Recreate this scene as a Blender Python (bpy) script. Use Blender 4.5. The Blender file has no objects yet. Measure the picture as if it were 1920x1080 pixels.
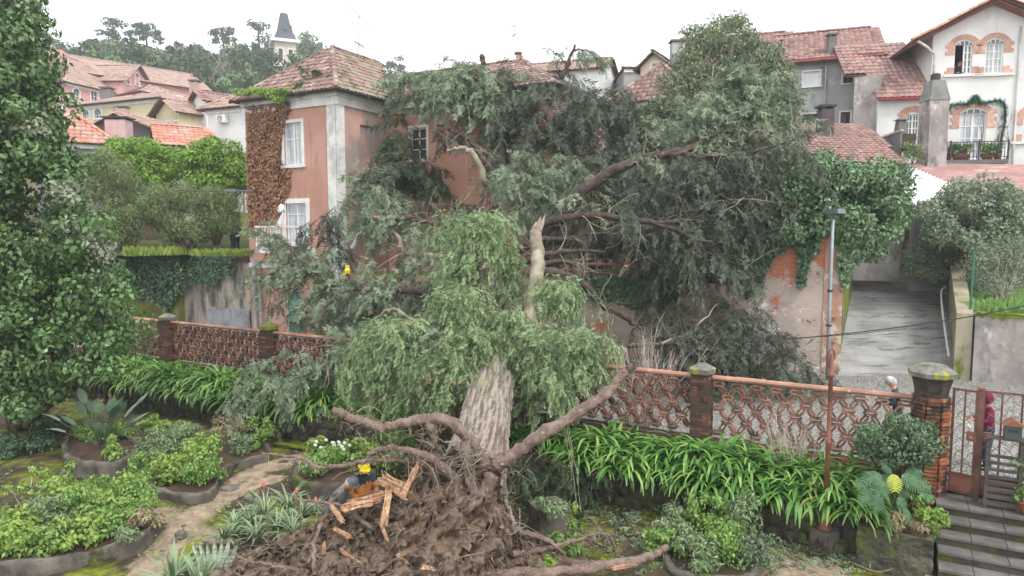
import bpy, math, random
import numpy as np
from mathutils import Vector, Matrix, noise as mnoise

R = math.radians
rng = np.random.default_rng(11)
random.seed(11)
scene = bpy.context.scene

# ------------------------------------------------------------------ camera
F = 1280.0                                   # focal length in photo pixels
PITCH = math.atan(110 / 1280)
CAMZ = 6.3
cam_d = bpy.data.cameras.new('camera')
cam_d.lens = 24.0
cam_d.sensor_width = 36.0
cam_d.clip_end = 4000
cam = bpy.data.objects.new('camera', cam_d)
scene.collection.objects.link(cam)
cam.location = (0, 0, CAMZ)
cam.rotation_euler = (R(90) - PITCH, 0, 0)
scene.camera = cam

# ------------------------------------------------------------------ light
SUN_EL, SUN_AZ = R(52), R(140)               # azimuth clockwise from +Y
world = bpy.data.worlds.new('World')
scene.world = world
world.use_nodes = True
wn, wl = world.node_tree.nodes, world.node_tree.links
wn.clear()
sky = wn.new('ShaderNodeTexSky')
sky.sky_type = 'NISHITA'
sky.sun_disc = False
sky.sun_elevation = SUN_EL
sky.sun_rotation = SUN_AZ
sky.air_density = 1.0
sky.dust_density = 4.0
mixw = wn.new('ShaderNodeMix')
mixw.data_type = 'RGBA'
mixw.inputs[0].default_value = 0.82          # cloud cover
mixw.inputs[7].default_value = (10.9, 11.2, 11.3, 1)
bg = wn.new('ShaderNodeBackground')
bg.inputs[1].default_value = 0.105
wo = wn.new('ShaderNodeOutputWorld')
wl.new(sky.outputs[0], mixw.inputs[6])
wl.new(mixw.outputs[2], bg.inputs[0])
wl.new(bg.outputs[0], wo.inputs[0])

sun_d = bpy.data.lights.new('sun', 'SUN')
sun_d.energy = 1.3
sun_d.angle = R(18)
sun_d.color = (1.0, 0.96, 0.9)
sun = bpy.data.objects.new('sun', sun_d)
scene.collection.objects.link(sun)
sdir = Vector((math.sin(SUN_AZ) * math.cos(SUN_EL), math.cos(SUN_AZ) * math.cos(SUN_EL), math.sin(SUN_EL)))
sun.rotation_euler = sdir.to_track_quat('Z', 'Y').to_euler()
sun.location = (0, 0, 60)

vs = scene.view_settings
vs.view_transform = 'Standard'
vs.look = 'None'
vs.exposure = 0.82
vs.gamma = 1.0

# ------------------------------------------------------------------ pixel helpers (a pixel gives a direction only)
cp_, sp_ = math.cos(PITCH), math.sin(PITCH)
def ray(x, y):
    cx, cy = (x - 960) / F, (540 - y) / F
    return np.array([cx, cp_ + sp_ * cy, -sp_ + cp_ * cy])
def at(x, y, d):
    r = ray(x, y); r = r * (d / r[1]); r[2] += CAMZ
    return r
def onz(x, y, z):
    r = ray(x, y); r = r * ((z - CAMZ) / r[2]); r[2] += CAMZ
    return r
def to_px(p):
    X, Y, Z = p[0], p[1], p[2] - CAMZ
    f = cp_ * Y - sp_ * Z; u = sp_ * Y + cp_ * Z
    return 960 + F * X / f, 540 - F * u / f
def srgb(r, g, b, k=1.0):
    def c(v):
        v /= 255.0
        return (v / 12.92 if v <= 0.04045 else ((v + 0.055) / 1.055) ** 2.4) * k
    return (c(r), c(g), c(b), 1.0)

# ------------------------------------------------------------------ objects
COL = scene.collection
WL = {}
def tag(o, label=None, cat=None, group=None, kind=None):
    if label: o['label'] = label
    if cat: o['category'] = cat
    if group: o['group'] = group
    if kind: o['kind'] = kind
    return o
def thing(name, label, cat, loc, group=None):
    o = bpy.data.objects.new(name, None)
    o.empty_display_size = 0.2
    COL.objects.link(o)
    o.location = tuple(float(v) for v in loc)
    WL[o.name] = np.array(loc, float)
    return tag(o, label, cat, group)
def link_mesh(name, me, parent=None, mat=None, origin=None):
    o = bpy.data.objects.new(name, me)
    COL.objects.link(o)
    if mat is not None and not me.materials:
        for m in (mat if isinstance(mat, (list, tuple)) else [mat]): me.materials.append(m)
    if parent is not None:
        o.parent = parent
        WL[o.name] = WL[parent.name].copy()
    else:
        WL[o.name] = np.array(origin if origin is not None else (0, 0, 0), float)
        o.location = tuple(WL[o.name])
    return o
def piece(name, me, parent, loc, rot3=None, scale=None):
    """a shared-mesh piece placed under its parent; rot3 is a 3x3 numpy matrix with columns x, y, z"""
    o = bpy.data.objects.new(name, me)
    COL.objects.link(o)
    o.parent = parent
    M = Matrix.Identity(4)
    if rot3 is not None:
        for i in range(3):
            for j in range(3): M[i][j] = float(rot3[i][j] * (1 if scale is None else scale[j]))
    elif scale is not None:
        for i in range(3): M[i][i] = scale[i]
    l = np.asarray(loc, float) - WL[parent.name]
    for i in range(3): M[i][3] = float(l[i])
    o.matrix_local = M
    return o
def np_mesh(name, V, Fc, mat, parent=None, rnd=None, smooth=False, origin=None):
    V = np.asarray(V, np.float32).reshape(-1, 3)
    Fc = np.asarray(Fc, np.int32)
    n, k = Fc.shape
    if parent is not None: off = WL[parent.name]
    else:
        off = np.array(origin, float) if origin is not None else np.array([(V[:, 0].min() + V[:, 0].max()) / 2, (V[:, 1].min() + V[:, 1].max()) / 2, V[:, 2].min()])
    me = bpy.data.meshes.new(name)
    me.vertices.add(len(V))
    me.vertices.foreach_set('co', (V - off.astype(np.float32)).ravel())
    me.loops.add(n * k)
    me.loops.foreach_set('vertex_index', Fc.ravel())
    me.polygons.add(n)
    me.polygons.foreach_set('loop_start', np.arange(0, n * k, k, dtype=np.int32))
    me.polygons.foreach_set('loop_total', np.full(n, k, np.int32))
    if smooth: me.polygons.foreach_set('use_smooth', np.ones(n, bool))
    if rnd is not None:
        a = me.attributes.new('rnd', 'FLOAT', 'FACE')
        a.data.foreach_set('value', np.asarray(rnd, np.float32))
    me.update(calc_edges=True)
    return link_mesh(name, me, parent, mat, off)

class Frame:
    """vertical plane through two ground points; n points to the camera"""
    def __init__(s, p0, p1):
        s.o = np.array([p0[0], p0[1]], float)
        d = np.array([p1[0], p1[1]], float) - s.o
        s.len = float(np.hypot(*d)); s.u = d / s.len
        s.n = np.array([s.u[1], -s.u[0]])
        if np.dot(s.n, -s.o) < 0: s.n = -s.n
    def pt(s, a, z, n=0.0):
        q = s.o + s.u * a + s.n * n
        return (float(q[0]), float(q[1]), float(z))
    def hit(s, x, y, n=0.0):
        r = ray(x, y); o = s.o + s.n * n
        t = np.dot(o, s.n) / (r[0] * s.n[0] + r[1] * s.n[1])
        q = r * t
        return float(np.dot(q[:2] - o, s.u)), float(q[2] + CAMZ)
    def rect(s, x0, y0, x1, y1, n=0.0):
        xm, ym = (x0 + x1) / 2, (y0 + y1) / 2
        return s.hit(x0, ym, n)[0], s.hit(x1, ym, n)[0], s.hit(xm, y1, n)[1], s.hit(xm, y0, n)[1]
    def off(s, n, a=0.0):
        q = s.o + s.n * n + s.u * a
        return Frame(q, q + s.u * s.len)
    def side(s, a, sign=1):
        """frame along -n (away from the camera) starting at a"""
        q = s.o + s.u * a
        f = Frame(q, q - s.n); f.len = 1.0
        f.n = s.u * sign
        return f
    def rot(s):
        return np.array([[s.u[0], -s.n[0], 0], [s.u[1], -s.n[1], 0], [0, 0, 1.0]])   # x=u, y=away, z=up

def cat_rom(P, n=6):
    P = np.asarray(P, float)
    if len(P) < 3:
        t = np.linspace(0, 1, n * 2)[:, None]
        return P[0] * (1 - t) + P[-1] * t
    Q = np.vstack([2 * P[0] - P[1], P, 2 * P[-1] - P[-2]])
    out = []
    for i in range(1, len(Q) - 2):
        for k in range(n):
            t = k / n
            out.append(0.5 * ((2 * Q[i]) + (-Q[i-1] + Q[i+1]) * t + (2*Q[i-1] - 5*Q[i] + 4*Q[i+1] - Q[i+2]) * t*t + (-Q[i-1] + 3*Q[i] - 3*Q[i+1] + Q[i+2]) * t**3))
    out.append(P[-1])
    return np.array(out)

class MB:
    def __init__(s): s.v = []; s.f = []; s.mi = []; s.cur = 0
    def add(s, V, Fc):
        o = len(s.v)
        s.v.extend(tuple(float(c) for c in p) for p in V)
        for f in Fc:
            s.f.append(tuple(i + o for i in f)); s.mi.append(s.cur)
    BOXF = [(0, 3, 2, 1), (4, 5, 6, 7), (0, 1, 5, 4), (1, 2, 6, 5), (2, 3, 7, 6), (3, 0, 4, 7)]
    def box(s, c, size, rz=0.0, top=1.0, R3=None):
        hx, hy, hz = size[0] / 2, size[1] / 2, size[2] / 2
        P = np.array([(-hx, -hy, -hz), (hx, -hy, -hz), (hx, hy, -hz), (-hx, hy, -hz), (-hx*top, -hy*top, hz), (hx*top, -hy*top, hz), (hx*top, hy*top, hz), (-hx*top, hy*top, hz)])
        if R3 is None:
            ca, sa = math.cos(rz), math.sin(rz)
            R3 = np.array([[ca, -sa, 0], [sa, ca, 0], [0, 0, 1]])
        s.add(P @ np.asarray(R3).T + np.array(c, float), s.BOXF)
    def fbox(s, fr, a0, a1, z0, z1, n0, n1):
        P = [fr.pt(a, z, n) for z in (z0, z1) for a, n in ((a0, n1), (a1, n1), (a1, n0), (a0, n0))]
        s.add(P, s.BOXF)
    def quad(s, *P): s.add(P, [tuple(range(len(P)))])
    def prism(s, fr, poly, n0, n1):
        k = len(poly)
        P = [fr.pt(a, z, n1) for a, z in poly] + [fr.pt(a, z, n0) for a, z in poly]
        s.add(P, [tuple(range(k)), tuple(range(2*k-1, k-1, -1))] + [(i, i + k, (i+1) % k + k, (i+1) % k) for i in range(k)])
    def slab(s, P, t):
        """polygon of 3d points given thickness t downwards along its normal"""
        P = [np.array(p, float) for p in P]
        n = np.cross(P[1] - P[0], P[2] - P[0]); n /= np.linalg.norm(n)
        if n[2] < 0: n = -n
        k = len(P)
        s.add(P + [p - n * t for p in P], [tuple(range(k)), tuple(range(2*k-1, k-1, -1))] + [(i, i + k, (i+1) % k + k, (i+1) % k) for i in range(k)])
    def tube(s, pts, rad, n=8, cap=True, wob=0.0):
        P = np.asarray(pts, float); m = len(P)
        rad = np.broadcast_to(np.asarray(rad, float), (m,)) if np.ndim(rad) else np.full(m, rad)
        T = np.gradient(P, axis=0); T /= np.linalg.norm(T, axis=1)[:, None] + 1e-9
        up = np.array([0, 0, 1.0]) if abs(T[0][2]) < 0.9 else np.array([1.0, 0, 0])
        A = np.cross(T[0], up); A /= np.linalg.norm(A)
        V = []
        for i in range(m):
            A = A - T[i] * np.dot(A, T[i]); A /= np.linalg.norm(A) + 1e-9
            B = np.cross(T[i], A)
            for k in range(n):
                th = 2 * math.pi * k / n
                rr = rad[i] * (1 + (wob * random.uniform(-1, 1) if wob else 0))
                V.append(P[i] + rr * (math.cos(th) * A + math.sin(th) * B))
        Fc = [(i*n + k, i*n + (k+1) % n, (i+1)*n + (k+1) % n, (i+1)*n + k) for i in range(m-1) for k in range(n)]
        if cap: Fc += [tuple(range(n-1, -1, -1)), tuple(range((m-1)*n, m*n))]
        s.add(V, Fc)
    def lathe(s, prof, c, n=12, cap=True):
        V = [(c[0] + r * math.cos(2*math.pi*k/n), c[1] + r * math.sin(2*math.pi*k/n), c[2] + z) for r, z in prof for k in range(n)]
        m = len(prof)
        Fc = [(i*n + k, i*n + (k+1) % n, (i+1)*n + (k+1) % n, (i+1)*n + k) for i in range(m-1) for k in range(n)]
        if cap: Fc += [tuple(range(n-1, -1, -1)), tuple(range((m-1)*n, m*n))]
        s.add(V, Fc)
    def build(s, name, mat, parent=None, smooth=False, origin=None):
        V = np.array(s.v, float)
        if parent is not None: off = WL[parent.name]
        else: off = np.array(origin, float) if origin is not None else np.array([(V[:, 0].min() + V[:, 0].max()) / 2, (V[:, 1].min() + V[:, 1].max()) / 2, V[:, 2].min()])
        me = bpy.data.meshes.new(name)
        me.from_pydata((V - off).tolist(), [], s.f)
        ms = mat if isinstance(mat, (list, tuple)) else [mat]
        for m in ms: me.materials.append(m)
        if len(ms) > 1: me.polygons.foreach_set('material_index', s.mi)
        if smooth: me.polygons.foreach_set('use_smooth', [True] * len(me.polygons))
        me.update()
        return link_mesh(name, me, parent, None, off)
    def mesh(s, name, mat, smooth=False):
        me = bpy.data.meshes.new(name); me.from_pydata(s.v, [], s.f); me.materials.append(mat)
        if smooth: me.polygons.foreach_set('use_smooth', [True] * len(me.polygons))
        me.update(); return me

# ------------------------------------------------------------------ scattering (merged meshes of leaves)
def norm(v): return v / (np.linalg.norm(v, axis=-1, keepdims=True) + 1e-9)
def basis(d, up=(0, 0, 1), roll=None):
    """rows of directions -> (N,3,3) with columns x=d, y=side, z=normal"""
    d = norm(np.asarray(d, float)); n = len(d)
    upv = np.broadcast_to(np.asarray(up, float), d.shape) + rng.normal(0, 0.02, d.shape)
    y = norm(np.cross(upv, d)); z = np.cross(d, y)
    if roll is not None:
        c, s_ = np.cos(roll)[:, None], np.sin(roll)[:, None]
        y, z = y * c + z * s_, z * c - y * s_
    return np.stack([d, y, z], axis=2)
class Cloud:
    """collects instances of one template and builds them as one mesh"""
    def __init__(s, T): s.T = T; s.pos = []; s.rot = []; s.scl = []; s.rnd = []
    def add(s, pos, rot, scl, rnd):
        if len(pos) == 0: return
        s.pos.append(np.asarray(pos, float)); s.rot.append(rot); s.scl.append(np.asarray(scl, float)); s.rnd.append(np.asarray(rnd, float))
    def build(s, name, mat, parent=None, stuff=False):
        if not s.pos: return None
        pos, rot, scl, rn = np.concatenate(s.pos), np.concatenate(s.rot), np.concatenate(s.scl), np.concatenate(s.rnd)
        TV, TF = s.T; N, n, m = len(pos), len(TV), len(TF)
        V = np.einsum('nij,kj->nki', rot, TV) * scl[:, None, None] + pos[:, None, :]
        Fc = (TF[None] + (np.arange(N) * n)[:, None, None]).reshape(-1, TF.shape[1])
        o = np_mesh(name, V.reshape(-1, 3), Fc, mat, parent, rnd=np.repeat(np.clip(rn, 0, 1), m))
        if stuff: o['kind'] = 'stuff'
        return o
def in_poly(P, poly):
    x, y = P[:, 0], P[:, 1]; ins = np.zeros(len(P), bool); k = len(poly)
    for i in range(k):
        x0, y0 = poly[i]; x1, y1 = poly[(i + 1) % k]
        c = ((y0 > y) != (y1 > y)) & (x < (x1 - x0) * (y - y0) / (y1 - y0 + 1e-12) + x0)
        ins ^= c
    return ins
def poly_sample(poly, n):
    poly = np.array(poly, float); lo, hi = poly.min(0), poly.max(0); out = np.zeros((0, 2))
    while len(out) < n:
        P = rng.uniform(lo, hi, (n * 3, 2)); out = np.vstack([out, P[in_poly(P, poly)]])
    return out[:n]
def px_points(poly, n, d0, d1):
    """points inside a pixel outline, at depths between d0 and d1"""
    P = poly_sample(poly, n); d = rng.uniform(d0, d1, n)
    return np.array([at(x, y, dd) for (x, y), dd in zip(P, d)])
def rand_dirs(n): return norm(rng.normal(0, 1, (n, 3)))

def T_leaf(w=0.5, fold=0.12):
    V = np.array([(0, 0, 0), (0.35, w/2, fold), (1, 0, -0.05), (0.35, -w/2, fold)]); return V, np.array([(0, 1, 2, 3)])
def T_leaf2(w=0.55, fold=0.10):                 # two-quad folded leaf
    V = np.array([(0, 0, 0), (0.3, w*.5, fold), (0.72, w*.38, fold*.6), (1.05, 0, -.12), (0.72, -w*.38, fold*.6), (0.3, -w*.5, fold), (0.5, 0, 0)])
    return V, np.array([(0, 6, 2, 1), (0, 5, 4, 6), (2, 6, 4, 3)])
def T_spray(nb=8, ang=44, ln=0.5, wd=0.05, taper=0.5, droop=0.12, seed=1):
    """a small flat conifer spray along +x, unit long, of thin blades"""
    r = random.Random(seed); V, Fc = [], []
    def blade(p, d, L, w, nrm):
        p = np.array(p, float); d = np.array(d, float); d /= np.linalg.norm(d)
        sd = np.cross(nrm, d); sd /= np.linalg.norm(sd) + 1e-9; k = len(V)
        V.extend([p, p + d*L*.45 + sd*w, p + d*L + np.array([0, 0, -droop*L]), p + d*L*.45 - sd*w]); Fc.append((k, k+1, k+2, k+3))
    for i in range(2): blade((i * .45, 0, -droop*i*.2), (1, 0, -droop*i), .55, wd*.7, (0, 0, 1))
    for i in range(nb):
        t = 0.04 + 0.86 * i / nb; sgn = 1 if i % 2 else -1
        a = R(ang + r.uniform(-14, 14)); L = ln * (1 - taper * t) * r.uniform(.7, 1.25)
        blade((t, 0, -droop*t*t), (math.cos(a), sgn * math.sin(a), r.uniform(-.5, .35)), L, wd * r.uniform(.7, 1.15), (r.uniform(-.5, .5), r.uniform(-.5, .5), 1))
    return np.array(V), np.array(Fc)

# ------------------------------------------------------------------ materials
def nmap(nt, scale):
    g = nt.nodes.new('ShaderNodeNewGeometry'); m = nt.nodes.new('ShaderNodeVectorMath'); m.operation = 'MULTIPLY'
    m.inputs[1].default_value = scale if isinstance(scale, tuple) else (scale,) * 3
    nt.links.new(g.outputs['Position'], m.inputs[0]); return m.outputs[0]
def nnoise(nt, scale, detail=5, rough=.6, dist=0.0):
    n = nt.nodes.new('ShaderNodeTexNoise'); n.inputs['Scale'].default_value = 1.0; n.inputs['Detail'].default_value = detail
    n.inputs['Roughness'].default_value = rough; n.inputs['Distortion'].default_value = dist
    nt.links.new(nmap(nt, scale), n.inputs['Vector']); return n.outputs['Fac']
def nrange(nt, v, a, b, lo=0.0, hi=1.0):
    m = nt.nodes.new('ShaderNodeMapRange'); m.interpolation_type = 'SMOOTHSTEP'
    m.inputs[1].default_value, m.inputs[2].default_value, m.inputs[3].default_value, m.inputs[4].default_value = a, b, lo, hi
    nt.links.new(v, m.inputs[0]); return m.outputs[0]
def nmix(nt, f, a, b, mode='MIX'):
    m = nt.nodes.new('ShaderNodeMix'); m.data_type = 'RGBA'; m.blend_type = mode
    for v, i in ((f, 0), (a, 6), (b, 7)):
        if isinstance(v, (tuple, float, int)): m.inputs[i].default_value = v
        else: nt.links.new(v, m.inputs[i])
    return m.outputs[2]
def nmath(nt, op, a, b=None):
    m = nt.nodes.new('ShaderNodeMath'); m.operation = op
    for v, i in ((a, 0), (b, 1)):
        if v is None: continue
        if isinstance(v, (float, int)): m.inputs[i].default_value = v
        else: nt.links.new(v, m.inputs[i])
    return m.outputs[0]
def nrnd(nt):
    a = nt.nodes.new('ShaderNodeAttribute'); a.attribute_name = 'rnd'
    o = nt.nodes.new('ShaderNodeObjectInfo')
    return nmath(nt, 'FRACT', nmath(nt, 'ADD', a.outputs['Fac'], o.outputs['Random']))
def new_mat(name):
    m = bpy.data.materials.new(name); m.use_nodes = True
    return m, m.node_tree, m.node_tree.nodes['Principled BSDF']
def mat(name, c1, c2=None, scale=2.0, rough=.85, bump=0.0, bscale=30.0, stains=(), rnd=0.0, rcols=None, spec=.3, metal=0.0, lo=.35, hi=.65):
    """noise between two colours, then stains [(colour, scale, lo, hi)], then per-piece variation"""
    m, nt, b = new_mat(name)
    col = c1
    if rcols:
        rp = nt.nodes.new('ShaderNodeValToRGB'); el = rp.color_ramp.elements
        for i, c in enumerate(rcols):
            e = el[i] if i < 2 else el.new(0.5)
            e.color = c
        for i, e in enumerate(list(el)): e.position = i / (len(rcols) - 1)
        nt.links.new(nrnd(nt), rp.inputs[0]); col = rp.outputs[0]
    if c2 is not None: col = nmix(nt, nrange(nt, nnoise(nt, scale), lo, hi), col, c2)
    for sc, ss, a, z in stains: col = nmix(nt, nrange(nt, nnoise(nt, ss, 6, .65), a, z), col, sc)
    if rnd:
        h = nt.nodes.new('ShaderNodeHueSaturation')
        nt.links.new(nrange(nt, nrnd(nt), 0, 1, 1 - rnd, 1 + rnd), h.inputs['Value'])
        if isinstance(col, tuple): h.inputs['Color'].default_value = col
        else: nt.links.new(col, h.inputs['Color'])
        col = h.outputs[0]
    if isinstance(col, tuple): b.inputs['Base Color'].default_value = col
    else: nt.links.new(col, b.inputs['Base Color'])
    b.inputs['Roughness'].default_value = rough
    b.inputs['Specular IOR Level'].default_value = spec
    b.inputs['Metallic'].default_value = metal
    if bump:
        bp = nt.nodes.new('ShaderNodeBump'); bp.inputs['Strength'].default_value = min(bump, 1); bp.inputs['Distance'].default_value = 0.03 * max(bump, .3)
        nt.links.new(nnoise(nt, bscale, 6, .65), bp.inputs['Height']); nt.links.new(bp.outputs[0], b.inputs['Normal'])
    return m
def leafmat(name, cols, rough=.5, transl=.25, spec=.35, patch=0.0, pcol=None, pscale=.8):
    m, nt, b = new_mat(name)
    rp = nt.nodes.new('ShaderNodeValToRGB'); el = rp.color_ramp.elements
    order = [cols[0], cols[2], cols[1]] if len(cols) == 3 else list(cols)      # three tones: dark, light, mid
    for i in range(len(order) - 2): el.new((i + 1) / (len(order) - 1))
    for i, c in enumerate(order): el[i].position = i / (len(order) - 1); el[i].color = c
    a = nt.nodes.new('ShaderNodeAttribute'); a.attribute_name = 'rnd'
    nt.links.new(a.outputs['Fac'], rp.inputs[0]); col = rp.outputs[0]
    if patch: col = nmix(nt, nrange(nt, nnoise(nt, pscale, 3), .5, .62, 0, patch), col, pcol)
    nt.links.new(col, b.inputs['Base Color'])
    b.inputs['Roughness'].default_value = rough; b.inputs['Specular IOR Level'].default_value = spec
    if transl:
        t = nt.nodes.new('ShaderNodeBsdfTranslucent'); nt.links.new(col, t.inputs[0])
        mx = nt.nodes.new('ShaderNodeMixShader'); mx.inputs[0].default_value = transl
        nt.links.new(b.outputs[0], mx.inputs[1]); nt.links.new(t.outputs[0], mx.inputs[2])
        nt.links.new(mx.outputs[0], nt.nodes['Material Output'].inputs[0])
    return m
# ================================================================== material library
M = {}
def dsat(c, k=.72, v=.96):
    l = .3 * c[0] + .59 * c[1] + .11 * c[2]
    return tuple((l + (x - l) * k) * v for x in c[:3]) + (1.0,)
M['pink_front'] = mat('plaster_brown_pink', srgb(194, 150, 136), srgb(180, 134, 119), .7, .9, .25, 18, stains=[(srgb(150, 118, 108), (1.2, 1.2, .35), .54, .76), (srgb(204, 168, 156), .5, .6, .8), (srgb(134, 108, 100), (5, 5, .5), .55, .75)])
M['pink_side'] = mat('plaster_weathered', srgb(204, 166, 154), srgb(188, 148, 136), .8, .9, .3, 18, stains=[(srgb(158, 146, 140), (.9, .9, .5), .42, .58), (srgb(120, 110, 104), (2.2, 2.2, .5), .58, .75), (srgb(226, 196, 186), .8, .58, .75)])
M['pink_wing'] = mat('plaster_salmon', srgb(214, 164, 147), srgb(204, 150, 131), .6, .9, .25, 18, stains=[(srgb(186, 124, 106), (1.3, 1.3, .5), .56, .74), (srgb(222, 184, 170), .7, .6, .8), (srgb(160, 104, 88), (7, 7, .3), .6, .8)])
M['trim'] = mat('white_trim', srgb(234, 233, 230), srgb(214, 212, 209), 1.5, .8, .1, 25, stains=[(srgb(160, 156, 150), (4, 4, .8), .6, .78)])
M['trim_old'] = mat('weathered_trim', srgb(224, 223, 221), srgb(186, 184, 182), 1.6, .85, .2, 25, stains=[(srgb(112, 106, 102), (3.5, 3.5, .6), .57, .74)])
M['white_wall'] = mat('white_render', srgb(232, 230, 228), srgb(216, 214, 214), .6, .9, .1, 20, stains=[(srgb(180, 178, 180), (1.2, 1.2, .25), .58, .8), (srgb(190, 186, 184), (8, 8, .3), .58, .8)])
M['grey_wall'] = mat('grey_render', srgb(176, 174, 174), srgb(150, 148, 150), .6, .9, .2, 20, stains=[(srgb(96, 92, 92), (.7, .7, .4), .5, .72), (srgb(202, 200, 198), .5, .6, .75)])
M['cream'] = mat('cream_wall', srgb(214, 200, 168), srgb(196, 184, 150), .4, .9, stains=[(srgb(150, 140, 118), (.8, .8, .3), .6, .8)])
M['pink_far'] = mat('mansion_pink', srgb(214, 164, 160), srgb(204, 154, 152), .2, .9, stains=[(srgb(190, 130, 130), (.4, .4, .15), .6, .8)])
M['darkgrey_wall'] = mat('dark_render', srgb(126, 122, 120), srgb(104, 102, 102), .5, .9, stains=[(srgb(80, 78, 78), (.8, .8, .3), .55, .75)])
M['white_far'] = mat('white_house_wall', srgb(232, 232, 230), srgb(220, 220, 220), .4, .9, stains=[(srgb(190, 188, 186), (.8, .8, .2), .62, .85)])
tile_cols = [srgb(142, 104, 94), srgb(166, 122, 108), srgb(126, 94, 88), srgb(184, 150, 138), srgb(112, 94, 89), srgb(156, 110, 94)]
tile_cols = [dsat(c) for c in tile_cols]
M['tile'] = mat('roof_tile_old', tile_cols[0], srgb(140, 112, 104), 1.2, .9, .3, 25, rcols=tile_cols, stains=[(srgb(206, 188, 178), 6, .60, .72), (srgb(92, 88, 70), 1.0, .60, .8)], lo=.5, hi=.75)
M['tile_mossy'] = mat('roof_tile_mossy', tile_cols[0], srgb(140, 136, 116), 1.1, .92, .3, 25, rcols=tile_cols, stains=[(srgb(186, 178, 160), 5, .58, .72), (srgb(120, 124, 76), 1.5, .58, .7)], lo=.42, hi=.66)
M['tile_orange'] = mat('roof_tile_orange', srgb(204, 138, 112), srgb(190, 126, 104), 1.0, .85, rcols=[dsat(c_, .55, .95) for c_ in [srgb(208, 144, 118), srgb(194, 128, 102), srgb(216, 160, 136)]])
M['tile_red'] = mat('roof_tile_red', srgb(160, 112, 102), srgb(182, 150, 140), 2.0, .88, rcols=[dsat(c_, .72) for c_ in [srgb(158, 108, 98), srgb(140, 96, 88), srgb(178, 130, 118), srgb(150, 118, 112)]], stains=[(srgb(214, 196, 188), 5, .6, .75), (srgb(104, 84, 78), .8, .6, .8)], lo=.5, hi=.8)
M['roof_far'] = mat('roof_far', srgb(166, 134, 122), srgb(182, 154, 142), 1.0, .9, rcols=[dsat(c_, .72) for c_ in [srgb(158, 124, 112), srgb(180, 148, 136), srgb(166, 136, 124)]], stains=[(srgb(140, 116, 104), .4, .55, .75)])
M['deck'] = mat('roof_underlay', srgb(96, 74, 66), None, rough=.95)
M['clay'] = mat('clay_lattice', srgb(150, 104, 86), srgb(120, 86, 72), 3, .75, .2, 40, rcols=[dsat(c_, .9, .68) for c_ in [srgb(182, 122, 98), srgb(160, 104, 86), srgb(194, 142, 120), srgb(142, 96, 82)]], stains=[(srgb(66, 56, 50), 6, .5, .62), (srgb(206, 176, 156), 7, .62, .72), (srgb(88, 92, 50), 4, .66, .78)], spec=.4, lo=.45, hi=.7)
M['clay_rail'] = mat('clay_rail', srgb(180, 138, 120), srgb(152, 108, 92), 2, .7, .2, 30, rnd=.12, stains=[(srgb(120, 96, 84), 6, .6, .72), (srgb(224, 190, 172), 4, .6, .72)])
M['brick'] = mat('old_brick', srgb(118, 80, 66), srgb(84, 66, 58), 4, .9, .4, 40, rcols=[srgb(118, 80, 66), srgb(94, 66, 56), srgb(142, 94, 72), srgb(78, 62, 56), srgb(64, 56, 52)], stains=[(srgb(54, 46, 42), 5, .52, .66), (srgb(104, 104, 62), 6, .66, .8)])
M['brick_orange'] = mat('orange_brick', srgb(192, 112, 64), srgb(150, 88, 60), 4, .9, .4, 40, rcols=[srgb(172, 112, 76), srgb(140, 90, 68), srgb(184, 132, 92), srgb(92, 68, 58), srgb(60, 52, 48)], stains=[(srgb(62, 52, 47), 2.6, .46, .6), (srgb(96, 98, 62), 5, .62, .75)])
M['mortar'] = mat('mortar', srgb(74, 62, 54), srgb(58, 50, 46), 6, .95, .3, 40)
M['capstone'] = mat('cap_stone', srgb(128, 126, 120), srgb(96, 94, 90), 6, .95, .4, 50, stains=[(srgb(150, 150, 60), 3.0, .52, .62), (srgb(66, 64, 60), 8, .6, .7)])
M['capmoss'] = mat('mossy_cap_stone', srgb(140, 146, 60), srgb(110, 120, 50), 8, .95, .6, 60, stains=[(srgb(110, 106, 96), 5, .6, .7)])
M['glass'] = mat('window_glass', srgb(92, 100, 108), srgb(60, 66, 74), 1.5, .12, spec=.6)
M['glass_dark'] = mat('dark_glass', srgb(42, 44, 48), srgb(30, 32, 36), 2, .15, spec=.6)
M['curtain'] = mat('curtained_glass', srgb(206, 208, 210), srgb(150, 156, 164), (6, 6, .7), .25, spec=.5)
M['dark_void'] = mat('dark_interior', srgb(34, 32, 32), None, rough=1)  # near-black colour paints the shade inside the open doorway and window
M['concrete'] = mat('stained_concrete', srgb(176, 168, 164), srgb(142, 134, 130), .8, .92, .3, 25, stains=[(srgb(116, 112, 112), (1.6, 1.6, .9), .48, .68), (srgb(208, 202, 200), (1.8, 1.8, 1.2), .55, .7), (srgb(112, 108, 108), (13, 13, .6), .54, .8), (srgb(88, 85, 84), (2.5, 2.5, .8), .6, .76)])
M['wall_patchy'] = mat('patchy_old_wall', srgb(196, 178, 166), srgb(164, 144, 130), .7, .95, .5, 14, stains=[(srgb(188, 120, 90), .75, .56, .64), (srgb(226, 226, 228), .8, .60, .68), (srgb(104, 92, 82), 1.3, .60, .70)])
M['retaining'] = mat('stained_retaining_wall', srgb(170, 160, 148), srgb(132, 122, 112), .6, .95, .4, 12, stains=[(srgb(84, 80, 76), (1.4, 1.4, .4), .45, .62), (srgb(182, 150, 128), .5, .58, .7)])
M['mosswall'] = mat('mossy_wall', srgb(112, 120, 44), srgb(84, 88, 44), 1.4, .98, .5, 20, stains=[(srgb(96, 92, 80), 1.0, .56, .66)])
M['moss'] = mat('moss', srgb(120, 132, 34), srgb(84, 96, 30), 3, 1, .6, 30)
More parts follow.
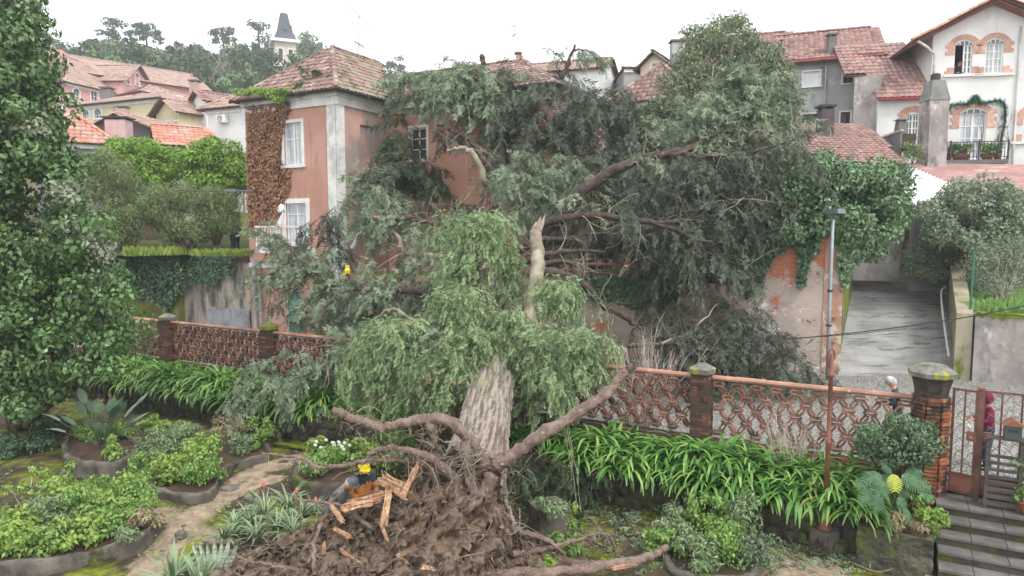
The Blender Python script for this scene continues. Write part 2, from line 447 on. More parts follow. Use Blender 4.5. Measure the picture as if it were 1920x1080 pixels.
M['asphalt'] = mat('worn_concrete_ramp', srgb(166, 165, 164), srgb(142, 141, 140), 1.0, .8, .5, 14, stains=[(srgb(108, 106, 104), (.8, 5, .8), .54, .64), (srgb(90, 88, 86), (1.4, 1.4, 1), .64, .74)])
M['cobble'] = None
def cobble():
    m, nt, b = new_mat('cobblestones')
    v = nt.nodes.new('ShaderNodeTexVoronoi'); v.feature = 'F1'; nt.links.new(nmap(nt, (9.0, 9.0, 2.0)), v.inputs['Vector']); v.inputs['Scale'].default_value = 1
    e = nt.nodes.new('ShaderNodeTexVoronoi'); e.feature = 'DISTANCE_TO_EDGE'; nt.links.new(nmap(nt, (9.0, 9.0, 2.0)), e.inputs['Vector']); e.inputs['Scale'].default_value = 1
    sx = nt.nodes.new('ShaderNodeSeparateColor'); nt.links.new(v.outputs['Color'], sx.inputs[0])
    col = nmix(nt, sx.outputs[0], srgb(134, 133, 130), srgb(156, 155, 152))
    col = nmix(nt, nrange(nt, nnoise(nt, .7), .5, .7), col, srgb(132, 132, 112))
    ed = nrange(nt, e.outputs['Distance'], .02, .10)
    col = nmix(nt, ed, srgb(108, 105, 94), col)
    nt.links.new(col, b.inputs['Base Color']); b.inputs['Roughness'].default_value = .75
    bp = nt.nodes.new('ShaderNodeBump'); bp.inputs['Distance'].default_value = .02; nt.links.new(ed, bp.inputs['Height']); nt.links.new(bp.outputs[0], b.inputs['Normal'])
    return m
M['cobble'] = cobble()
M['stone'] = mat('grey_stone', srgb(128, 122, 114), srgb(98, 92, 86), 3, .95, .5, 25, rnd=.15, stains=[(srgb(92, 98, 48), 2.5, .56, .7)])
M['stone_dark'] = mat('dark_wet_stone', srgb(84, 78, 70), srgb(62, 58, 54), 3, .9, .5, 20, rnd=.2, stains=[(srgb(76, 86, 36), 2.0, .5, .64)])
M['step'] = mat('stone_step', srgb(118, 114, 110), srgb(92, 88, 86), 2, .75, .35, 25, stains=[(srgb(80, 70, 62), 1.5, .55, .7), (srgb(96, 100, 56), 3, .64, .78)])
M['planter'] = mat('planter_concrete', srgb(112, 106, 98), srgb(80, 76, 70), 2.2, .95, .5, 20, stains=[(srgb(54, 50, 44), (1.6, 1.6, 1.0), .52, .66), (srgb(92, 104, 36), 1.6, .58, .72)])
M['rust'] = mat('rusty_iron', srgb(140, 92, 76), srgb(116, 74, 62), 4, .65, .2, 40, stains=[(srgb(160, 120, 104), 6, .6, .75)], spec=.4)
M['rust_dark'] = mat('brown_iron', srgb(118, 84, 74), srgb(96, 68, 60), 4, .6, .15, 40)
M['metal_grey'] = mat('galvanised_metal', srgb(168, 172, 176), srgb(146, 150, 154), 3, .45, spec=.5, metal=.3)
M['pipe'] = mat('grey_pipe', srgb(160, 168, 176), srgb(136, 143, 150), 2, .5)
M['dark_metal'] = mat('dark_metal', srgb(58, 58, 60), None, rough=.5)
M['grey_paint'] = mat('grey_paint', srgb(112, 118, 124), srgb(98, 104, 110), 3, .5)
M['wood_grey'] = mat('weathered_wood', srgb(92, 88, 82), srgb(72, 68, 64), (3, 3, 12), .85, .3, 30)
M['terracotta'] = mat('terracotta', srgb(176, 100, 72), srgb(150, 84, 62), 5, .85, .2, 30)
M['pot_stone'] = mat('stone_pot', srgb(128, 112, 98), srgb(100, 88, 78), 5, .9, .2, 30)
M['soil'] = mat('soil', srgb(82, 66, 52), srgb(60, 50, 40), 3, 1, .8, 14)
M['white'] = mat('white_paint', srgb(230, 230, 228), srgb(216, 216, 214), 2, .6)
M['shutter_red'] = mat('red_gutter', srgb(160, 56, 58), srgb(140, 48, 52), 3, .6)
M['slate'] = mat('slate', srgb(84, 90, 98), srgb(70, 76, 84), .8, .7)

# ================================================================== base lines of the place
a_, b_ = onz(1370, 708, 2.95), onz(345, 605, 2.95)
FEN = Frame(b_, a_)                           # the lattice fence, garden side facing the camera
U2, N2 = FEN.u, FEN.n
U3, N3, V3 = np.array([*U2, 0]), np.array([*N2, 0]), np.array([*-N2, 0])
def fs(x, y=690): return FEN.hit(x, y)[0]
STREET_N, STREET_F = 1.1, 1.75
Cc = at(635, 400, 29.0)                       # street corner of the pink house
HF = Frame(Cc[:2], Cc[:2] + U2)               # street front line of the pink house, s=0 at the corner

# ================================================================== ground sheets
def garden():
    m, nt, b = new_mat('garden_ground')
    a = nt.nodes.new('ShaderNodeAttribute'); a.attribute_name = 'path'
    w = nrange(nt, nmath(nt, 'ADD', a.outputs['Fac'], nmath(nt, 'MULTIPLY', nmath(nt, 'SUBTRACT', nnoise(nt, 2.2, 7, .7), .5), 1.3)), .35, .62)
    soil = nmix(nt, nrange(nt, nnoise(nt, 2.5, 7, .7), .35, .65), srgb(84, 72, 58), srgb(56, 49, 42))
    mossc = nmix(nt, nrange(nt, nnoise(nt, 5, 6), .3, .7), srgb(128, 134, 42), srgb(84, 94, 34))
    g = nmix(nt, nrange(nt, nnoise(nt, .8, 8, .72), .47, .58), soil, mossc)
    sand = nmix(nt, nrange(nt, nnoise(nt, 3.5, 7, .7), .3, .7), srgb(172, 152, 132), srgb(126, 110, 94))
    sand = nmix(nt, nrange(nt, nnoise(nt, 9, 6, .7), .6, .72), sand, srgb(110, 94, 78))
    col = nmix(nt, w, g, sand)
    nt.links.new(col, b.inputs['Base Color']); b.inputs['Roughness'].default_value = .9; b.inputs['Specular IOR Level'].default_value = .25
    bp = nt.nodes.new('ShaderNodeBump'); bp.inputs['Strength'].default_value = .7; bp.inputs['Distance'].default_value = .04
    nt.links.new(nnoise(nt, 14, 8, .7), bp.inputs['Height']); nt.links.new(bp.outputs[0], b.inputs['Normal'])
    xs, ys = np.arange(-34, 24.01, .2), np.arange(3, 32.01, .2)
    X, Y = np.meshgrid(xs, ys); nx, ny = len(xs), len(ys)
    Z = 0.05 * np.sin(X * .9 + 1) * np.cos(Y * .7) + 0.03 * np.sin(X * 2.3 + Y * 1.7) + rng.normal(0, .008, X.shape)
    paths = [[(270, 1075), (330, 1000), (400, 940), (480, 890), (560, 860)], [(300, 960), (420, 1010)], [(420, 930), (520, 900)], [(1420, 1075), (1500, 1060), (1560, 1075)]]
    W = np.zeros(X.shape)
    for k, pl in enumerate(paths):
        Q = cat_rom([onz(x, y, 0)[:2] for x, y in pl], 10); rad = (.6, .4, .4, .6)[k]
        for q in Q: W = np.maximum(W, .85 * np.exp(-((X - q[0])**2 + (Y - q[1])**2) / (2 * (rad * .55)**2)))
    V = np.stack([X, Y, Z], -1).reshape(-1, 3)
    i = (np.arange(ny-1)[:, None] * nx + np.arange(nx-1)[None]).ravel()
    Fc = np.stack([i, i+1, i+1+nx, i+nx], 1)
    cen = V[Fc].mean(1); nd = (cen[:, :2] - FEN.o) @ N2
    Fc = Fc[nd > -.3]
    o = np_mesh('garden_ground', V, Fc, m, smooth=True, origin=(0, 0, 0)); o['kind'] = 'structure'
    at_ = o.data.attributes.new('path', 'FLOAT', 'POINT'); at_.data.foreach_set('value', W.ravel().astype(np.float32))
garden()

gb = mat('base_earth', srgb(92, 84, 70), srgb(74, 68, 56), 1.0, 1)
mb_ = None
def sheet(name, P, m, sub=1, t=0.0, bend=None):
    mb = MB()
    if t: mb.slab(P, t)
    else: mb.quad(*P)
    o = mb.build(name, m); o['kind'] = 'structure'; return o
sheet('ground', [(-300, -40, -.35), (300, -40, -.35), (300, 60, -.35), (-300, 60, -.35)], gb)
S0, S1 = FEN.o - U2 * 40, FEN.o + U2 * 45
mb = MB()
nrows = 8
for k in range(nrows):
    a0, a1 = .14 + k * 1.1, .14 + (k + 1) * 1.1
    z0, z1 = STREET_N + (STREET_F - STREET_N) * k / nrows, STREET_N + (STREET_F - STREET_N) * (k + 1) / nrows
    mb.quad(*[(p[0] - N2[0]*a, p[1] - N2[1]*a, z) for p, a, z in ((S0, a0, z0), (S1, a0, z0), (S1, a1, z1), (S0, a1, z1))])
street = mb.build('street', M['cobble']); street['kind'] = 'structure'

# hill behind
def hill_h(X, Y):
    h = np.interp(Y, [28, 45, 60, 90, 150, 220, 320, 600], [4.2, 7.0, 10, 18, 35, 52, 58, 60])
    r = X / np.maximum(Y, 1)
    w = np.clip((0.02 - r) / 0.27, 0, 1); w = w * w * (3 - 2 * w)
    lo = np.interp(Y, [28, 60, 120, 600], [4.2, 6, 9, 14])
    return lo + (h - lo) * w
def hill():
    ys = np.concatenate([np.arange(33, 60, 1.5), np.arange(60, 140, 4), np.arange(140, 700, 14)])
    xs = np.concatenate([np.arange(-420, -80, 12), np.arange(-80, 80, 3), np.arange(80, 421, 12)])
    X, Y = np.meshgrid(xs, ys); Z = hill_h(X, Y) + .25 * np.sin(X * .31) * np.cos(Y * .23)
    V = np.stack([X, Y, Z], -1).reshape(-1, 3); nx = len(xs)
    i = (np.arange(len(ys)-1)[:, None] * nx + np.arange(nx-1)[None]).ravel()
    mg = mat('hill_ground', srgb(86, 104, 52), srgb(92, 84, 62), .3, 1, .4, 3)
    o = np_mesh('hill', V, np.stack([i, i+1, i+1+nx, i+nx], 1), mg, smooth=True, origin=(0, 0, 0)); o['kind'] = 'structure'
hill()
M['grass_ground'] = mat('terrace_grass', srgb(112, 142, 44), srgb(86, 110, 40), 1.2, 1, .6, 12, stains=[(srgb(134, 112, 84), .7, .6, .72)])
# terrace left of the house (retaining wall line = street front line)
TL = [HF.pt(-30, 5.0, -.2), HF.pt(-5.2, 4.9, -.2), HF.pt(-5.2, 5.6, -9), HF.pt(-30, 6.2, -9)]
sheet('terrace', TL, M['grass_ground'])

# ================================================================== tiles, windows, walls
def tile_mesh(name, w, l, m, h=.05):
    mb = MB(); V, Fc = [], []
    prof = [(-.5, 0), (-.25, .75), (0, 1), (.25, .75), (.5, 0)]
    for y, dz in ((0, .035), (l, 0)):
        for a, z in prof: V.append((a * w, y, z * h + dz))
    for i in range(4): Fc.append((i, i+1, i+6, i+5))
    k = len(V)
    for a, z in prof: V.append((a * w, 0, z * h + .005))
    for i in range(4): Fc.append((k+i, k+i+1, i+1, i))
    mb.add(V, Fc); return mb.mesh(name, m, False)
TILE = {}
def tile_roof(parent, P, m, tw=.24, tl=.36, nparts=300, deck=True, tiles=True, jit=.02, name='roof'):
    """P: polygon, first edge = eave. Builds the roof slope as a part with tiles as its pieces"""
    P = [np.array(p, float) for p in P]
    u = P[1] - P[0]; u /= np.linalg.norm(u)
    n = np.cross(u, P[2] - P[0]); n /= np.linalg.norm(n)
    if n[2] < 0: n = -n
    v = np.cross(n, u)
    if np.dot(v, P[2] - P[0]) < 0: v = -v; 
    mb = MB(); mb.slab(P, .08); o = mb.build(name, M['deck'], parent)
    if not tiles: return o
    poly = [(np.dot(p - P[0], u), np.dot(p - P[0], v)) for p in P]
    A = np.array(poly); lo, hi = A.min(0), A.max(0)
    C = []
    nr = int(math.ceil((hi[1] + .02) / tl))
    for j in range(nr):
        yv = j * tl - .04
        nc = int(math.ceil((hi[0] - lo[0]) / tw))
        xx = lo[0] + (np.arange(nc) + .5) * tw
        C.append(np.stack([xx, np.full(nc, yv)], 1))
    C = np.concatenate(C)
    C = C[in_poly(C + np.array([0, tl * .5]), poly)]
    if len(C) == 0: return o
    pos = P[0] + C[:, :1] * u + C[:, 1:] * v + n * .005
    pos = pos + rng.normal(0, jit * .25, pos.shape)
    dist = np.linalg.norm(pos - np.array([0, 0, CAMZ]), axis=1); order = np.argsort(dist)
    R3 = np.stack([u, v, n], 1)
    key = (tw, tl, m.name)
    if key not in TILE: TILE[key] = tile_mesh('tile', tw * 1.0, tl * 1.12, m)
    me = TILE[key]
    for i in order[:nparts]:
        a = random.uniform(-jit, jit) * 1.5; c, s_ = math.cos(a), math.sin(a)
        piece('tile', me, o, pos[i], R3 @ np.array([[c, -s_, 0], [s_, c, 0], [0, 0, 1]]))
    rest = order[nparts:]
    if len(rest):
        TV = np.array([q.co[:] for q in me.vertices]); TF = np.array([tuple(q.vertices) for q in me.polygons])
        cl = Cloud((TV, TF)); k = len(rest)
        a = rng.uniform(-jit, jit, k) * 1.5; c, s_ = np.cos(a), np.sin(a); z = np.zeros(k); on = np.ones(k)
        RZ = np.stack([np.stack([c, -s_, z], 1), np.stack([s_, c, z], 1), np.stack([z, z, on], 1)], 1)
        cl.add(pos[rest], np.einsum('ij,njk->nik', R3, RZ), np.ones(k), rng.uniform(0, 1, k)); cl.build('tiles', m, o, stuff=True)
    return o
def ridge_caps(parent, a, b, m, r=.11, L=.42, name='ridge_tile'):
    a, b = np.array(a, float), np.array(b, float); d = b - a; T = np.linalg.norm(d); d /= T
    y = np.cross((0, 0, 1), d); y /= np.linalg.norm(y); z = np.cross(d, y)
    mb = MB(); V = []
    for x, rr in ((0, 1.12), (L * 1.1, .92)):
        for k in range(6):
            th = math.pi * k / 5; V.append((x, math.cos(th) * r * rr, math.sin(th) * r * rr * .8))
    mb.add(V, [(k, k+1, k+7, k+6) for k in range(5)] + [(5, 4, 3, 2, 1, 0)]); me = mb.mesh(name, m)
    for i in range(int(T / L)):
        piece(name, me, parent, a + d * (i * L) + z * random.uniform(-.01, .015), np.stack([d, y, z], 1))
def wall(mb, fr, a0, a1, z0, z1, openings=(), reveal=.16, n=0.0):
    A = sorted({a0, a1, *[o[0] for o in openings], *[o[1] for o in openings]}); Z = sorted({z0, z1, *[o[2] for o in openings], *[o[3] for o in openings]})
    A = [a for a in A if a0 <= a <= a1]; Z = [z for z in Z if z0 <= z <= z1]
    for i in range(len(A)-1):
        for j in range(len(Z)-1):
            am, zm = (A[i] + A[i+1]) / 2, (Z[j] + Z[j+1]) / 2
            if any(o[0] < am < o[1] and o[2] < zm < o[3] for o in openings): continue
            mb.quad(fr.pt(A[i], Z[j], n), fr.pt(A[i+1], Z[j], n), fr.pt(A[i+1], Z[j+1], n), fr.pt(A[i], Z[j+1], n))
    for o in openings:
        c = [(o[0], o[2]), (o[1], o[2]), (o[1], o[3]), (o[0], o[3])]
        for k in range(4):
            p, q = c[k], c[(k+1) % 4]
            mb.quad(fr.pt(*p, n), fr.pt(*q, n), fr.pt(*q, n - reveal), fr.pt(*p, n - reveal))
def window(parent, fr, op, cols=2, rows=2, fm=None, gm=None, n=-.1, fw=.06, trim=None, tw=.12, sill=True, transom=None, name='window', n0=0.0):
    """part window (frame and bars), sub-parts pane and surround"""
    a0, a1, z0, z1 = op; fm = fm or M['white']; gm = gm or M['glass']
    mb = MB()
    mb.fbox(fr, a0, a0 + fw, z0, z1, n - .04, n + .03); mb.fbox(fr, a1 - fw, a1, z0, z1, n - .04, n + .03)
    mb.fbox(fr, a0 + fw, a1 - fw, z0, z0 + fw, n - .04, n + .03); mb.fbox(fr, a0 + fw, a1 - fw, z1 - fw, z1, n - .04, n + .03)
    bw = fw * .42
    for i in range(1, cols):
        a = a0 + (a1 - a0) * i / cols; w_ = bw * (1.5 if cols == 2 or i * 2 == cols else .7)
        mb.fbox(fr, a - w_, a + w_, z0 + fw, z1 - fw, n - .03, n + .02)
    zz = list(np.linspace(z0, z1, rows + 1)[1:-1]) if transom is None else [z0 + (z1 - z0) * t for t in transom]
    for z in zz: mb.fbox(fr, a0 + fw, a1 - fw, z - bw * .8, z + bw * .8, n - .03, n + .017)
    w = mb.build(name, fm, parent)
    mb = MB(); mb.fbox(fr, a0 + .01, a1 - .01, z0 + .01, z1 - .01, n - .06, n - .01); mb.build('pane', gm, w)
    if trim is not None:
        mb = MB(); t = tw
        mb.fbox(fr, a0 - t, a0, z0, z1, n0 - .05, n0 + .035); mb.fbox(fr, a1, a1 + t, z0, z1, n0 - .05, n0 + .035)
        mb.fbox(fr, a0 - t, a1 + t, z1, z1 + t, n0 - .05, n0 + .037)
        if sill: mb.fbox(fr, a0 - t - .05, a1 + t + .05, z0 - t * .8, z0, n0 - .05, n0 + .09)
        mb.build('surround', trim, w)
    return w
# ================================================================== the pink house
def pink_house():
    z0, ze = 1.3, 12.05
    hs = thing('pink_house', 'dilapidated salmon pink house with hipped tile roof under the fallen tree', 'house', HF.pt(0, z0))
    wdt, back = 5.5, 9.5
    sf = HF.side(0, 1)                                        # right face of the projecting block: a along away
    wing0 = 3.3
    WF = HF.off(-wing0)                                       # wing front plane, same s
    wl = 8.4
    up = HF.rect(533, 230, 566, 310); dr = HF.rect(537, 381, 575, 462); dg = HF.rect(536, 545, 566, 612)
    dg = (dg[0], dg[1], z0, dg[3])
    mb = MB(); wall(mb, HF, -wdt, 0, z0, ze, [up, dr, dg]); mb.build('wall', M['pink_front'], hs)
    blind = [sf.rect(676, 236, 702, 322)]
    mb = MB(); wall(mb, sf, 0, wing0, z0, ze, blind, .1)
    b0 = blind[0]; mb.fbox(sf, b0[0], b0[1], b0[2], b0[3], -.16, -.1); mb.build('wall', M['pink_side'], hs)
    wwin = WF.rect(770, 240, 800, 300); wdo = WF.rect(920, 205, 962, 330)
    mb = MB(); wall(mb, WF, 0, wl, z0, ze, [wwin, wdo], .2); mb.build('wall', M['pink_wing'], hs)
    mb = MB()                                                 # unseen sides
    mb.quad(HF.pt(-wdt, z0, 0), HF.pt(-wdt, ze, 0), HF.pt(-wdt, ze, -back), HF.pt(-wdt, z0, -back))
    mb.quad(HF.pt(-wdt, z0, -back), HF.pt(-wdt, ze, -back), HF.pt(wl, ze, -back), HF.pt(wl, z0, -back))
    mb.quad(HF.pt(wl, z0, -wing0), HF.pt(wl, ze, -wing0), HF.pt(wl, ze, -back), HF.pt(wl, z0, -back))
    mb.build('wall', M['pink_side'], hs)
    # openings
    window(hs, HF, up, 2, 3, trim=M['trim'], tw=.14, transom=[.62], gm=M['curtain'])
    w = window(hs, HF, dr, 2, 2, trim=M['trim'], tw=.2, transom=[.74], gm=M['curtain'], sill=False, name='balcony_door')
    window(hs, HF, dg, 1, 3, fm=M['trim_old'], gm=mat('green_door', srgb(120, 164, 148), srgb(96, 138, 124), 2, .6), name='street_door', transom=[.6])
    window(hs, WF, wwin, 2, 3, trim=M['trim'], tw=.13, gm=M['glass_dark'])
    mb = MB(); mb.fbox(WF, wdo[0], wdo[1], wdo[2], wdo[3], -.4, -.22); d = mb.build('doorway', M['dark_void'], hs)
    mb = MB(); mb.fbox(WF, wdo[0] - .1, wdo[0], wdo[2], wdo[3], -.05, .03); mb.fbox(WF, wdo[0] - .1, wdo[1] + .1, wdo[3], wdo[3] + .12, -.05, .035); mb.build('frame', M['trim'], d)
    # trim: corner pilasters and cornices
    mb = MB(); mb.fbox(HF, -.52, -.04, z0, ze - .55, 0.002, .05); mb.fbox(sf, -.05, .42, z0, ze - .55, 0.002, .05); mb.build('corner_pilaster', M['trim_old'], hs)
    for fr, a0, a1 in ((HF, -wdt - .1, .12), (sf, -.1, wing0 - .13), (WF, .14, wl + .1)):
        mb = MB()
        mb.fbox(fr, a0, a1, ze - .55, ze - .22, .003, .07); mb.fbox(fr, a0 - .04, a1 + (.04 if fr is not sf else 0), ze - .22, ze - .03, .003, .16)
        mb.build('cornice', M['trim'], hs)
    mb = MB(); mb.fbox(HF, -wdt, -.53, 4.55, 4.75, .002, .05); mb.build('string_course', M['trim_old'], hs)
    # balcony with slanted stair wall and rails
    bz = dr[2] - .02
    mb = MB(); mb.fbox(HF, dr[0] - .9, dr[1] + .5, bz - .25, bz - .03, .003, 1.0)
    bal = mb.build('balcony', M['trim'], hs)
    mb = MB()
    for a in np.linspace(dr[0] - .85, dr[1] + .45, 15): mb.fbox(HF, a - .02, a + .02, bz - .03, bz + .85, .92, .96)
    mb.fbox(HF, dr[0] - .9, dr[1] + .5, bz + .85, bz + .92, .89, .99); mb.build('railing', M['white'], bal)
    p = [HF.hit(528, 394, .9), HF.hit(498, 452, .9)]
    mb = MB(); mb.prism(HF, [(p[0][0], p[0][1] - .1), (p[0][0] + .1, p[0][1] - .1), (p[1][0] + .55, p[1][1] - .1), (p[1][0], p[1][1] - .1)], .8, .86); mb.build('stair_wall', M['white'], bal)
    # gutters, downpipes
    mb = MB(); mb.tube([WF.pt(.1, z, .1) for z in (ze - .5, 9, 7)], .06, 8); mb.build('downpipe', M['pipe'], hs)
    mb = MB(); mb.tube([WF.pt(.1, z, .1) for z in (ze - .1, ze - .5)], .075, 8); mb.build('pipe_hopper', M['dark_metal'], hs)
    for a in (-5.1, -4.75):
        mb = MB(); mb.tube([HF.pt(a, z, .12) for z in (z0, 3.6, 4.9)], .07, 8); mb.build('downpipe', M['pipe'], hs)
    mb = MB(); q = HF.hit(640, 560); mb.tube([HF.pt(.15, z, .14) for z in (z0, 2.2, 3.4)], .12, 8); mb.build('downpipe', M['pipe'], hs)
    mb = MB(); q = HF.rect(616, 565, 628, 582); mb.fbox(HF, *q, .003, .02); mb.build('notice', M['white'], hs)
    # roof
    ov, zr = .45, 14.75
    Le, Ce = HF.pt(-wdt - ov, ze, ov), HF.pt(ov, ze, ov)
    Ee = HF.pt(ov, ze, -wing0 + ov)
    ap = HF.pt(-wdt / 2, zr, -2.75)
    rm = -wing0 - 3.1
    re = HF.pt(-wdt / 2, zr, rm); zw = zr - .15
    We, Wr = HF.pt(wl + .3, ze, -wing0 + ov), HF.pt(wl + .3, zr, rm)
    r1 = tile_roof(hs, [Le, Ce, ap], M['tile'])
    r2 = tile_roof(hs, [Ce, Ee, re, ap], M['tile_mossy'])
    zr2 = 14.0; re2 = HF.pt(-wdt / 2 + .9, zr2, rm); Wr = HF.pt(wl - 3.0, zr2, rm); Wb = HF.pt(wl + .3, ze, -back - ov)
    r3 = tile_roof(hs, [Ee, We, Wr, re2], M['tile'])
    tile_roof(hs, [We, Wb, Wr], M['tile'])
    r4 = tile_roof(hs, [HF.pt(-wdt - ov, ze, -back - ov), Le, ap, re, ], M['tile'], tiles=False)
    r5 = tile_roof(hs, [HF.pt(wl + .3, ze, -back - ov), HF.pt(-wdt - ov, ze, -back - ov), re2, Wr], M['tile'], tiles=False)
    for a, b, r in ((Ce, ap, r1), (Le, ap, r1), (ap, re, r2), (re2, Wr, r3), (We, Wr, r3)): ridge_caps(r, np.array(a) + (0, 0, .02), np.array(b) + (0, 0, .02), M['tile'])
    mb = MB()
    for a, b in ((Le, Ce), (Ce, Ee), (Ee, We)):
        a, b = np.array(a) - (0, 0, .03), np.array(b) - (0, 0, .03); mb.tube([a, (a + b) / 2, b], .07, 6)
    mb.build('gutter', M['dark_metal'], hs)
    return hs, dict(up=up, dr=dr, ze=ze, wdt=wdt, WF=WF, sf=sf)
PH, PHD = pink_house()

# things fixed on or by the house
def dish(p, r, face, label):
    t = thing('satellite_dish', label, 'satellite dish', p)
    f = np.array(face, float); f /= np.linalg.norm(f)
    y = np.cross((0, 0, 1), f); y /= np.linalg.norm(y); z = np.cross(f, y)
    mb = MB(); V = []; n = 16
    for rr, dd in ((0.02, .0), (.5, .04), (1, .16), (1.0, .14), (.5, .02), (.02, -.03)):
        for k in range(n): V.append(np.array(p) + f * dd * r * 1.2 + (y * math.cos(2*math.pi*k/n) + z * math.sin(2*math.pi*k/n)) * rr * r)
    mb.add(V, [(i*n+k, i*n+(k+1) % n, (i+1)*n+(k+1) % n, (i+1)*n+k) for i in range(5) for k in range(n)]); mb.build('reflector', M['white'], t, True)
    mb = MB(); mb.tube([np.array(p) - f * .25 - z * .1, np.array(p) - f * .03], .03, 6); mb.build('bracket', M['metal_grey'], t)
    mb = MB(); mb.tube([np.array(p) - z * r, np.array(p) + f * .7 * r - z * .2 * r], .015, 6); mb.box(np.array(p) + f * .7 * r - z * .15 * r, (.06, .06, .06)); mb.build('feed_arm', M['metal_grey'], t)
q = HF.hit(527, 391, .35)
dish(HF.pt(q[0], q[1], .35), .2, (-.5, -.8, .3), 'small round satellite dish beside the balcony door of the pink house')
t = thing('wall_lamp', 'grey horizontal lamp bracket reaching left from the ivy covered house end', 'lamp', HF.pt(-5.5, 8.0))
q0, q1 = at(432, 357, 30.6), at(474, 359, 31.3)
mb = MB(); mb.tube([q0, (q0 + q1) / 2, q1], .05, 6); mb.build('arm', M['grey_paint'], t)
mb = MB(); mb.box(q0, (.5, .18, .12)); mb.build('lamp_head', M['grey_paint'], t)

def antenna(x, ybase, ytop, d, label, els, lean=0):
    b, tp = at(x, ybase, d), at(x + lean, ytop, d)
    t = thing('tv_antenna', label, 'antenna', b)
    mb = MB(); mb.tube([b, (b + tp) / 2, tp], .03, 6); mb.build('mast', M['metal_grey'], t)
    for (f, L, dx, dz, rod) in els:
        c = b + (tp - b) * f; a0, a1 = c + np.array([-L * dx, -.2, -L * dz]), c + np.array([L * dx, .2, L * dz])
        mb = MB(); mb.tube([a0, c, a1], .02, 5)
        for g in np.linspace(0, 1, 9):
            m_ = a0 + (a1 - a0) * g; mb.tube([m_ - np.array([0, rod, 0]) - np.array([.05, 0, -.05]) * rod, m_, m_ + np.array([0, rod, 0]) + np.array([.05, 0, -.05]) * rod], .01, 4)
        mb.build('boom', M['metal_grey'], t)
antenna(673, 122, 28, 34, 'tall television antenna on the ridge of the pink house', [(.98, .75, -.7, .72, .25), (.42, .35, -.8, .5, .35)])
antenna(964, 128, 45, 50, 'thin mast antenna on the white house behind the pink house', [(.95, .25, 1, 0, .3), (.75, .2, .7, .7, .3)])

# ================================================================== fence with clay lattice
def ring_mesh(name, a, b, t, dep, m):
    """elongated six-sided ring in the xz plane, depth along y"""
    def outl(a, b): return [(-a, 0), (-a + b * .9, b), (a - b * .9, b), (a, 0), (a - b * .9, -b), (-a + b * .9, -b)]
    O, I = outl(a, b), outl(a - t * 1.25, b - t); V = []
    for P, y in ((O, -dep/2), (I, -dep/2), (O, dep/2), (I, dep/2)):
        for x, z in P: V.append((x, y, z))
    Fc = []
    for k in range(6):
        j = (k + 1) % 6
        Fc += [(k, j, 6 + j, 6 + k), (12 + j, 12 + k, 18 + k, 18 + j), (j, k, 12 + k, 12 + j), (6 + k, 6 + j, 18 + j, 18 + k)]
    mb = MB(); mb.add(V, Fc); return mb.mesh(name, m)
RAILZ = 2.95
RING_H = ring_mesh('lattice_link', .138, .058, .034, .11, M['clay'])
RING_D = ring_mesh('lattice_link', .128, .056, .034, .11, M['clay'])
def rail_mesh():
    mb = MB(); V = []
    for x, r in ((0, 1.0), (.5, 1.0), (.5, 1.15), (.54, 1.15)):
        for k in range(8):
            th = 2 * math.pi * k / 8; V.append((x, math.cos(th) * .075 * r, math.sin(th) * .06 * r))
    mb.add(V, [(i*8+k, i*8+(k+1) % 8, (i+1)*8+(k+1) % 8, (i+1)*8+k) for i in range(3) for k in range(8)] + [tuple(range(7, -1, -1)), tuple(range(24, 32))])
    return mb.mesh('coping_tile', M['clay_rail'], False)
RAIL = rail_mesh()
def lattice_panel(s0, s1, label, gap=None, tilt=0.0):
    t = thing('lattice_fence', label, 'fence', FEN.pt((s0 + s1) / 2, 1.0), 'bays of the clay lattice fence')
    sx, dz = .41, .285
    R3 = FEN.rot()
    zt = RAILZ - .17
    n = int((s1 - s0) / sx) + 1; off = ((s1 - s0) - (n - 1) * sx) / 2
    ang = math.atan2(dz, sx / 2)
    def put(me, s, z, a):
        if not (s0 + .1 < s < s1 - .1): return
        if gap and gap(s, z): return
        c, s_ = math.cos(a), math.sin(a)
        RR = R3 @ np.array([[c, 0, -s_], [0, 1, 0], [s_, 0, c]])
        piece('lattice_link', me, t, FEN.pt(s, z, random.uniform(-.008, .008)), RR)
    for r in range(5):
        z = zt - r * dz; o = (sx / 2 if r % 2 else 0)
        for k in range(-1, n + 1):
            s = s0 + off + k * sx + o
            put(RING_H, s, z, random.uniform(-.03, .03))
            if r < 4:
                put(RING_D, s + sx / 4, z - dz / 2, -ang); put(RING_D, s - sx / 4, z - dz / 2, ang)
    L = (s1 - s0) / max(1, round((s1 - s0) / .54))
    for k in range(int(round((s1 - s0) / L))):
        s = s0 + k * L
        if gap and gap(s + L / 2, RAILZ): continue
        piece('coping_tile', RAIL, t, FEN.pt(s, RAILZ - .03 + random.uniform(-.006, .006)), R3, (L / .54, 1, 1))
    mb = MB(); mb.fbox(FEN, s0, s1, .6, zt - 4.5 * dz - .02, -.16, .16); mb.build('plinth', M['brick'], t)
    return t
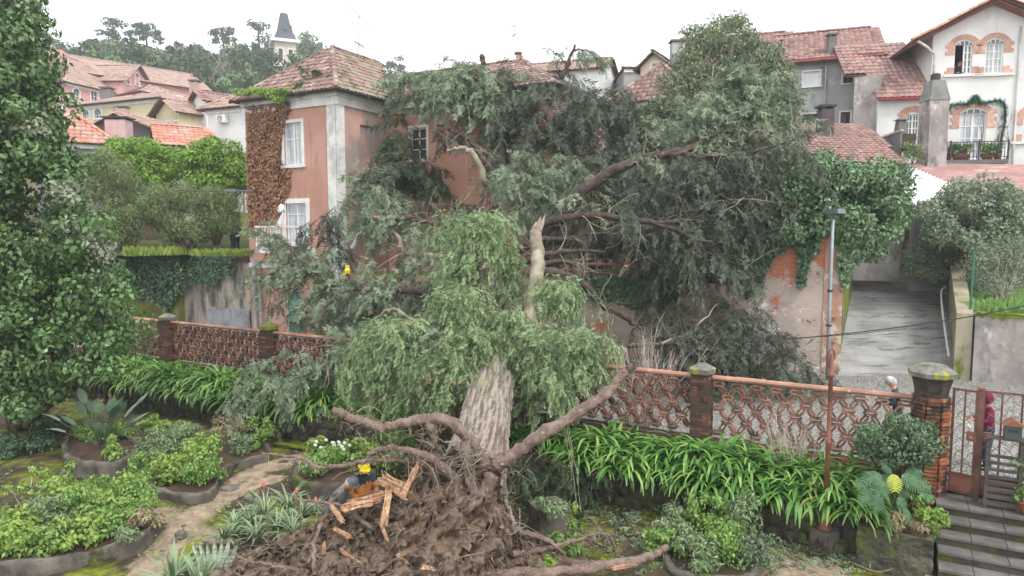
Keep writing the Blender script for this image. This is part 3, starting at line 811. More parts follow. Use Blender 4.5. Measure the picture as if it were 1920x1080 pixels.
def brick_pillar(s, label, z0, z1, w=.44, capmat=None, cap=.26, lean=0):
    p = FEN.pt(s, z0)
    t = thing('fence_pillar', label, 'pillar', p, 'brick pillars of the lattice fence')
    mb = MB(); h = w / 2 - .012
    mb.box((p[0], p[1], (z0 + z1) / 2), (2*h, 2*h, z1 - z0), math.atan2(U2[1], U2[0])); mb.build('core', M['mortar'], t)
    mbk = MB(); mbk.box((0, 0, 0), (w * .64, w * .34, .062)); me = mbk.mesh('brick', M['brick'])
    nc = int((z1 - z0) / .075); R3 = FEN.rot()
    for k in range(nc):
        z = z0 + (k + .5) * .075
        for q in range(4):
            a = q * math.pi / 2; off = np.array([(-1 if k % 2 else 1) * w * .17, -w * .33, 0])
            Rz = np.array([[math.cos(a), -math.sin(a), 0], [math.sin(a), math.cos(a), 0], [0, 0, 1]])
            L = R3 @ Rz @ (off + np.array([random.uniform(-.006, .006), random.uniform(-.01, .006), 0]))
            piece('brick', me, t, np.array([p[0], p[1], z]) + L, R3 @ Rz)
    mb = MB(); prof = [(cap * .92, 0), (cap * 1.02, .03), (cap * 1.06, .13), (cap * .3, .24), (.02, .25)]
    n = 4; V = []
    for r, z in prof:
        for k in range(8):
            sq = [(1, .55), (.55, 1), (-.55, 1), (-1, .55), (-1, -.55), (-.55, -1), (.55, -1), (1, -.55)][k]
            V.append(FEN.pt(s + sq[0] * r, z1 + z, sq[1] * r))
    mb.add(V, [(i*8+k, i*8+(k+1) % 8, (i+1)*8+(k+1) % 8, (i+1)*8+k) for i in range(4) for k in range(8)] + [tuple(range(7, -1, -1)), tuple(range(32, 40))])
    mb.build('cap', capmat or M['capstone'], t)
    return t
PS = [fs(315, 640), fs(506, 660), fs(730, 680), fs(985, 700), fs(1316, 740), fs(1745, 760)]
brick_pillar(PS[0], 'brick fence pillar with dark flat cap, nearest the big leafy tree', .4, 2.98)
brick_pillar(PS[1], 'brick fence pillar topped by a bright green mossy cap', .4, 3.0, capmat=M['capmoss'])
brick_pillar(PS[3], 'broken brick fence pillar just right of the fallen trunk', .4, 2.4)
brick_pillar(PS[4], 'dark brick fence pillar with pale stone cap right of the broken root', .4, 2.98)
lattice_panel(PS[0] - 6, PS[0] - .24, 'clay lattice fence bay half hidden by the big leafy tree')
lattice_panel(PS[0] + .24, PS[1] - .24, 'clay lattice fence bay between the flat capped and the mossy pillar')
lattice_panel(PS[1] + .24, PS[2] + .6, 'clay lattice fence bay right of the mossy pillar, crossed by a fallen branch')
sg = fs(925, 700)
lattice_panel(PS[3] - 3.2, PS[3] - .24, 'crushed clay lattice fence bay under the fallen trunk', gap=lambda s, z: z > 2.0 + .5 * math.sin(s * 3) or abs(s - sg) < 1.0)
lattice_panel(PS[3] + .24, PS[4] - .24, 'clay lattice fence bay behind the bare twigs and the raised root', gap=lambda s, z: s < PS[3] + 1.1 and z > 2.3)
lattice_panel(PS[4] + .24, PS[5] - .3, 'clay lattice fence bay between the stone capped pillar and the gate pillar')

# gate pillar: octagonal brick with big octagonal cap
def gate_pillar():
    s = PS[5]; z0, z1 = .5, 3.38; p = np.array(FEN.pt(s, z0))
    t = thing('gate_pillar', 'stout octagonal brick gate pillar with big eight sided stone cap', 'pillar', p)
    mb = MB(); mb.lathe([(.30, 0), (.30, z1 - z0)], p, 8); mb.build('core', M['mortar'], t)
    mbk = MB(); mbk.box((0, 0, 0), (.225, .09, .06)); me = mbk.mesh('brick', M['brick_orange'])
    for k in range(int((3.0 - z0) / .078)):
        for q in range(8):
            a = (q + .5) * math.pi / 4; out = .285 + (.012 if (q + k) % 2 else -.004)
            piece('brick', me, t, p + np.array([math.cos(a) * out, math.sin(a) * out, (k + .5) * .078]), np.array([[-math.sin(a), -math.cos(a), 0], [math.cos(a), -math.sin(a), 0], [0, 0, 1]]) )
    mb = MB(); pr = []
    for k in range(6): r = .292 + .014 * k; pr += [(r, 3.01 - z0 + k * .06), (r, 3.01 - z0 + k * .06 + .055)]
    mb.lathe(pr, p, 8); mb.build('corbel', mat('dark_corbel_brick', srgb(78, 68, 60), srgb(54, 48, 44), 8, .95, .5, 40), t)
    mb = MB(); mb.lathe([(.37, 3.37 - z0), (.43, 3.40 - z0), (.44, 3.49 - z0), (.24, 3.62 - z0), (.03, 3.66 - z0)], p, 8); mb.build('cap', M['capstone'], t)
gate_pillar()
# ================================================================== walls along the far side of the street
def zpx(x, y, d): return float(at(x, y, d)[2])
t = thing('retaining_wall', 'stained grey retaining wall left of the pink house', 'wall', HF.pt(-8, 1.3))
mb = MB(); mb.fbox(HF, -10.3, -5.55, 1.2, 4.75, -.45, 0); mb.build('wall_face', M['retaining'], t)
mb = MB(); mb.fbox(HF, -10.3, -5.6, 4.75, 4.98, -.6, .05); mb.build('coping', M['brick'], t)
mb = MB(); mb.fbox(HF, -8.6, -5.56, 1.2, 2.55, .002, .05); mb.build('plaster_patch', mat('blue_grey_plaster', srgb(150, 152, 158), srgb(112, 112, 116), 1.2, .9, .3, 12, stains=[(srgb(74, 72, 72), (1.5, 1.5, .6), .52, .68)]), t)
t = thing('mossy_wall', 'mossy retaining wall hung with dark ivy behind the left fence', 'wall', HF.pt(-20, 1.3))
mb = MB(); mb.fbox(HF, -32, -10.32, 1.2, 5.03, -.6, .3); mb.build('wall_face', M['mosswall'], t)

I0, I1, I2 = at(1030, 600, 24.9), at(1402, 600, 22.7), at(1578, 600, 21.6)
IW, IW2 = Frame(I0, I1), Frame(I1, I2)
t = thing('terrace_wall', 'old pale stone terrace wall below the red clay balustrade', 'wall', IW.pt(4, 1.6))
mb = MB(); mb.fbox(IW, -6, IW.len, 1.4, 4.45, -.5, 0); mb.build('wall_face', M['wall_patchy'], t)
sheet('terrace', [IW.pt(-9, 4.4, -.3), IW2.pt(IW2.len, 4.4, -.3), (*at(1600, 500, 32)[:2], 4.6), (*at(1080, 500, 34)[:2], 4.6)], M['grass_ground'])
# red clay balustrade
t = thing('clay_balustrade', 'red clay balustrade showing between the dark fallen branches', 'balustrade', IW.pt(4, 4.45))
b0, b1 = IW.hit(1060, 520)[0], IW.hit(1300, 520)[0]
mb = MB(); mb.tube([IW.pt(a, z, -.2) for a, z in ((b0 - .6, 4.6), (b0 + .3, 5.0), (b0 + 1.0, 5.05), (b1, 5.0))], .07, 8); mb.build('rail', M['clay'], t)
R3b = IW.rot()
for k in range(int((b1 - b0) / .4)):
    a = b0 + .6 + k * .4
    for sg_ in (-1, 1):
        c, s_ = math.cos(.95 * sg_), math.sin(.95 * sg_)
        piece('lattice_link', RING_D, t, IW.pt(a + .1 * sg_, 4.72, -.2), R3b @ np.array([[c, 0, -s_], [0, 1, 0], [s_, 0, c]]))
mb = MB(); q = IW.hit(1162, 510)[0]; mb.fbox(IW, q - .17, q + .17, 4.45, 5.15, -.38, -.04); mb.fbox(IW, q - .21, q + .21, 5.15, 5.25, -.42, 0); mb.build('post', M['clay'], t)

def brickwall_mat():
    m, nt, b = new_mat('ivy_wall_plaster_over_brick')
    base = nmix(nt, nrange(nt, nnoise(nt, .8, 6), .35, .65), srgb(198, 180, 170), srgb(160, 144, 134))
    base = nmix(nt, nrange(nt, nnoise(nt, (1.4, 1.4, 2.2), 6, .7), .56, .64), base, srgb(228, 228, 232))
    base = nmix(nt, nrange(nt, nnoise(nt, 2.0, 6, .7), .58, .66), base, srgb(120, 100, 86))
    g = nt.nodes.new('ShaderNodeNewGeometry'); sx = nt.nodes.new('ShaderNodeSeparateXYZ'); nt.links.new(g.outputs['Position'], sx.inputs[0])
    cx = nt.nodes.new('ShaderNodeCombineXYZ'); nt.links.new(sx.outputs[0], cx.inputs[0]); nt.links.new(sx.outputs[2], cx.inputs[1])
    br = nt.nodes.new('ShaderNodeTexBrick'); nt.links.new(cx.outputs[0], br.inputs['Vector']); br.inputs['Scale'].default_value = 1.0
    br.inputs['Brick Width'].default_value = .22; br.inputs['Row Height'].default_value = .075; br.inputs['Mortar Size'].default_value = .008
    br.inputs['Color1'].default_value = srgb(204, 120, 82); br.inputs['Color2'].default_value = srgb(180, 100, 70); br.inputs['Mortar'].default_value = srgb(176, 150, 132)
    mask = nrange(nt, nmath(nt, 'ADD', nnoise(nt, .9, 6, .6), nrange(nt, sx.outputs[2], 2.5, 6.2, -.06, .12)), .54, .60)
    col = nmix(nt, mask, base, br.outputs[0])
    nt.links.new(col, b.inputs['Base Color']); b.inputs['Roughness'].default_value = .95
    bp = nt.nodes.new('ShaderNodeBump'); bp.inputs['Distance'].default_value = .03; bp.inputs['Strength'].default_value = .6
    nt.links.new(nmix(nt, mask, nnoise(nt, 8, 6), br.outputs['Fac']), bp.inputs['Height']); nt.links.new(bp.outputs[0], b.inputs['Normal'])
    return m
t = thing('ivy_wall', 'peeling brick and plaster wall end hung with green ivy', 'wall', IW2.pt(1.5, 1.6))
WT = zpx(1560, 415, 21.7)
dl = [np.array([*at(1588, 715, 21.4)[:2]]), np.array([*at(1604, 512, 30.5)[:2]])]
mb = MB(); mb.fbox(IW2, 0, IW2.len - .55, 1.4, WT - .5, -.5, 0); mb.build('wall_face', brickwall_mat(), t)
mb = MB(); mb.fbox(IW2, IW2.len - .55, IW2.len, 1.4, WT, -.6, .03); mb.build('corner_pier', mat('orange_brick_pier', srgb(192, 152, 130), srgb(172, 130, 108), 2.5, .95, .5, 16, stains=[(srgb(206, 196, 188), 1.6, .5, .6), (srgb(110, 94, 84), 2.0, .58, .68)]), t)
# driveway side wall running back
ts = Frame(I2[:2], dl[1])
mb = MB(); zf, zb = 1.6, 4.3
e = IW2.pt(IW2.len, 0, -.6)
V = [np.array([e[0], e[1], 1.4]), np.array([dl[1][0], dl[1][1], 3.5]), np.array([dl[1][0], dl[1][1], 6.0]), np.array([e[0], e[1], 5.4])]
off = np.array([.3, -.05, 0]); mb.add(V + [v - np.array([.35, 0, 0]) for v in V], MB.BOXF); mb.build('side_wall', mat('mossy_side_wall', srgb(120, 116, 108), srgb(96, 92, 84), 1.2, .95, .4, 14, stains=[(srgb(122, 138, 32), 1.0, .46, .54)]), t)

# driveway ramp: gently stepped old concrete
def driveway():
    bl, br_ = at(1570, 722, 21.0), at(1796, 726, 20.6); tl, tr = at(1584, 508, 31), at(1790, 508, 31)
    nu, nv = 30, 80; V = []
    for j in range(nv + 1):
        v = j / nv
        for i in range(nu + 1):
            u = i / nu
            p = bl * (1-u) * (1-v) + br_ * u * (1-v) + tl * (1-u) * v + tr * u * v
            z = 1.55 + (4.45 - 1.55) * (v ** .92) + .035 * math.sin((v * 26 + .5 * math.sin(u * 3)) * 2 * math.pi) * (v < .85) + .02 * mnoise.noise((p[0] * 1.5, p[1] * 1.5, 0))
            V.append((p[0], p[1], z))
    i = (np.arange(nv)[:, None] * (nu + 1) + np.arange(nu)[None]).ravel()
    o = np_mesh('driveway', np.array(V), np.stack([i, i+1, i+nu+2, i+nu+1], 1), M['asphalt'], smooth=True, origin=(12, 22, 1.5)); o['kind'] = 'structure'
driveway()
# right wall of the ramp and the concrete front wall
c0, c1 = at(1788, 728, 20.5), at(1990, 728, 19.2); CW = Frame(c0, c1)
ztop = zpx(1800, 588, 20.5)
t = thing('concrete_wall', 'streaky grey concrete wall with mossy top beyond the gate', 'wall', CW.pt(2, 1.5))
mb = MB(); mb.fbox(CW, .45, CW.len, 1.3, ztop, -.4, 0); mb.build('wall_face', M['concrete'], t)
mb = MB()
V = [];  aa = np.linspace(.45, CW.len, 40)
for a in aa: V += [CW.pt(a, ztop + .004, .03), CW.pt(a, ztop + .05 + random.uniform(-.02, .04), .05), CW.pt(a, ztop + .05 + random.uniform(-.01, .03), -.38), CW.pt(a, ztop - .03 - .14 * random.random() ** 2, .034)]
mb.add(V, [f for i in range(39) for f in ((4*i, 4*i+4, 4*i+5, 4*i+1), (4*i+1, 4*i+5, 4*i+6, 4*i+2), (4*i+3, 4*i+7, 4*i+4, 4*i))]); mb.build('moss_edge', M['moss'], t)
r0, r1 = at(1786, 728, 20.6), at(1772, 505, 30.5)
t = thing('ramp_wall', 'pale mossy parapet wall along the right side of the driveway', 'wall', (r0[0], r0[1], 1.4))
d2 = (r1 - r0)[:2]; RW = Frame(r0, r1); RW.n = np.array([-d2[1], d2[0]]) / np.hypot(*d2)
if RW.n[0] > 0: RW.n = -RW.n
mw = mat('ramp_wall_render', srgb(170, 160, 140), srgb(140, 132, 112), 1.2, .95, .3, 16, stains=[(srgb(104, 116, 48), (1.2, 1.2, .5), .54, .64), (srgb(80, 76, 68), (1.8, 1.8, .4), .58, .7)])
mb = MB(); zb = zpx(1775, 460, 29)
P = [(0, 1.3), (RW.len, 4.0), (RW.len, zb + .2), (3.2, zpx(1805, 535, 23.6)), (3.0, ztop + .55), (0, ztop)]
mb.prism(RW, P, -.42, 0); mb.build('parapet', mw, t)
mb = MB(); pp = [at(1772, 538, 26), at(1765, 548, 25.6), at(1768, 590, 23.8), at(1779, 668, 21.3)]; pp = cat_rom(pp, 5); mb.tube(pp, .035, 8); mb.build('handrail', M['white'], t, True)
sheet('terrace', [CW.pt(.4, ztop - .04, -.38), CW.pt(CW.len + 6, ztop - .04, -.38), (26, 33, 4.6), (*at(1790, 500, 33)[:2], 4.6)], M['grass_ground'])
sheet('verge', [CW.pt(-.3, 1.50, .02), CW.pt(CW.len, 1.50, .02), CW.pt(CW.len, 1.46, .75), CW.pt(-.3, 1.46, .75)], M['grass_ground'])
mb = MB(); mb.fbox(CW, -.3, CW.len, 1.30, 1.50, .76, .95); o = mb.build('kerb', M['stone_dark']); o['kind'] = 'structure'
# green door at the top of the ramp and a pale pillar
t = thing('gate_post', 'short pale stone gate post at the top of the driveway', 'post', at(1677, 505, 31.2))
mb = MB(); q0, q1 = at(1677, 508, 31.2), at(1677, 450, 31.2); mb.box((q0[0], q0[1], (q0[2] + q1[2]) / 2), (.42, .42, q1[2] - q0[2])); mb.build('shaft', mw, t)
mb = MB(); mb.box((q1[0], q1[1], q1[2] + .04), (.5, .5, .08)); mb.build('cap', M['capstone'], t)
t = thing('metal_gate', 'pale grey sheet metal gate at the top of the driveway', 'gate', at(1650, 505, 31.6))
mb = MB(); gq = Frame(at(1634, 500, 31.6), at(1669, 500, 31.4)); mb.fbox(gq, 0, gq.len, 4.2, zpx(1650, 440, 31.6), -.04, 0); mb.build('leaf', mat('pale_gate_paint', srgb(170, 178, 184), srgb(150, 158, 164), 2, .6), t)
mb = MB(); mb.fbox(gq, 0, gq.len, 5.0, 5.06, .002, .03); mb.fbox(gq, gq.len * .5 - .02, gq.len * .5 + .02, 4.25, 5.5, .002, .028); mb.build('frame', M['grey_paint'], t)
t = thing('stone_wall', 'dark rubble stone wall behind the bushes above the driveway', 'wall', at(1740, 500, 33))
sw = Frame(at(1692, 480, 32.6), at(1930, 480, 31.5)); mb = MB(); mb.fbox(sw, 0, sw.len, 4.2, zpx(1720, 388, 32.5), -.4, 0); mb.build('wall_face', mat('rubble', srgb(124, 112, 104), srgb(88, 80, 76), 2.5, .95, .8, 6, stains=[(srgb(70, 64, 60), 3, .5, .6)]), t)

# ================================================================== houses
def bfrm(xl, dl_, xr, dr_, y=200): return Frame(at(xl, y, dl_), at(xr, y, dr_))
def house(name, label, fr, dep, z0, ze, zr, roof, wm, rm, wins=(), swins=(), ov=.35, tw=.3, tl=.42, trim=None, side=1, group=None, nparts=0, eave_trim=True, cat='house'):
    """front on fr (s 0..len), dep metres deep, gable_u: ridge along the front; gable_n: gable to the front; hip; shed"""
    L = fr.len; hs = thing(name, label, cat, fr.pt(L / 2, z0), group)
    sfr = fr.side(L, 1) if side > 0 else fr.side(0, -1)
    def opn(f, ws): return [f.rect(*w[:4]) if max(w[:4]) > 40 or True else w for w in ws]
    fo, so = [fr.rect(*w[:4]) for w in wins], [sfr.rect(*w[:4]) for w in swins]
    mb = MB()
    if roof == 'gable_n':
        mb.quad(fr.pt(0, ze, 0), fr.pt(L, ze, 0), fr.pt(L / 2, zr, 0)); mb.quad(fr.pt(0, ze, -dep), fr.pt(L, ze, -dep), fr.pt(L / 2, zr, -dep))
    if roof == 'gable_u':
        for s in (0, L): mb.quad(fr.pt(s, ze, 0), fr.pt(s, ze, -dep), fr.pt(s, zr, -dep / 2))
    wall(mb, fr, 0, L, z0, ze, fo, .14)
    wall(mb, sfr, 0, dep, z0, ze, so, .14)
    o_ = 0 if side > 0 else L
    mb.quad(fr.pt(o_, z0, 0), fr.pt(o_, ze, 0), fr.pt(o_, ze, -dep), fr.pt(o_, z0, -dep))
    mb.quad(fr.pt(0, z0, -dep), fr.pt(0, ze, -dep), fr.pt(L, ze, -dep), fr.pt(L, z0, -dep))
    mb.build('wall', wm, hs)
    for f, ws, os in ((fr, wins, fo), (sfr, swins, so)):
        for w, op in zip(ws, os):
            kw = dict(w[4]) if len(w) > 4 else {}
            arch = kw.pop('arch', False)
            wd = window(hs, f, op, kw.pop('cols', 2), kw.pop('rows', 2), trim=kw.pop('trim', M['white']), tw=kw.pop('tw', .12), **kw)
            if arch:
                c = (op[0] + op[1]) / 2; r = (op[1] - op[0]) / 2
                pts = [(c + r * math.cos(t_), op[3] + r * .9 * math.sin(t_)) for t_ in np.linspace(0, math.pi, 9)]
                mb = MB(); mb.prism(f, [(c + (r + .16) * math.cos(t_), op[3] + (r + .16) * .9 * math.sin(t_)) for t_ in np.linspace(0, math.pi, 9)], .002, .04); mb.build('arch', M['white'], wd)
                mb = MB(); mb.prism(f, pts, .042, .05); mb.build('pane', M['glass'], wd)
    if roof == 'gable_n':
        for s, s2 in ((-ov, 1), (L + ov, -1)):
            k = (zr - ze) / (L / 2); zl = ze - k * ov
            tile_roof(hs, [fr.pt(s, zl, -dep - ov), fr.pt(s, zl, ov), fr.pt(L / 2, zr, ov), fr.pt(L / 2, zr, -dep - ov)], rm, tw, tl, nparts)
        ridge_caps(hs, fr.pt(L / 2, zr + .03, ov), fr.pt(L / 2, zr + .03, -dep - ov), rm, .14, .6)
    elif roof == 'gable_u':
        k = (zr - ze) / (dep / 2); zl = ze - k * ov
        tile_roof(hs, [fr.pt(-ov, zl, ov), fr.pt(L + ov, zl, ov), fr.pt(L + ov, zr, -dep / 2), fr.pt(-ov, zr, -dep / 2)], rm, tw, tl, nparts)
        tile_roof(hs, [fr.pt(L + ov, zl, -dep - ov), fr.pt(-ov, zl, -dep - ov), fr.pt(-ov, zr, -dep / 2), fr.pt(L + ov, zr, -dep / 2)], rm, tiles=False)
        ridge_caps(hs, fr.pt(-ov, zr + .03, -dep / 2), fr.pt(L + ov, zr + .03, -dep / 2), rm, .14, .6)
    elif roof == 'hip':
        h = min(dep, L) / 2; A, B, C_, D = fr.pt(-ov, ze, ov), fr.pt(L + ov, ze, ov), fr.pt(L + ov, ze, -dep - ov), fr.pt(-ov, ze, -dep - ov)
        if L >= dep: E, G = fr.pt(h, zr, -dep / 2), fr.pt(L - h, zr, -dep / 2); S = [[A, B, G, E], [B, C_, G], [C_, D, E, G], [D, A, E]]
        else: E, G = fr.pt(L / 2, zr, -h), fr.pt(L / 2, zr, -dep + h); S = [[A, B, E], [B, C_, G, E], [C_, D, G], [D, A, E, G]]
        for k, q in enumerate(S):
            q = [q_ for i, q_ in enumerate(q) if i == 0 or np.linalg.norm(np.array(q_) - np.array(q[i-1])) > .05]
            tile_roof(hs, q, rm, tw, tl, nparts, tiles=(k < 2 or (k == 3 and side < 0)))
        for a, b in ((A, E), (B, E if L < dep else G), (E, G)):
            if np.linalg.norm(np.array(a) - np.array(b)) > .5: ridge_caps(hs, np.array(a) + (0, 0, .02), np.array(b) + (0, 0, .03), rm, .14, .6)
    if eave_trim and roof in ('hip', 'gable_u'):
        mb = MB(); mb.fbox(fr, -.05, L + .05, ze - .3, ze - .02, .003, .12); mb.build('cornice', M['white'], hs)
    return hs
def chimney(x0, x1, ytop, ybot, d, label, wm, capm=None, dep=None, name='chimney', pots=0):
    p = at((x0 + x1) / 2, ybot, d); w = (x1 - x0) / F * d; zt = zpx((x0 + x1) / 2, ytop, d)
    t = thing(name, label, 'chimney', p)
    mb = MB(); mb.box((p[0], p[1], (p[2] + zt) / 2 - .3), (w, dep or w, zt - p[2] + .6)); mb.build('stack', wm, t)
    mb = MB(); mb.box((p[0], p[1], zt + .14), (w * 1.25, (dep or w) * 1.25, .1))
    for sx_ in (-.35, .35):
        for sy_ in (-.35, .35): mb.box((p[0] + sx_ * w, p[1] + sy_ * (dep or w), zt + .045), (.12 * w + .03, .12 * w + .03, .09))
    mb.build('cap', capm or M['darkgrey_wall'], t)
    return t
AW = dict(arch=True, cols=2, rows=2, tw=.14)

# --- left background
f = bfrm(78, 92, 123, 84); d = 84
house('pink_mansion', 'tall gabled block of the pink mansion with one big arched window', f, 17, 16, zpx(123, 128, 84), zpx(97, 98, 88), 'gable_n', M['pink_far'], M['roof_far'], [(98, 132, 111, 158, AW)], ov=.6, tw=.5, tl=.6)
f = bfrm(126, 80, 262, 90)
house('pink_mansion', 'long low wing of the pink mansion with arched windows', f, 9, 15, zpx(126, 155, 80), zpx(190, 122, 89), 'hip', M['pink_far'], M['roof_far'], [(138, 172, 149, 188, AW), (171, 171, 183, 190, AW), (229, 178, 237, 190, AW)], ov=.5, tw=.5, tl=.6)
f = bfrm(233, 86, 284, 92)
house('pink_mansion', 'small cross gable of the pink mansion with three arched windows', f, 8, 17, zpx(233, 148, 86), zpx(258, 126, 90), 'gable_n', M['pink_far'], M['roof_far'], [(237, 145, 243, 158, AW), (254, 143, 261, 160, AW), (270, 151, 277, 163, AW)], ov=.4, tw=.5, tl=.6)
f = bfrm(266, 84, 362, 90)
house('pink_house_low', 'low pink house with hipped roof right of the mansion', f, 8, 13, zpx(266, 172, 84), zpx(310, 158, 88), 'hip', M['pink_far'], M['roof_far'], [(300, 178, 316, 190, dict(cols=2)), (332, 181, 342, 191, dict(cols=2))], ov=.4, tw=.5, tl=.6)
f = bfrm(105, 70, 148, 72)
house('pink_outbuilding', 'small pale pink outbuilding beside the leafy tree, left of the cream house', f, 5, 9, zpx(120, 185, 70), zpx(112, 168, 72), 'gable_u', M['pink_far'], M['roof_far'], [(110, 196, 117, 206, dict(cols=1))], ov=.3, tw=.5, tl=.6)
f = bfrm(143, 64, 302, 60)
house('cream_house', 'long cream house with brown tile roof and small arched windows', f, 7, 8, zpx(143, 200, 64), zpx(200, 180, 66), 'hip', M['cream'], M['roof_far'], [(156, 213, 167, 222, AW), (178, 211, 190, 222, AW), (287, 211, 297, 232, dict(cols=2))], ov=.5, tw=.4, tl=.5)
f = bfrm(292, 57, 335, 55)
house('cream_gable_house', 'narrow cream house with steep gable facing left', f, 9, 7, zpx(292, 214, 57), zpx(309, 186, 56), 'gable_n', M['cream'], M['roof_far'], [(313, 228, 320, 247, dict(cols=1)), (327, 228, 333, 245, dict(cols=1))], ov=.4, tw=.4, tl=.5)
f = bfrm(360, 58, 386, 56)
house('white_gable_house', 'white house with red edged gable and brick chimney', f, 10, 8, zpx(360, 194, 58), zpx(369, 172, 57), 'gable_n', M['white_far'], M['tile_red'], [(371, 206, 379, 230, dict(cols=1, gm=M['glass_dark']))], ov=.35, tw=.4, tl=.5)
chimney(359, 374, 155, 180, 58, 'square pinkish chimney on the white gable house', M['pink_side'])
f = bfrm(388, 48.5, 468, 47)
wh = house('white_house', 'white flat fronted house with air conditioner left of the pink house', f, 8, 6, zpx(400, 200, 47), zpx(430, 178, 51), 'hip', M['white_far'], M['roof_far'], [], ov=.5, tw=.4, tl=.5)
q = f.rect(413, 216, 430, 231)
t = thing('air_conditioner', 'white air conditioner unit on the white flat fronted house', 'air conditioner', f.pt(q[0], q[2], .1))
mb = MB(); mb.fbox(f, *q, .05, .4); mb.build('case', M['white'], t)
c = f.pt((q[0] + q[1]) / 2 - .05, (q[2] + q[3]) / 2, .41); mb = MB()
for r_ in (.22, .15, .08): mb.tube([np.array(c) + np.array([f.u[0] * math.cos(a) * r_, f.u[1] * math.cos(a) * r_, math.sin(a) * r_]) for a in np.linspace(0, 6.283, 17)], .012, 4)
mb.build('fan_grille', M['dark_metal'], t)
f = bfrm(130, 47, 311, 45)
house('grey_gable_house', 'dark grey rendered gable wall behind the orange trees', f, 8, 6.5, zpx(311, 250, 45), zpx(212, 213, 46), 'gable_n', M['darkgrey_wall'], M['roof_far'], ov=.3, tw=.4, tl=.5)
t = chimney(206, 243, 226, 268, 43.5, 'broad pale pink chimney in front of the grey gable', mat('pale_pink_render', srgb(212, 180, 180), srgb(190, 160, 162), 1, .9), M['dark_metal'], dep=.9)
chimney(225, 240, 204, 228, 52, 'small brick chimney behind the grey gable', M['pink_side'])
chimney(194, 211, 168, 188, 66, 'dark square chimney on the cream house roof', M['darkgrey_wall'])
chimney(110, 120, 94, 112, 88, 'pale chimney on the pink mansion gable', M['pink_far'])
f = bfrm(60, 40, 206, 42)
house('orange_roof_house', 'bright orange tiled roof peeking out behind the big leafy tree', f, 7, 6, zpx(206, 272, 42), zpx(120, 218, 44), 'hip', M['darkgrey_wall'], M['tile_orange'], ov=.4, tw=.3, tl=.4)
f = bfrm(296, 42, 392, 43.5)
house('annex_house', 'small annex with orange tiled lean roof beside the white house', f, 4, 6, zpx(300, 266, 42), zpx(370, 236, 44), 'gable_u', mat('annex_wall', srgb(216, 196, 190), srgb(200, 184, 180), .6, .9), M['tile_orange'], ov=.3, tw=.3, tl=.4)

# --- tower on the hill
def tower():
    d = 150; b = at(535, 150, d); w = 8.6; cx_, cy_ = b[0], b[1]; zt = zpx(535, 84, d); z0 = float(hill_h(np.array(cx_), np.array(cy_))) - 2
    t = thing('tower', 'cream square tower with steep slate spire among the hill trees', 'tower', (cx_, cy_, z0))
    rz = R(24); ca, sa = math.cos(rz), math.sin(rz)
    def L(x, y, z): return (cx_ + ca * x - sa * y, cy_ + sa * x + ca * y, z)
    h = w / 2 * .5
    mb = MB(); mb.box((cx_, cy_, (z0 + zt) / 2), (2*h, 2*h, zt - z0), rz); mb.build('shaft', mat('tower_render', srgb(206, 200, 186), srgb(188, 182, 170), .5, .9), t)
    mb = MB(); mb.box((cx_, cy_, zt + .3), (2*h + 1.6, 2*h + 1.6, .6), rz); mb.box((cx_, cy_, zt - 5), (2*h + .5, 2*h + .5, .4), rz); mb.build('cornice', M['white_far'], t)
    zs = zpx(535, 28, d) ; mb = MB(); V = []
    for s_, z in ((h + .2, zt + .6), (h * .62, zt + 3.2), (h * .34, zt + 6.4), (.05, zs)):
        V += [L(-s_, -s_, z), L(s_, -s_, z), L(s_, s_, z), L(-s_, s_, z)]
    mb.add(V, [(i*4+k, i*4+(k+1) % 4, i*4+4+(k+1) % 4, i*4+4+k) for i in range(3) for k in range(4)]); sp = mb.build('spire', M['slate'], t)
    for sx_ in (-1, 1):
        mb = MB(); mb.box(L(0 if sx_ < 0 else h * .62, -h * .62 if sx_ < 0 else 0, zt + 3.4), (.9, .9, 1.5), rz, .5); mb.build('dormer', M['slate'], sp)
    for x, y, sx2, sy2 in ((-1.0, -h, .8, .12), (1.0, -h, .8, .12), (h, -.9, .12, .8), (h, .9, .12, .8)):
        mb = MB(); mb.box(L(x, y, zt - 2.4), (sx2 + .2, sy2 + .1, 2.4), rz); w_ = mb.build('window', M['white_far'], t)
        mb = MB(); mb.box(L(x * 1.01, y * 1.01, zt - 2.4), (sx2, sy2 + .12, 2.0), rz); mb.build('pane', M['glass_dark'], w_)
    mb = MB(); mb.tube([L(0, 0, zs - .3), L(0, 0, zs + 1.6)], .06, 5); mb.build('finial', M['dark_metal'], t)
tower()

# --- behind the fallen tree
f = bfrm(900, 52, 1122, 49)
house('white_house', 'long white house behind the pink house roof with brown eaves', f, 7, 7, zpx(1000, 131, 50), zpx(1000, 117, 53.5), 'gable_u', M['white_far'], M['roof_far'], [], ov=.4, tw=.4, tl=.5, eave_trim=False)
chimney(967, 980, 104, 124, 49, 'orange brick chimney above the fallen tree', M['tile_orange'])
dish(at(987, 105, 48.8), .45, (.5, -.8, .3), 'satellite dish beside the orange chimney on the white house')
f = bfrm(1150, 42, 1300, 40)
house('tiled_house', 'brown tiled roof between the fallen tree and the tall standing tree', f, 9, 6, zpx(1180, 190, 41), zpx(1210, 132, 45), 'hip', M['grey_wall'], M['tile'], [], ov=.4)
f = bfrm(1200, 48, 1250, 47)
house('attic_house', 'small grey attic gable peeking over the brown tiled roof', f, 6, 8, zpx(1202, 124, 48), zpx(1228, 98, 47.5), 'gable_n', M['cream'], M['darkgrey_wall'], [(1222, 118, 1236, 128, dict(cols=2))], ov=.4, tw=.4)
chimney(1258, 1279, 82, 112, 48, 'grey square chimney behind the tall standing tree', M['grey_wall'])
f = bfrm(1170, 50, 1206, 50)
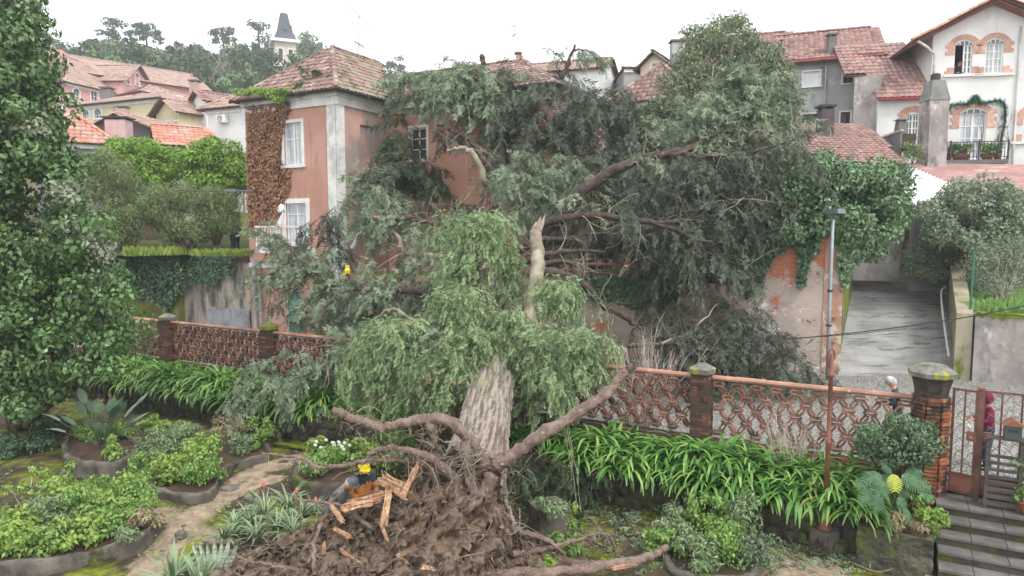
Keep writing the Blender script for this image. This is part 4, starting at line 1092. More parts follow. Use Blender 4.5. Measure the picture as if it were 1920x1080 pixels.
house('grey_block_house', 'low grey house end left of the attic gable', f, 5, 8, zpx(1180, 128, 50), zpx(1180, 124, 50), 'hip', M['grey_wall'], M['roof_far'], ov=.2, tw=.4)
f = bfrm(1285, 46, 1480, 44)
house('tiled_house', 'red tiled roof behind the tall standing tree', f, 9, 7, zpx(1380, 118, 45), zpx(1380, 66, 49), 'gable_u', M['grey_wall'], M['tile_red'], [], ov=.4)

# --- grey house on the right
f = bfrm(1462, 40, 1640, 38.2)
W_ = dict(cols=2, rows=1, fm=mat('brown_frame', srgb(110, 74, 66), None, rough=.6), gm=M['glass_dark'], trim=M['white'], tw=.08)
gh = house('grey_house', 'stained grey rendered house with long red tile roof', f, 9, 5, zpx(1540, 108, 39.3), zpx(1600, 66, 44), 'gable_u', M['grey_wall'], M['tile_red'], [(1506, 134, 1537, 162, dict(cols=1, rows=1, gm=M['white'], tw=.08)), (1581, 127, 1600, 156, W_), (1503, 214, 1531, 236, W_), (1576, 210, 1594, 232, W_)], ov=.5, tw=.28, tl=.4, eave_trim=False, side=-1)
mb = MB(); mb.fbox(f, -.4, f.len + .3, zpx(1540, 112, 39.3) - .15, zpx(1540, 112, 39.3) + .02, .3, .5); mb.build('gutter', M['shutter_red'], gh)
mb = MB(); q = f.hit(1546, 200)[0]; mb.tube([f.pt(q, 7, .1), f.pt(q, 13, .1), f.pt(q, 15.4, .12)], .05, 6); mb.build('downpipe', M['metal_grey'], gh)
chimney(1551, 1565, 70, 104, 39.5, 'slim dark chimney on the grey house roof', M['darkgrey_wall'])

# --- white gabled house with brick arches
def white_gabled():
    f = bfrm(1743, 34.5, 1962, 33.4); z0, L = 5, f.len
    ze, zr = zpx(1743, 62, 34.5), zpx(1850, 8, 34)
    t = thing('white_gabled_house', 'tall white gabled house with brick arched windows and flowery balcony', 'house', f.pt(L / 2, z0))
    ups = [f.rect(1790, 84, 1823, 139), f.rect(1847, 81, 1881, 138)]; dr_ = f.rect(1798, 212, 1848, 298); rw = f.rect(1918, 215, 1950, 265)
    mb = MB(); wall(mb, f, 0, L, z0, ze, ups + [dr_, rw], .18)
    mb.quad(f.pt(0, ze), f.pt(L, ze), f.pt(L / 2, zr))
    sl = f.side(0, -1); wall(mb, sl, 0, 9, z0, ze); mb.quad(f.pt(L, z0), f.pt(L, ze), f.pt(L, ze, -9), f.pt(L, z0, -9)); mb.quad(f.pt(0, z0, -9), f.pt(0, ze, -9), f.pt(L, ze, -9), f.pt(L, z0, -9))
    mb.build('wall', M['white_wall'], t)
    bm = mat('brick_trim', srgb(210, 170, 152), srgb(192, 148, 128), 5, .9, .3, 30, rnd=.15)
    for k, op in enumerate(ups + [dr_, rw]):
        a0, a1, zb, zt = op; rise = .2; c = (a0 + a1) / 2; w = (a1 - a0) / 2
        cols = 4
        wd = window(t, f, op if k else ((op[0] + op[1]) / 2, op[1], op[2], op[3]), 4 if k else 2, 4, gm=M['curtain'] if k in (1, 2, 3) else M['glass'], transom=[.25, .5, .74] if k != 2 else [.22, .45, .72], name='window' if k != 2 else 'balcony_door', fw=.07)
        Rr = (w * w + rise * rise) / (2 * rise); th = math.asin(w / Rr)
        pts = [(c + Rr * math.sin(a), zt - (Rr - rise) + Rr * math.cos(a) - .0) for a in np.linspace(-th, th, 9)]
        mb = MB(); mb.prism(f, [(a0, zt)] + pts[1:-1] + [(a1, zt)], .002, .02); mb.build('fanlight', M['glass'], wd)
        mb = MB()
        for a, b in zip(pts[:-1], pts[1:]): mb.tube([f.pt(*a, .03), f.pt(*b, .03)], .035, 4)
        for g in (.25, .5, .75): x = a0 + (a1 - a0) * g; mb.fbox(f, x - .02, x + .02, zt, zt + rise * (1 - (2*g-1)**2), .02, .035)
        mb.build('arch_frame', M['white'], wd)
        nb = 13; mb = MB()
        for i in range(nb):                                        # voussoirs
            a = -th * 1.12 + 2.24 * th * (i + .5) / nb; r0_, r1_ = Rr + .05, Rr + .29; da = 2.24 * th / nb * .44; zc = zt - (Rr - rise)
            mb.prism(f, [(c + r0_ * math.sin(a - da), zc + r0_ * math.cos(a - da)), (c + r0_ * math.sin(a + da), zc + r0_ * math.cos(a + da)), (c + r1_ * math.sin(a + da), zc + r1_ * math.cos(a + da)), (c + r1_ * math.sin(a - da), zc + r1_ * math.cos(a - da))], -.02, .045)
        mb.build('brick_arch', bm, wd)
        for sgn, a in ((-1, a0), (1, a1)):
            for z_, h_ in ((zt - .45, 7), (zb, 4)) if k != 2 else ((zt - .7, 10),):
                mb = MB()
                for j in range(h_ if k != 2 else 10):
                    w2 = .42 if (j // 2) % 2 == 0 else .3
                    mb.fbox(f, min(a + sgn * .02, a + sgn * w2), max(a + sgn * .02, a + sgn * w2), z_ + j * .085, z_ + j * .085 + .086, -.02, .04)
                mb.build('brick_quoin', bm, wd)
        mb = MB(); mb.fbox(f, a0 - .5, a1 + .5, zb - .12, zb - .004, -.05, .12); mb.build('sill', M['trim'], wd)
    # open left casement: dark gap with a person behind is in the people section
    a0, a1, zb, zt = ups[0]
    mb = MB(); mb.fbox(f, a0 - .1, a1 + .1, zb - .1, zt + .1, -1.4, -1.3); mb.build('dark_room_panel', M['dark_void'], t)  # dark recess panel, its colour stands in for the unlit room
    ov = .75; k = (zr - ze) / (L / 2); zl = ze - k * 1.15
    rm = M['tile_red']
    tile_roof(t, [f.pt(-1.15, zl, -9), f.pt(-1.15, zl, ov), f.pt(L / 2, zr + .12, ov), f.pt(L / 2, zr + .12, -9)], rm, .28, .4, 0)
    tile_roof(t, [f.pt(L + 1.15, zl, ov), f.pt(L + 1.15, zl, -9), f.pt(L / 2, zr + .12, -9), f.pt(L / 2, zr + .12, ov)], rm, .28, .4, 0)
    vm = mat('verge_tile', srgb(196, 146, 122), srgb(168, 116, 98), 3, .85, .2, 30, rnd=.12)
    for s_ in (-1.15, L + 1.15): ridge_caps(t, f.pt(s_, zl + .05, ov - .02), f.pt(L / 2, zr + .17, ov - .02), vm, .15, .45, 'verge_tile')
    mb = MB()
    for s_ in (-1.15, L + 1.15): mb.slab([f.pt(s_, zl - .1, ov - .1), f.pt(L / 2, zr, ov - .1), f.pt(L / 2, zr, 0.01), f.pt(s_, zl - .1, 0.01)], .05)
    mb.build('soffit', mat('brown_soffit', srgb(150, 96, 84), srgb(128, 80, 72), 2, .7), t)
    mb = MB(); pp = [at(1722, 78, 33.8), at(1738, 88, 34), at(1752, 102, 34.2), at(1751, 140, 34.2)]; mb.tube(pp, .06, 8); mb.build('downpipe', M['trim_old'], t)
    mb = MB(); q = f.hit(1904, 200)[0]; mb.tube([f.pt(q, z_, .08) for z_ in (9, 13, 16)], .05, 8); mb.build('downpipe', M['trim_old'], t)
    # balcony floor
    bz = zpx(1800, 300, 32.5)
    fb = f.off(1.8); b0, b1 = fb.hit(1730, 290)[0], fb.hit(1890, 290)[0]
    mb = MB(); mb.fbox(f, b0, b1, bz - .2, bz, .004, 1.9); bal = mb.build('balcony', M['darkgrey_wall'], t)
    mb = MB(); zt2 = zpx(1800, 267, 32.5)
    for a in np.linspace(b0, b1, 26): mb.fbox(fb, a - .012, a + .012, bz, zt2, -.012, .012)
    mb.fbox(fb, b0, b1, zt2, zt2 + .04, -.02, .02); mb.fbox(fb, b0, b1, bz + .12, bz + .15, -.016, .016)
    for a in (b0, b0 + (b1 - b0) * .33, b0 + (b1 - b0) * .66, b1): mb.fbox(fb, a - .03, a + .03, bz, zt2 + .1, -.03, .03)
    mb.build('railing', M['dark_metal'], bal)
    return f, fb, bz, b0, b1, dr_, ups
WHF, WHB, WHZ, WHb0, WHb1, WHdoor, WHups = white_gabled()
# extension with mossy tile roof left of it
f = bfrm(1646, 34.8, 1745, 34.3)
t = thing('white_extension', 'low white extension with weathered red tile roof and one brick arched window', 'house', f.pt(2, 5))
zE = zpx(1690, 184, 34.5); wn = f.rect(1699, 214, 1723, 266)
mb = MB(); wall(mb, f, 0, f.len, 5, zE, [wn], .16); sd = f.side(0, -1); wall(mb, sd, 0, 7, 5, zE); mb.build('wall', M['white_wall'], t)
wd = window(t, f, wn, 4, 4, gm=M['glass'], transom=[.25, .5, .76])
mb = MB(); bm = mat('brick_trim_small', srgb(210, 170, 152), srgb(192, 148, 128), 4, .9, .3, 30)
c = (wn[0] + wn[1]) / 2; w = (wn[1] - wn[0]) / 2
for i in range(12):
    a = -1.1 + 2.2 * (i + .5) / 12; rr = 1.05 * w
    mb.prism(f, [(c + r_ * math.sin(a + s_ * .08) , wn[3] - .38 * w + r_ * math.cos(a + s_ * .08) * .75) for r_, s_ in ((rr, -1), (rr, 1), (rr + .38, 1), (rr + .38, -1))], -.02, .04)
mb.build('brick_arch', bm, wd); mb = MB()
for j in range(8): mb.fbox(f, wn[0] - (.4 if (j // 2) % 2 else .3), wn[0] - .01, wn[3] - .6 + j * .085, wn[3] - .6 + j * .085 + .086, -.02, .04)
mb.build('brick_quoin', bm, wd)
A, B = f.pt(-.1, zE, .35), f.pt(f.len, zE, .35); zR = zpx(1660, 84, 39)
dpt = 4.4
tile_roof(t, [A, B, f.pt(f.len, zR, -dpt), f.pt(-1.2, zR, -dpt), f.pt(-1.2, zE + 1.55, -1.7), f.pt(-.1, zE + 1.5, -1.6)], M['tile_red'], .26, .38, 300)
mb = MB(); mb.fbox(f, -.1, f.len - .05, zE - .12, zE - .01, .3, .45); mb.build('gutter', M['shutter_red'], t)
f2 = bfrm(1600, 35.6, 1648, 34.9); mb = MB(); mb.fbox(f2, 0, f2.len, 5, zpx(1620, 140, 35), -3, 0); mb.build('stained_wall', M['concrete'], t)
# lower tile roof in front of the grey house
t = thing('tiled_outhouse', 'broad low roof of weathered red tiles below the grey house', 'shed', at(1590, 300, 30))
e0, e1, g1, g0 = at(1400, 300, 28.5), at(1706, 309, 27.6), at(1622, 234, 33.5), at(1410, 232, 34.2)
tile_roof(t, [e0, e1, g1, g0], M['tile_red'], .24, .36, 300)
fo = Frame(e0, e1); mb = MB(); mb.fbox(fo, .1, fo.len - .1, 4.2, e1[2] - .25, -.5, -.2); mb.build('wall', M['concrete'], t)
chimney(1535, 1558, 206, 246, 31.8, 'dark rectangular metal chimney on the low tiled roof', mat('dark_chimney', srgb(92, 84, 84), srgb(74, 68, 70), 2, .8), M['dark_metal'])
# obelisk chimney
p = at(1746, 305, 31.3); t = thing('chimney', 'tall tapering grey concrete chimney in front of the white gabled house', 'chimney', p)
h1, h2, h3 = zpx(1746, 190, 31.3), zpx(1748, 152, 31.3), zpx(1748, 142, 31.3)
mb = MB(); mb.box((p[0], p[1], (p[2] - 1.5 + h1) / 2), (.84, .84, h1 - p[2] + 1.5)); mb.build('stack', M['concrete'], t)
mb = MB(); mb.box((p[0], p[1], (h1 + h2) / 2), (.9, .9, h2 - h1), 0, .62); mb.build('hood', mat('chimney_hood', srgb(136, 136, 132), srgb(116, 116, 112), 2, .9), t)
mb = MB(); mb.lathe([(.2, 0), (.2, h3 - h2 + .05), (.12, h3 - h2 + .1)], (p[0], p[1], h2), 10); mb.build('pot', M['dark_metal'], t)
# small brick barbecue chimney
p = at(1692, 282, 31); t = thing('barbecue_chimney', 'small dark brick barbecue with capped chimney beside the obelisk chimney', 'barbecue', p)
mb = MB(); mb.box((p[0], p[1], p[2] + .35), (.8, .6, .7)); mb.build('hearth', M['brick'], t)
mb = MB(); mb.box((p[0] - .12, p[1], p[2] + 1.0), (.42, .42, .6), 0, .75); mb.build('stack', M['darkgrey_wall'], t)
mb = MB(); mb.box((p[0] - .12, p[1], p[2] + 1.38), (.5, .5, .12), 0, .3); mb.build('cap', M['darkgrey_wall'], t)
f3 = bfrm(1646, 31.4, 1688, 30.6, 260); t = thing('low_wall', 'sloping grey concrete wall beside the low tiled roof', 'wall', f3.pt(.5, 5))
mb = MB(); mb.prism(f3, [(-.2, 7.2), (f3.len, 7.2), (f3.len, zpx(1686, 246, 30.6)), (-.2, zpx(1650, 262, 31))], -.2, 0); mb.build('slab', M['darkgrey_wall'], t)
mb = MB(); mb.prism(f3, [(-.25, zpx(1650, 262, 31) + .004), (f3.len + .04, zpx(1686, 246, 30.6) + .004), (f3.len + .04, zpx(1686, 246, 30.6) + .08), (-.25, zpx(1650, 262, 31) + .08)], -.25, .05); mb.build('coping', M['concrete'], t)
# shed with corrugated roof
def corrugated(name, parent, A, B, C_, D, m, pitch=.25, amp=.035):
    A, B, C_, D = [np.array(v, float) for v in (A, B, C_, D)]
    n = int(np.linalg.norm(B - A) / pitch * 6); nn = np.cross(B - A, D - A); nn /= np.linalg.norm(nn)
    if nn[2] < 0: nn = -nn
    V = []
    for i in range(n + 1):
        u = i / n; w = nn * amp * math.sin(i / 6 * 2 * math.pi); V += [A * (1-u) + B * u + w, D * (1-u) + C_ * u + w]
    return np_mesh(name, np.array(V), np.array([(2*i, 2*i+2, 2*i+3, 2*i+1) for i in range(n)]), m, parent, smooth=True)
t = thing('corrugated_shed', 'shed with rusty pink corrugated roof and white painted left slope', 'shed', at(1800, 400, 29))
rn, rf = at(1822, 362, 26.5), at(1696, 306, 31.5)
wl_, wf_ = at(1716, 384, 26.5), at(1655, 322, 31.5)
rr_, rrf = at(2010, 400, 25.0), at(1990, 310, 31.0)
corrugated('roof', t, wf_, rf, rn, wl_, M['white_wall'], .3) if False else corrugated('white_slope', t, wl_, wf_, rf, rn, mat('white_sheet', srgb(226, 228, 228), srgb(206, 208, 210), 1.5, .6), .3, .03)
corrugated('red_slope', t, rn, rf, rrf, rr_, mat('pink_sheet', srgb(166, 130, 126), srgb(148, 112, 108), 1.0, .7, stains=[(srgb(196, 160, 156), (.6, 3, .6), .55, .7), (srgb(120, 76, 74), .8, .6, .72)]), .3, .03)
fs_ = Frame(wl_, rn); mb = MB(); mb.fbox(fs_, 0, fs_.len, 3.9, wl_[2] - .1, -.3, -.1); mb.quad(fs_.pt(0, wl_[2] - .1, -.1), fs_.pt(fs_.len, wl_[2] - .1, -.1), fs_.pt(fs_.len, rn[2] - .08, -.1)); mb.build('wall', M['darkgrey_wall'], t)
fs2 = Frame(rn, rr_); mb = MB(); mb.fbox(fs2, 0, fs2.len, 3.9, rr_[2] - .1, -.3, -.1); mb.build('wall', M['darkgrey_wall'], t)
# ================================================================== the fallen conifer
TS = T_spray(8, 46, .55, .05, seed=1)
TW = T_spray(7, 26, .5, .042, .4, .06, seed=2)
LM = {}
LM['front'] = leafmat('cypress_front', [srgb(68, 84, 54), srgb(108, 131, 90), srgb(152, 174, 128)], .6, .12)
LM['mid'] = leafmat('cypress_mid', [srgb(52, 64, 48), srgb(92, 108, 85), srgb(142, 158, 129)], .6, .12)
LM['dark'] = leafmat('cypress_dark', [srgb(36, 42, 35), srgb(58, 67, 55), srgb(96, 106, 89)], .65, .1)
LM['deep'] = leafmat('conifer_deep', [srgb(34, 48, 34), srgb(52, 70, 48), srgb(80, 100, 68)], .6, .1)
M['bark_dark'] = mat('branch_bark', srgb(88, 76, 70), srgb(62, 54, 50), 5, .9, .4, 30, stains=[(srgb(126, 122, 108), 4, .6, .7)])
M['bark_pale'] = mat('pale_bark', srgb(164, 154, 136), srgb(128, 118, 104), 4, .9, .4, 25, stains=[(srgb(140, 146, 84), 2.0, .6, .7)])
M['root'] = mat('root_bark', srgb(142, 122, 112), srgb(100, 84, 76), 6, .9, 1.0, 34, stains=[(srgb(172, 152, 136), 6, .58, .68), (srgb(74, 58, 50), 3, .6, .72)])
M['soil_root'] = mat('torn_soil', srgb(134, 117, 102), srgb(92, 78, 67), 2.6, 1, 1.0, 16, stains=[(srgb(134, 110, 92), 4, .56, .66), (srgb(52, 42, 36), 3, .58, .7), (srgb(146, 126, 106), 11, .6, .7)])
M['torn'] = mat('torn_wood', srgb(190, 154, 126), srgb(140, 104, 80), (20, 20, 10), .8, .4, 30, stains=[(srgb(226, 190, 154), 4, .58, .7), (srgb(140, 92, 62), 5, .6, .7)])

FT = thing('fallen_conifer', 'huge uprooted conifer fallen across the fence onto the pink house', 'tree', (-.8, 13.2, 0))
def trunk_mat():
    m, nt, b = new_mat('trunk_bark')
    a = nt.nodes.new('ShaderNodeAttribute'); a.attribute_name = 'bark'
    f = nmath(nt, 'ADD', a.outputs['Fac'], nmath(nt, 'MULTIPLY', nmath(nt, 'SUBTRACT', nnoise(nt, 20, 6, .75), .5), 1.1))
    col = nmix(nt, nrange(nt, f, .25, .75), srgb(100, 89, 80), srgb(158, 147, 136))
    col = nmix(nt, nrange(nt, nnoise(nt, 1.2, 4), .58, .7, 0, .5), col, srgb(132, 138, 84))
    nt.links.new(col, b.inputs['Base Color']); b.inputs['Roughness'].default_value = .95
    bp = nt.nodes.new('ShaderNodeBump'); bp.inputs['Distance'].default_value = .04; bp.inputs['Strength'].default_value = .8
    nt.links.new(f, bp.inputs['Height']); nt.links.new(bp.outputs[0], b.inputs['Normal'])
    return m
def trunk():
    P = cat_rom([at(868, 985, 12.7), at(880, 920, 13.2), at(898, 845, 13.9), at(915, 760, 15.2), at(929, 690, 17.0), at(935, 620, 19), at(935, 540, 21), at(930, 470, 23), at(930, 400, 25.3), at(935, 330, 27.3)], 20)
    m, n = len(P), 120
    t = np.linspace(0, 1, m); rad = np.interp(t, [0, .08, .2, .33, .45, .6, .8, 1], [.95, .78, .62, .53, .46, .38, .26, .14])
    T = np.gradient(P, axis=0); T = norm(T)
    A = norm(np.cross(T, np.array([0, 0, 1.0]))); B = np.cross(T, A)
    V, W = [], []
    for i in range(m):
        for k in range(n):
            th = 2 * math.pi * k / n
            rid = mnoise.fractal((math.cos(th) * 9, math.sin(th) * 9, i * .13), .45, 2.2, 5) * .85
            lob = .13 * math.cos(th * 5 + 1) * max(0, 1 - t[i] * 4)
            V.append(P[i] + (A[i] * math.cos(th) + B[i] * math.sin(th)) * rad[i] * (1 + .07 * rid + lob)); W.append(.5 + .55 * rid)
    i = (np.arange(m-1)[:, None] * n + np.arange(n)[None]); j = (np.arange(m-1)[:, None] * n + (np.arange(n)[None] + 1) % n)
    Fc = np.stack([i.ravel(), j.ravel(), (j + n).ravel(), (i + n).ravel()], 1)
    o = np_mesh('trunk', np.array(V), Fc, trunk_mat(), FT, smooth=True)
    a = o.data.attributes.new('bark', 'FLOAT', 'POINT'); a.data.foreach_set('value', np.array(W, np.float32))
    return P
TR = trunk()
def jag(P, amp):
    Q = np.array(P); Q[1:-1] += rng.normal(0, amp, Q[1:-1].shape); return Q
def limb(pts, r0, r1, m='bark_dark', name='branch', amp=.03, n=8, sub=5, parent=None, power=1.0):
    P = jag(cat_rom([at(*p) for p in pts], sub), amp); mb = MB()
    mb.tube(P, r1 + (r0 - r1) * (1 - np.linspace(0, 1, len(P))) ** power, n); mb.build(name, M[m], parent or FT, True); return P
LIMBS = {}
for key, pts, r0, r1, mt in [
    ('roof', [(930, 400, 25), (942, 310, 27.5), (936, 230, 28.3), (942, 165, 28.6), (960, 130, 29)], .2, .06, 'bark_dark'),
    ('roof2', [(925, 335, 26.5), (890, 272, 26.8), (852, 246, 27.2), (818, 234, 27.6)], .13, .05, 'bark_dark'),
    ('roof3', [(912, 345, 26), (886, 290, 25.8), (862, 278, 25.8), (838, 282, 26)], .15, .05, 'bark_pale'),
    ('roof4', [(850, 246, 27.2), (835, 265, 27), (815, 290, 27)], .06, .03, 'bark_dark'),
    ('roof5', [(950, 330, 27), (985, 250, 28.5), (1010, 190, 29), (1000, 140, 29.5)], .12, .04, 'bark_dark'),
    ('roof6', [(940, 200, 28.4), (910, 160, 28), (880, 130, 28), (840, 150, 27.5)], .08, .03, 'bark_pale'),
    ('right', [(950, 480, 22.6), (1058, 402, 22.4), (1100, 352, 22.2), (1180, 306, 22), (1250, 288, 22), (1318, 262, 22.6), (1368, 200, 23.8), (1392, 140, 24)], .25, .04, 'bark_dark'),
    ('right2', [(1000, 425, 22), (1090, 405, 21.8), (1200, 412, 21.3), (1290, 440, 21), (1330, 478, 20.8), (1400, 500, 20.8)], .13, .03, 'bark_dark'),
    ('right3', [(1250, 290, 21.8), (1330, 292, 21.4), (1400, 286, 21.2), (1490, 262, 21.2)], .08, .03, 'bark_dark'),
    ('right4', [(1230, 418, 21.2), (1290, 412, 21), (1350, 386, 20.8), (1430, 362, 20.8)], .08, .03, 'bark_dark'),
    ('low', [(1000, 505, 19.6), (1060, 518, 20), (1092, 532, 20), (1130, 572, 20.3), (1180, 600, 20.6), (1205, 620, 20.8)], .16, .07, 'bark_dark'),
    ('left', [(915, 560, 20), (820, 548, 20.4), (740, 546, 20.8), (660, 541, 21.3), (606, 524, 22)], .12, .04, 'bark_dark'),
    ('left2', [(900, 500, 22), (820, 482, 22), (765, 474, 22), (745, 445, 22.3), (716, 425, 22.6)], .13, .05, 'bark_pale'),
    ('left3', [(905, 455, 23), (840, 424, 22.6), (780, 412, 22.4), (722, 409, 22.2)], .12, .06, 'bark_dark'),
    ('left4', [(640, 545, 21.6), (585, 510, 22), (545, 465, 22.4), (500, 438, 22.8)], .06, .025, 'bark_dark'),
    ('left5', [(585, 512, 22), (530, 505, 22), (490, 522, 22)], .05, .025, 'bark_dark'),
    ('left6', [(900, 600, 18.5), (800, 605, 19), (735, 580, 19.6), (712, 596, 19.8)], .07, .03, 'bark_pale'),
    ('fence', [(830, 630, 18.5), (720, 642, 19.2), (650, 655, 19.6), (600, 690, 19.8), (520, 722, 20)], .09, .03, 'bark_pale'),
    ('top', [(1052, 150, 29), (1066, 118, 29), (1078, 84, 29)], .11, .05, 'bark_dark'),
    ('top2', [(1074, 96, 29), (1100, 94, 29), (1122, 112, 29)], .04, .015, 'bark_dark'),
    ('top3', [(1064, 120, 29), (1045, 102, 29), (1030, 92, 29)], .04, .015, 'bark_dark'),
    ('mid', [(960, 505, 21.5), (1010, 482, 21.5), (1060, 470, 21.6), (1130, 470, 21.8), (1176, 450, 22)], .11, .03, 'bark_dark'),
    ('mid2', [(975, 520, 21), (1040, 490, 21.4), (1100, 505, 21.6), (1160, 520, 21.8)], .1, .03, 'bark_dark'),
    ('mid3', [(1000, 455, 21.8), (1060, 445, 22), (1120, 436, 22.4), (1190, 425, 22.4)], .09, .03, 'bark_dark'),
    ('street', [(1130, 655, 19.5), (1200, 648, 19.6), (1300, 648, 19.6), (1345, 690, 19.4)], .07, .02, 'bark_dark'),
    ('street2', [(1240, 645, 19.6), (1300, 618, 20), (1345, 570, 20.4)], .05, .015, 'bark_pale'),
    ('mid4', [(930, 470, 22.5), (900, 420, 23.6), (905, 360, 25)], .12, .05, 'bark_dark'),
    ('front', [(930, 640, 18.2), (905, 560, 18.4), (900, 480, 18.8), (898, 420, 19.2)], .16, .04, 'bark_dark'),
    ('front2', [(925, 700, 16.6), (1000, 640, 16.8), (1060, 640, 16.8), (1110, 660, 16.6)], .12, .04, 'bark_dark'),
    ('front3', [(915, 720, 16.2), (840, 640, 16.6), (760, 620, 17), (690, 640, 17.2)], .12, .04, 'bark_dark'),
    ('front4', [(930, 650, 17.8), (1000, 560, 18), (1050, 540, 18)], .1, .03, 'bark_dark'),
    ('stub', [(906, 130, 28.6), (904, 112, 28.6), (902, 104, 28.6)], .12, .1, 'bark_dark')]:
    LIMBS[key] = limb(pts, r0, r1, mt)
# pale broken second stem with splintered top
P = limb([(985, 640, 17.2), (1000, 570, 18), (1006, 510, 18.4), (1008, 470, 18.7), (1004, 432, 18.9)], .23, .16, 'bark_pale', 'broken_stem', .02, 12)
mb = MB()
for k in range(7):
    a = k / 7 * 6.283; b = P[-1] + np.array([math.cos(a) * .09, math.sin(a) * .09, -.12]); mb.tube([b, b + np.array([.02 * k, .02, .12 + .03 * k]), b + np.array([.035 * k, .05, .16 + .06 * k * random.uniform(.6, 1.2)])], [.085, .07, .012], 5)
mb.build('splinter', M['bark_pale'], FT)
# broken pale ends
for (x, y, d, dx, dz, r) in [(712, 408, 22, -.3, .03, .06), (1007, 570, 17.6, .15, -.25, .07), (985, 588, 17.4, -.3, -.1, .06), (768, 606, 17, .2, .05, .05), (803, 718, 15.8, .02, .25, .07), (850, 720, 15.8, .3, .03, .04), (650, 505, 21, 0, .1, .04), (968, 160, 28.4, .0, .4, .07), (1172, 500, 21.5, .1, .05, .04)]:
    p = at(x, y, d); mb = MB(); mb.tube([p, p + np.array([dx, 0, dz]) * .6, p + np.array([dx, -.02, dz])], [r, r * .9, r * .25], 6); mb.build('torn_end', M['torn'], FT)

FOL = {k: (Cloud(TS), Cloud(TW)) for k in ('front', 'mid', 'dark', 'deep')}
TWIG = MB()
def branchlet(key, p0, dr, L, droop, ns, scl, rb, weep=.3, twig=.012):
    """a drooping side branch: lateral twigs on both sides, each lined with small sprays"""
    cs, cw = FOL[key]
    dr = np.array(dr, float); dr /= np.linalg.norm(dr) + 1e-9
    n2 = max(4, int(ns * .9)); k = 3; tt = np.linspace(.15, 1, n2)
    P = p0 + dr * L * tt[:, None] + np.array([0, 0, -1.0]) * (droop * L * tt ** 2)[:, None]
    T = norm(dr + np.array([0, 0, -1.0]) * (2 * droop * tt)[:, None])
    sd = norm(np.cross(T, np.array([0, 0, 1.0]))) * np.where(np.arange(n2) % 2, 1, -1)[:, None]
    D = norm(T * .7 + sd * rng.uniform(.3, 1.0, (n2, 1)) + rng.normal(0, .2, (n2, 3)) + np.array([0, 0, -.2]))
    D[-1] = T[-1]
    tl = L * rng.uniform(.22, .42, n2) * (1.15 - .45 * tt)
    q = np.linspace(.25, 1, k)
    Q = (P[:, None, :] + D[:, None, :] * (tl[:, None] * q)[:, :, None]).reshape(-1, 3) - np.array([0, 0, 1.0]) * (np.repeat(tl, k) * np.tile(q, n2) ** 2 * .35)[:, None]
    E = np.repeat(D, k, 0) + rng.normal(0, .4, (n2 * k, 3)); E[:, 2] -= .3
    N = n2 * k; wk = rng.uniform(0, 1, N) < weep; E[wk, 2] -= .8
    rn = np.clip(rb + rng.normal(0, .15, N) + rng.uniform(-.12, .12), 0, 1); sc = scl * .54 * rng.uniform(.6, 1.5, N)
    B = basis(E, roll=rng.normal(0, .6, N))
    cs.add(Q[~wk], B[~wk], sc[~wk], rn[~wk]); cw.add(Q[wk], B[wk], sc[wk] * 1.25, rn[wk])
    if twig:
        TWIG.tube(np.vstack([p0, P[n2 // 2], P[-1]]), [twig, twig * .7, twig * .3], 3, False)
def plume(key, x, y, d, Rh, H, drop, n, ns=9, scl=.42, rb=.55, squash=.8):
    c = at(x, y, d)
    for i in range(n):
        az = random.uniform(0, 6.283); r = Rh * math.sqrt(random.uniform(.08, 1)); r_ = r / Rh
        st = c + np.array([random.gauss(0, .26 * Rh), random.gauss(0, .26 * Rh), -H * random.uniform(0, 1.5) ** 1.5])
        dd = drop * random.uniform(.55, 1.1) * (.45 + .55 * r_)
        tt = np.linspace(.15, 1, ns); h = np.array([math.cos(az), math.sin(az) * squash, 0])
        P = st + h * (r * tt ** .75)[:, None] + np.array([0, 0, 1.0]) * (.28 * r * np.sin(tt * math.pi * .55) - dd * tt ** 2.3)[:, None]
        T = norm(np.gradient(P, axis=0)); D = T + rng.normal(0, .36, (ns, 3)); D[:, 2] -= .4
        rn = np.clip(rb + rng.normal(0, .14, ns) + random.gauss(0, .12), 0, 1)
        for rep in range(3):
            D2 = D + rng.normal(0, .3, (ns, 3)); P2 = P + rng.normal(0, .075, (ns, 3)); P2[:, 2] -= rng.uniform(0, .2, ns)
            FOL[key][1].add(P2, basis(D2, roll=rng.uniform(-.9, .9, ns)), scl * .52 * rng.uniform(.6, 1.5, ns), np.clip(rn + rng.normal(0, .1, ns), 0, 1))
        if i % 4 == 0: TWIG.tube(P[::2], np.linspace(.014, .005, len(P[::2])), 3, False)
def along(key, P, n, L, droop, ns, scl, rb, t0=.2, out=None, weep=.3, up=.1):
    for i in range(n):
        t = t0 + (1 - t0) * random.random(); k = min(int(t * (len(P) - 1)), len(P) - 2); p = P[k] + (P[k+1] - P[k]) * random.random()
        T = P[k+1] - P[k]; T /= np.linalg.norm(T) + 1e-9
        d = rand_dirs(1)[0]; d -= T * np.dot(d, T) * .8; d = d * .9 + T * random.uniform(.2, .9); d[2] = d[2] * .5 + up
        branchlet(key, p, d, L * random.uniform(.5, 1.15), droop * random.uniform(.5, 1.3), ns, scl, rb, weep)
def mass(key, poly, d0, d1, n, L, droop, ns, scl, rb, bias=(0, 0, 0), weep=.35):
    for p in px_points(poly, n, d0, d1):
        d = rand_dirs(1)[0] * np.array([1, 1, .35]) + np.array(bias)
        branchlet(key, p, d, L * random.uniform(.5, 1.2), droop * random.uniform(.5, 1.4), ns, scl * random.uniform(.85, 1.2), rb + random.gauss(0, .07), weep)

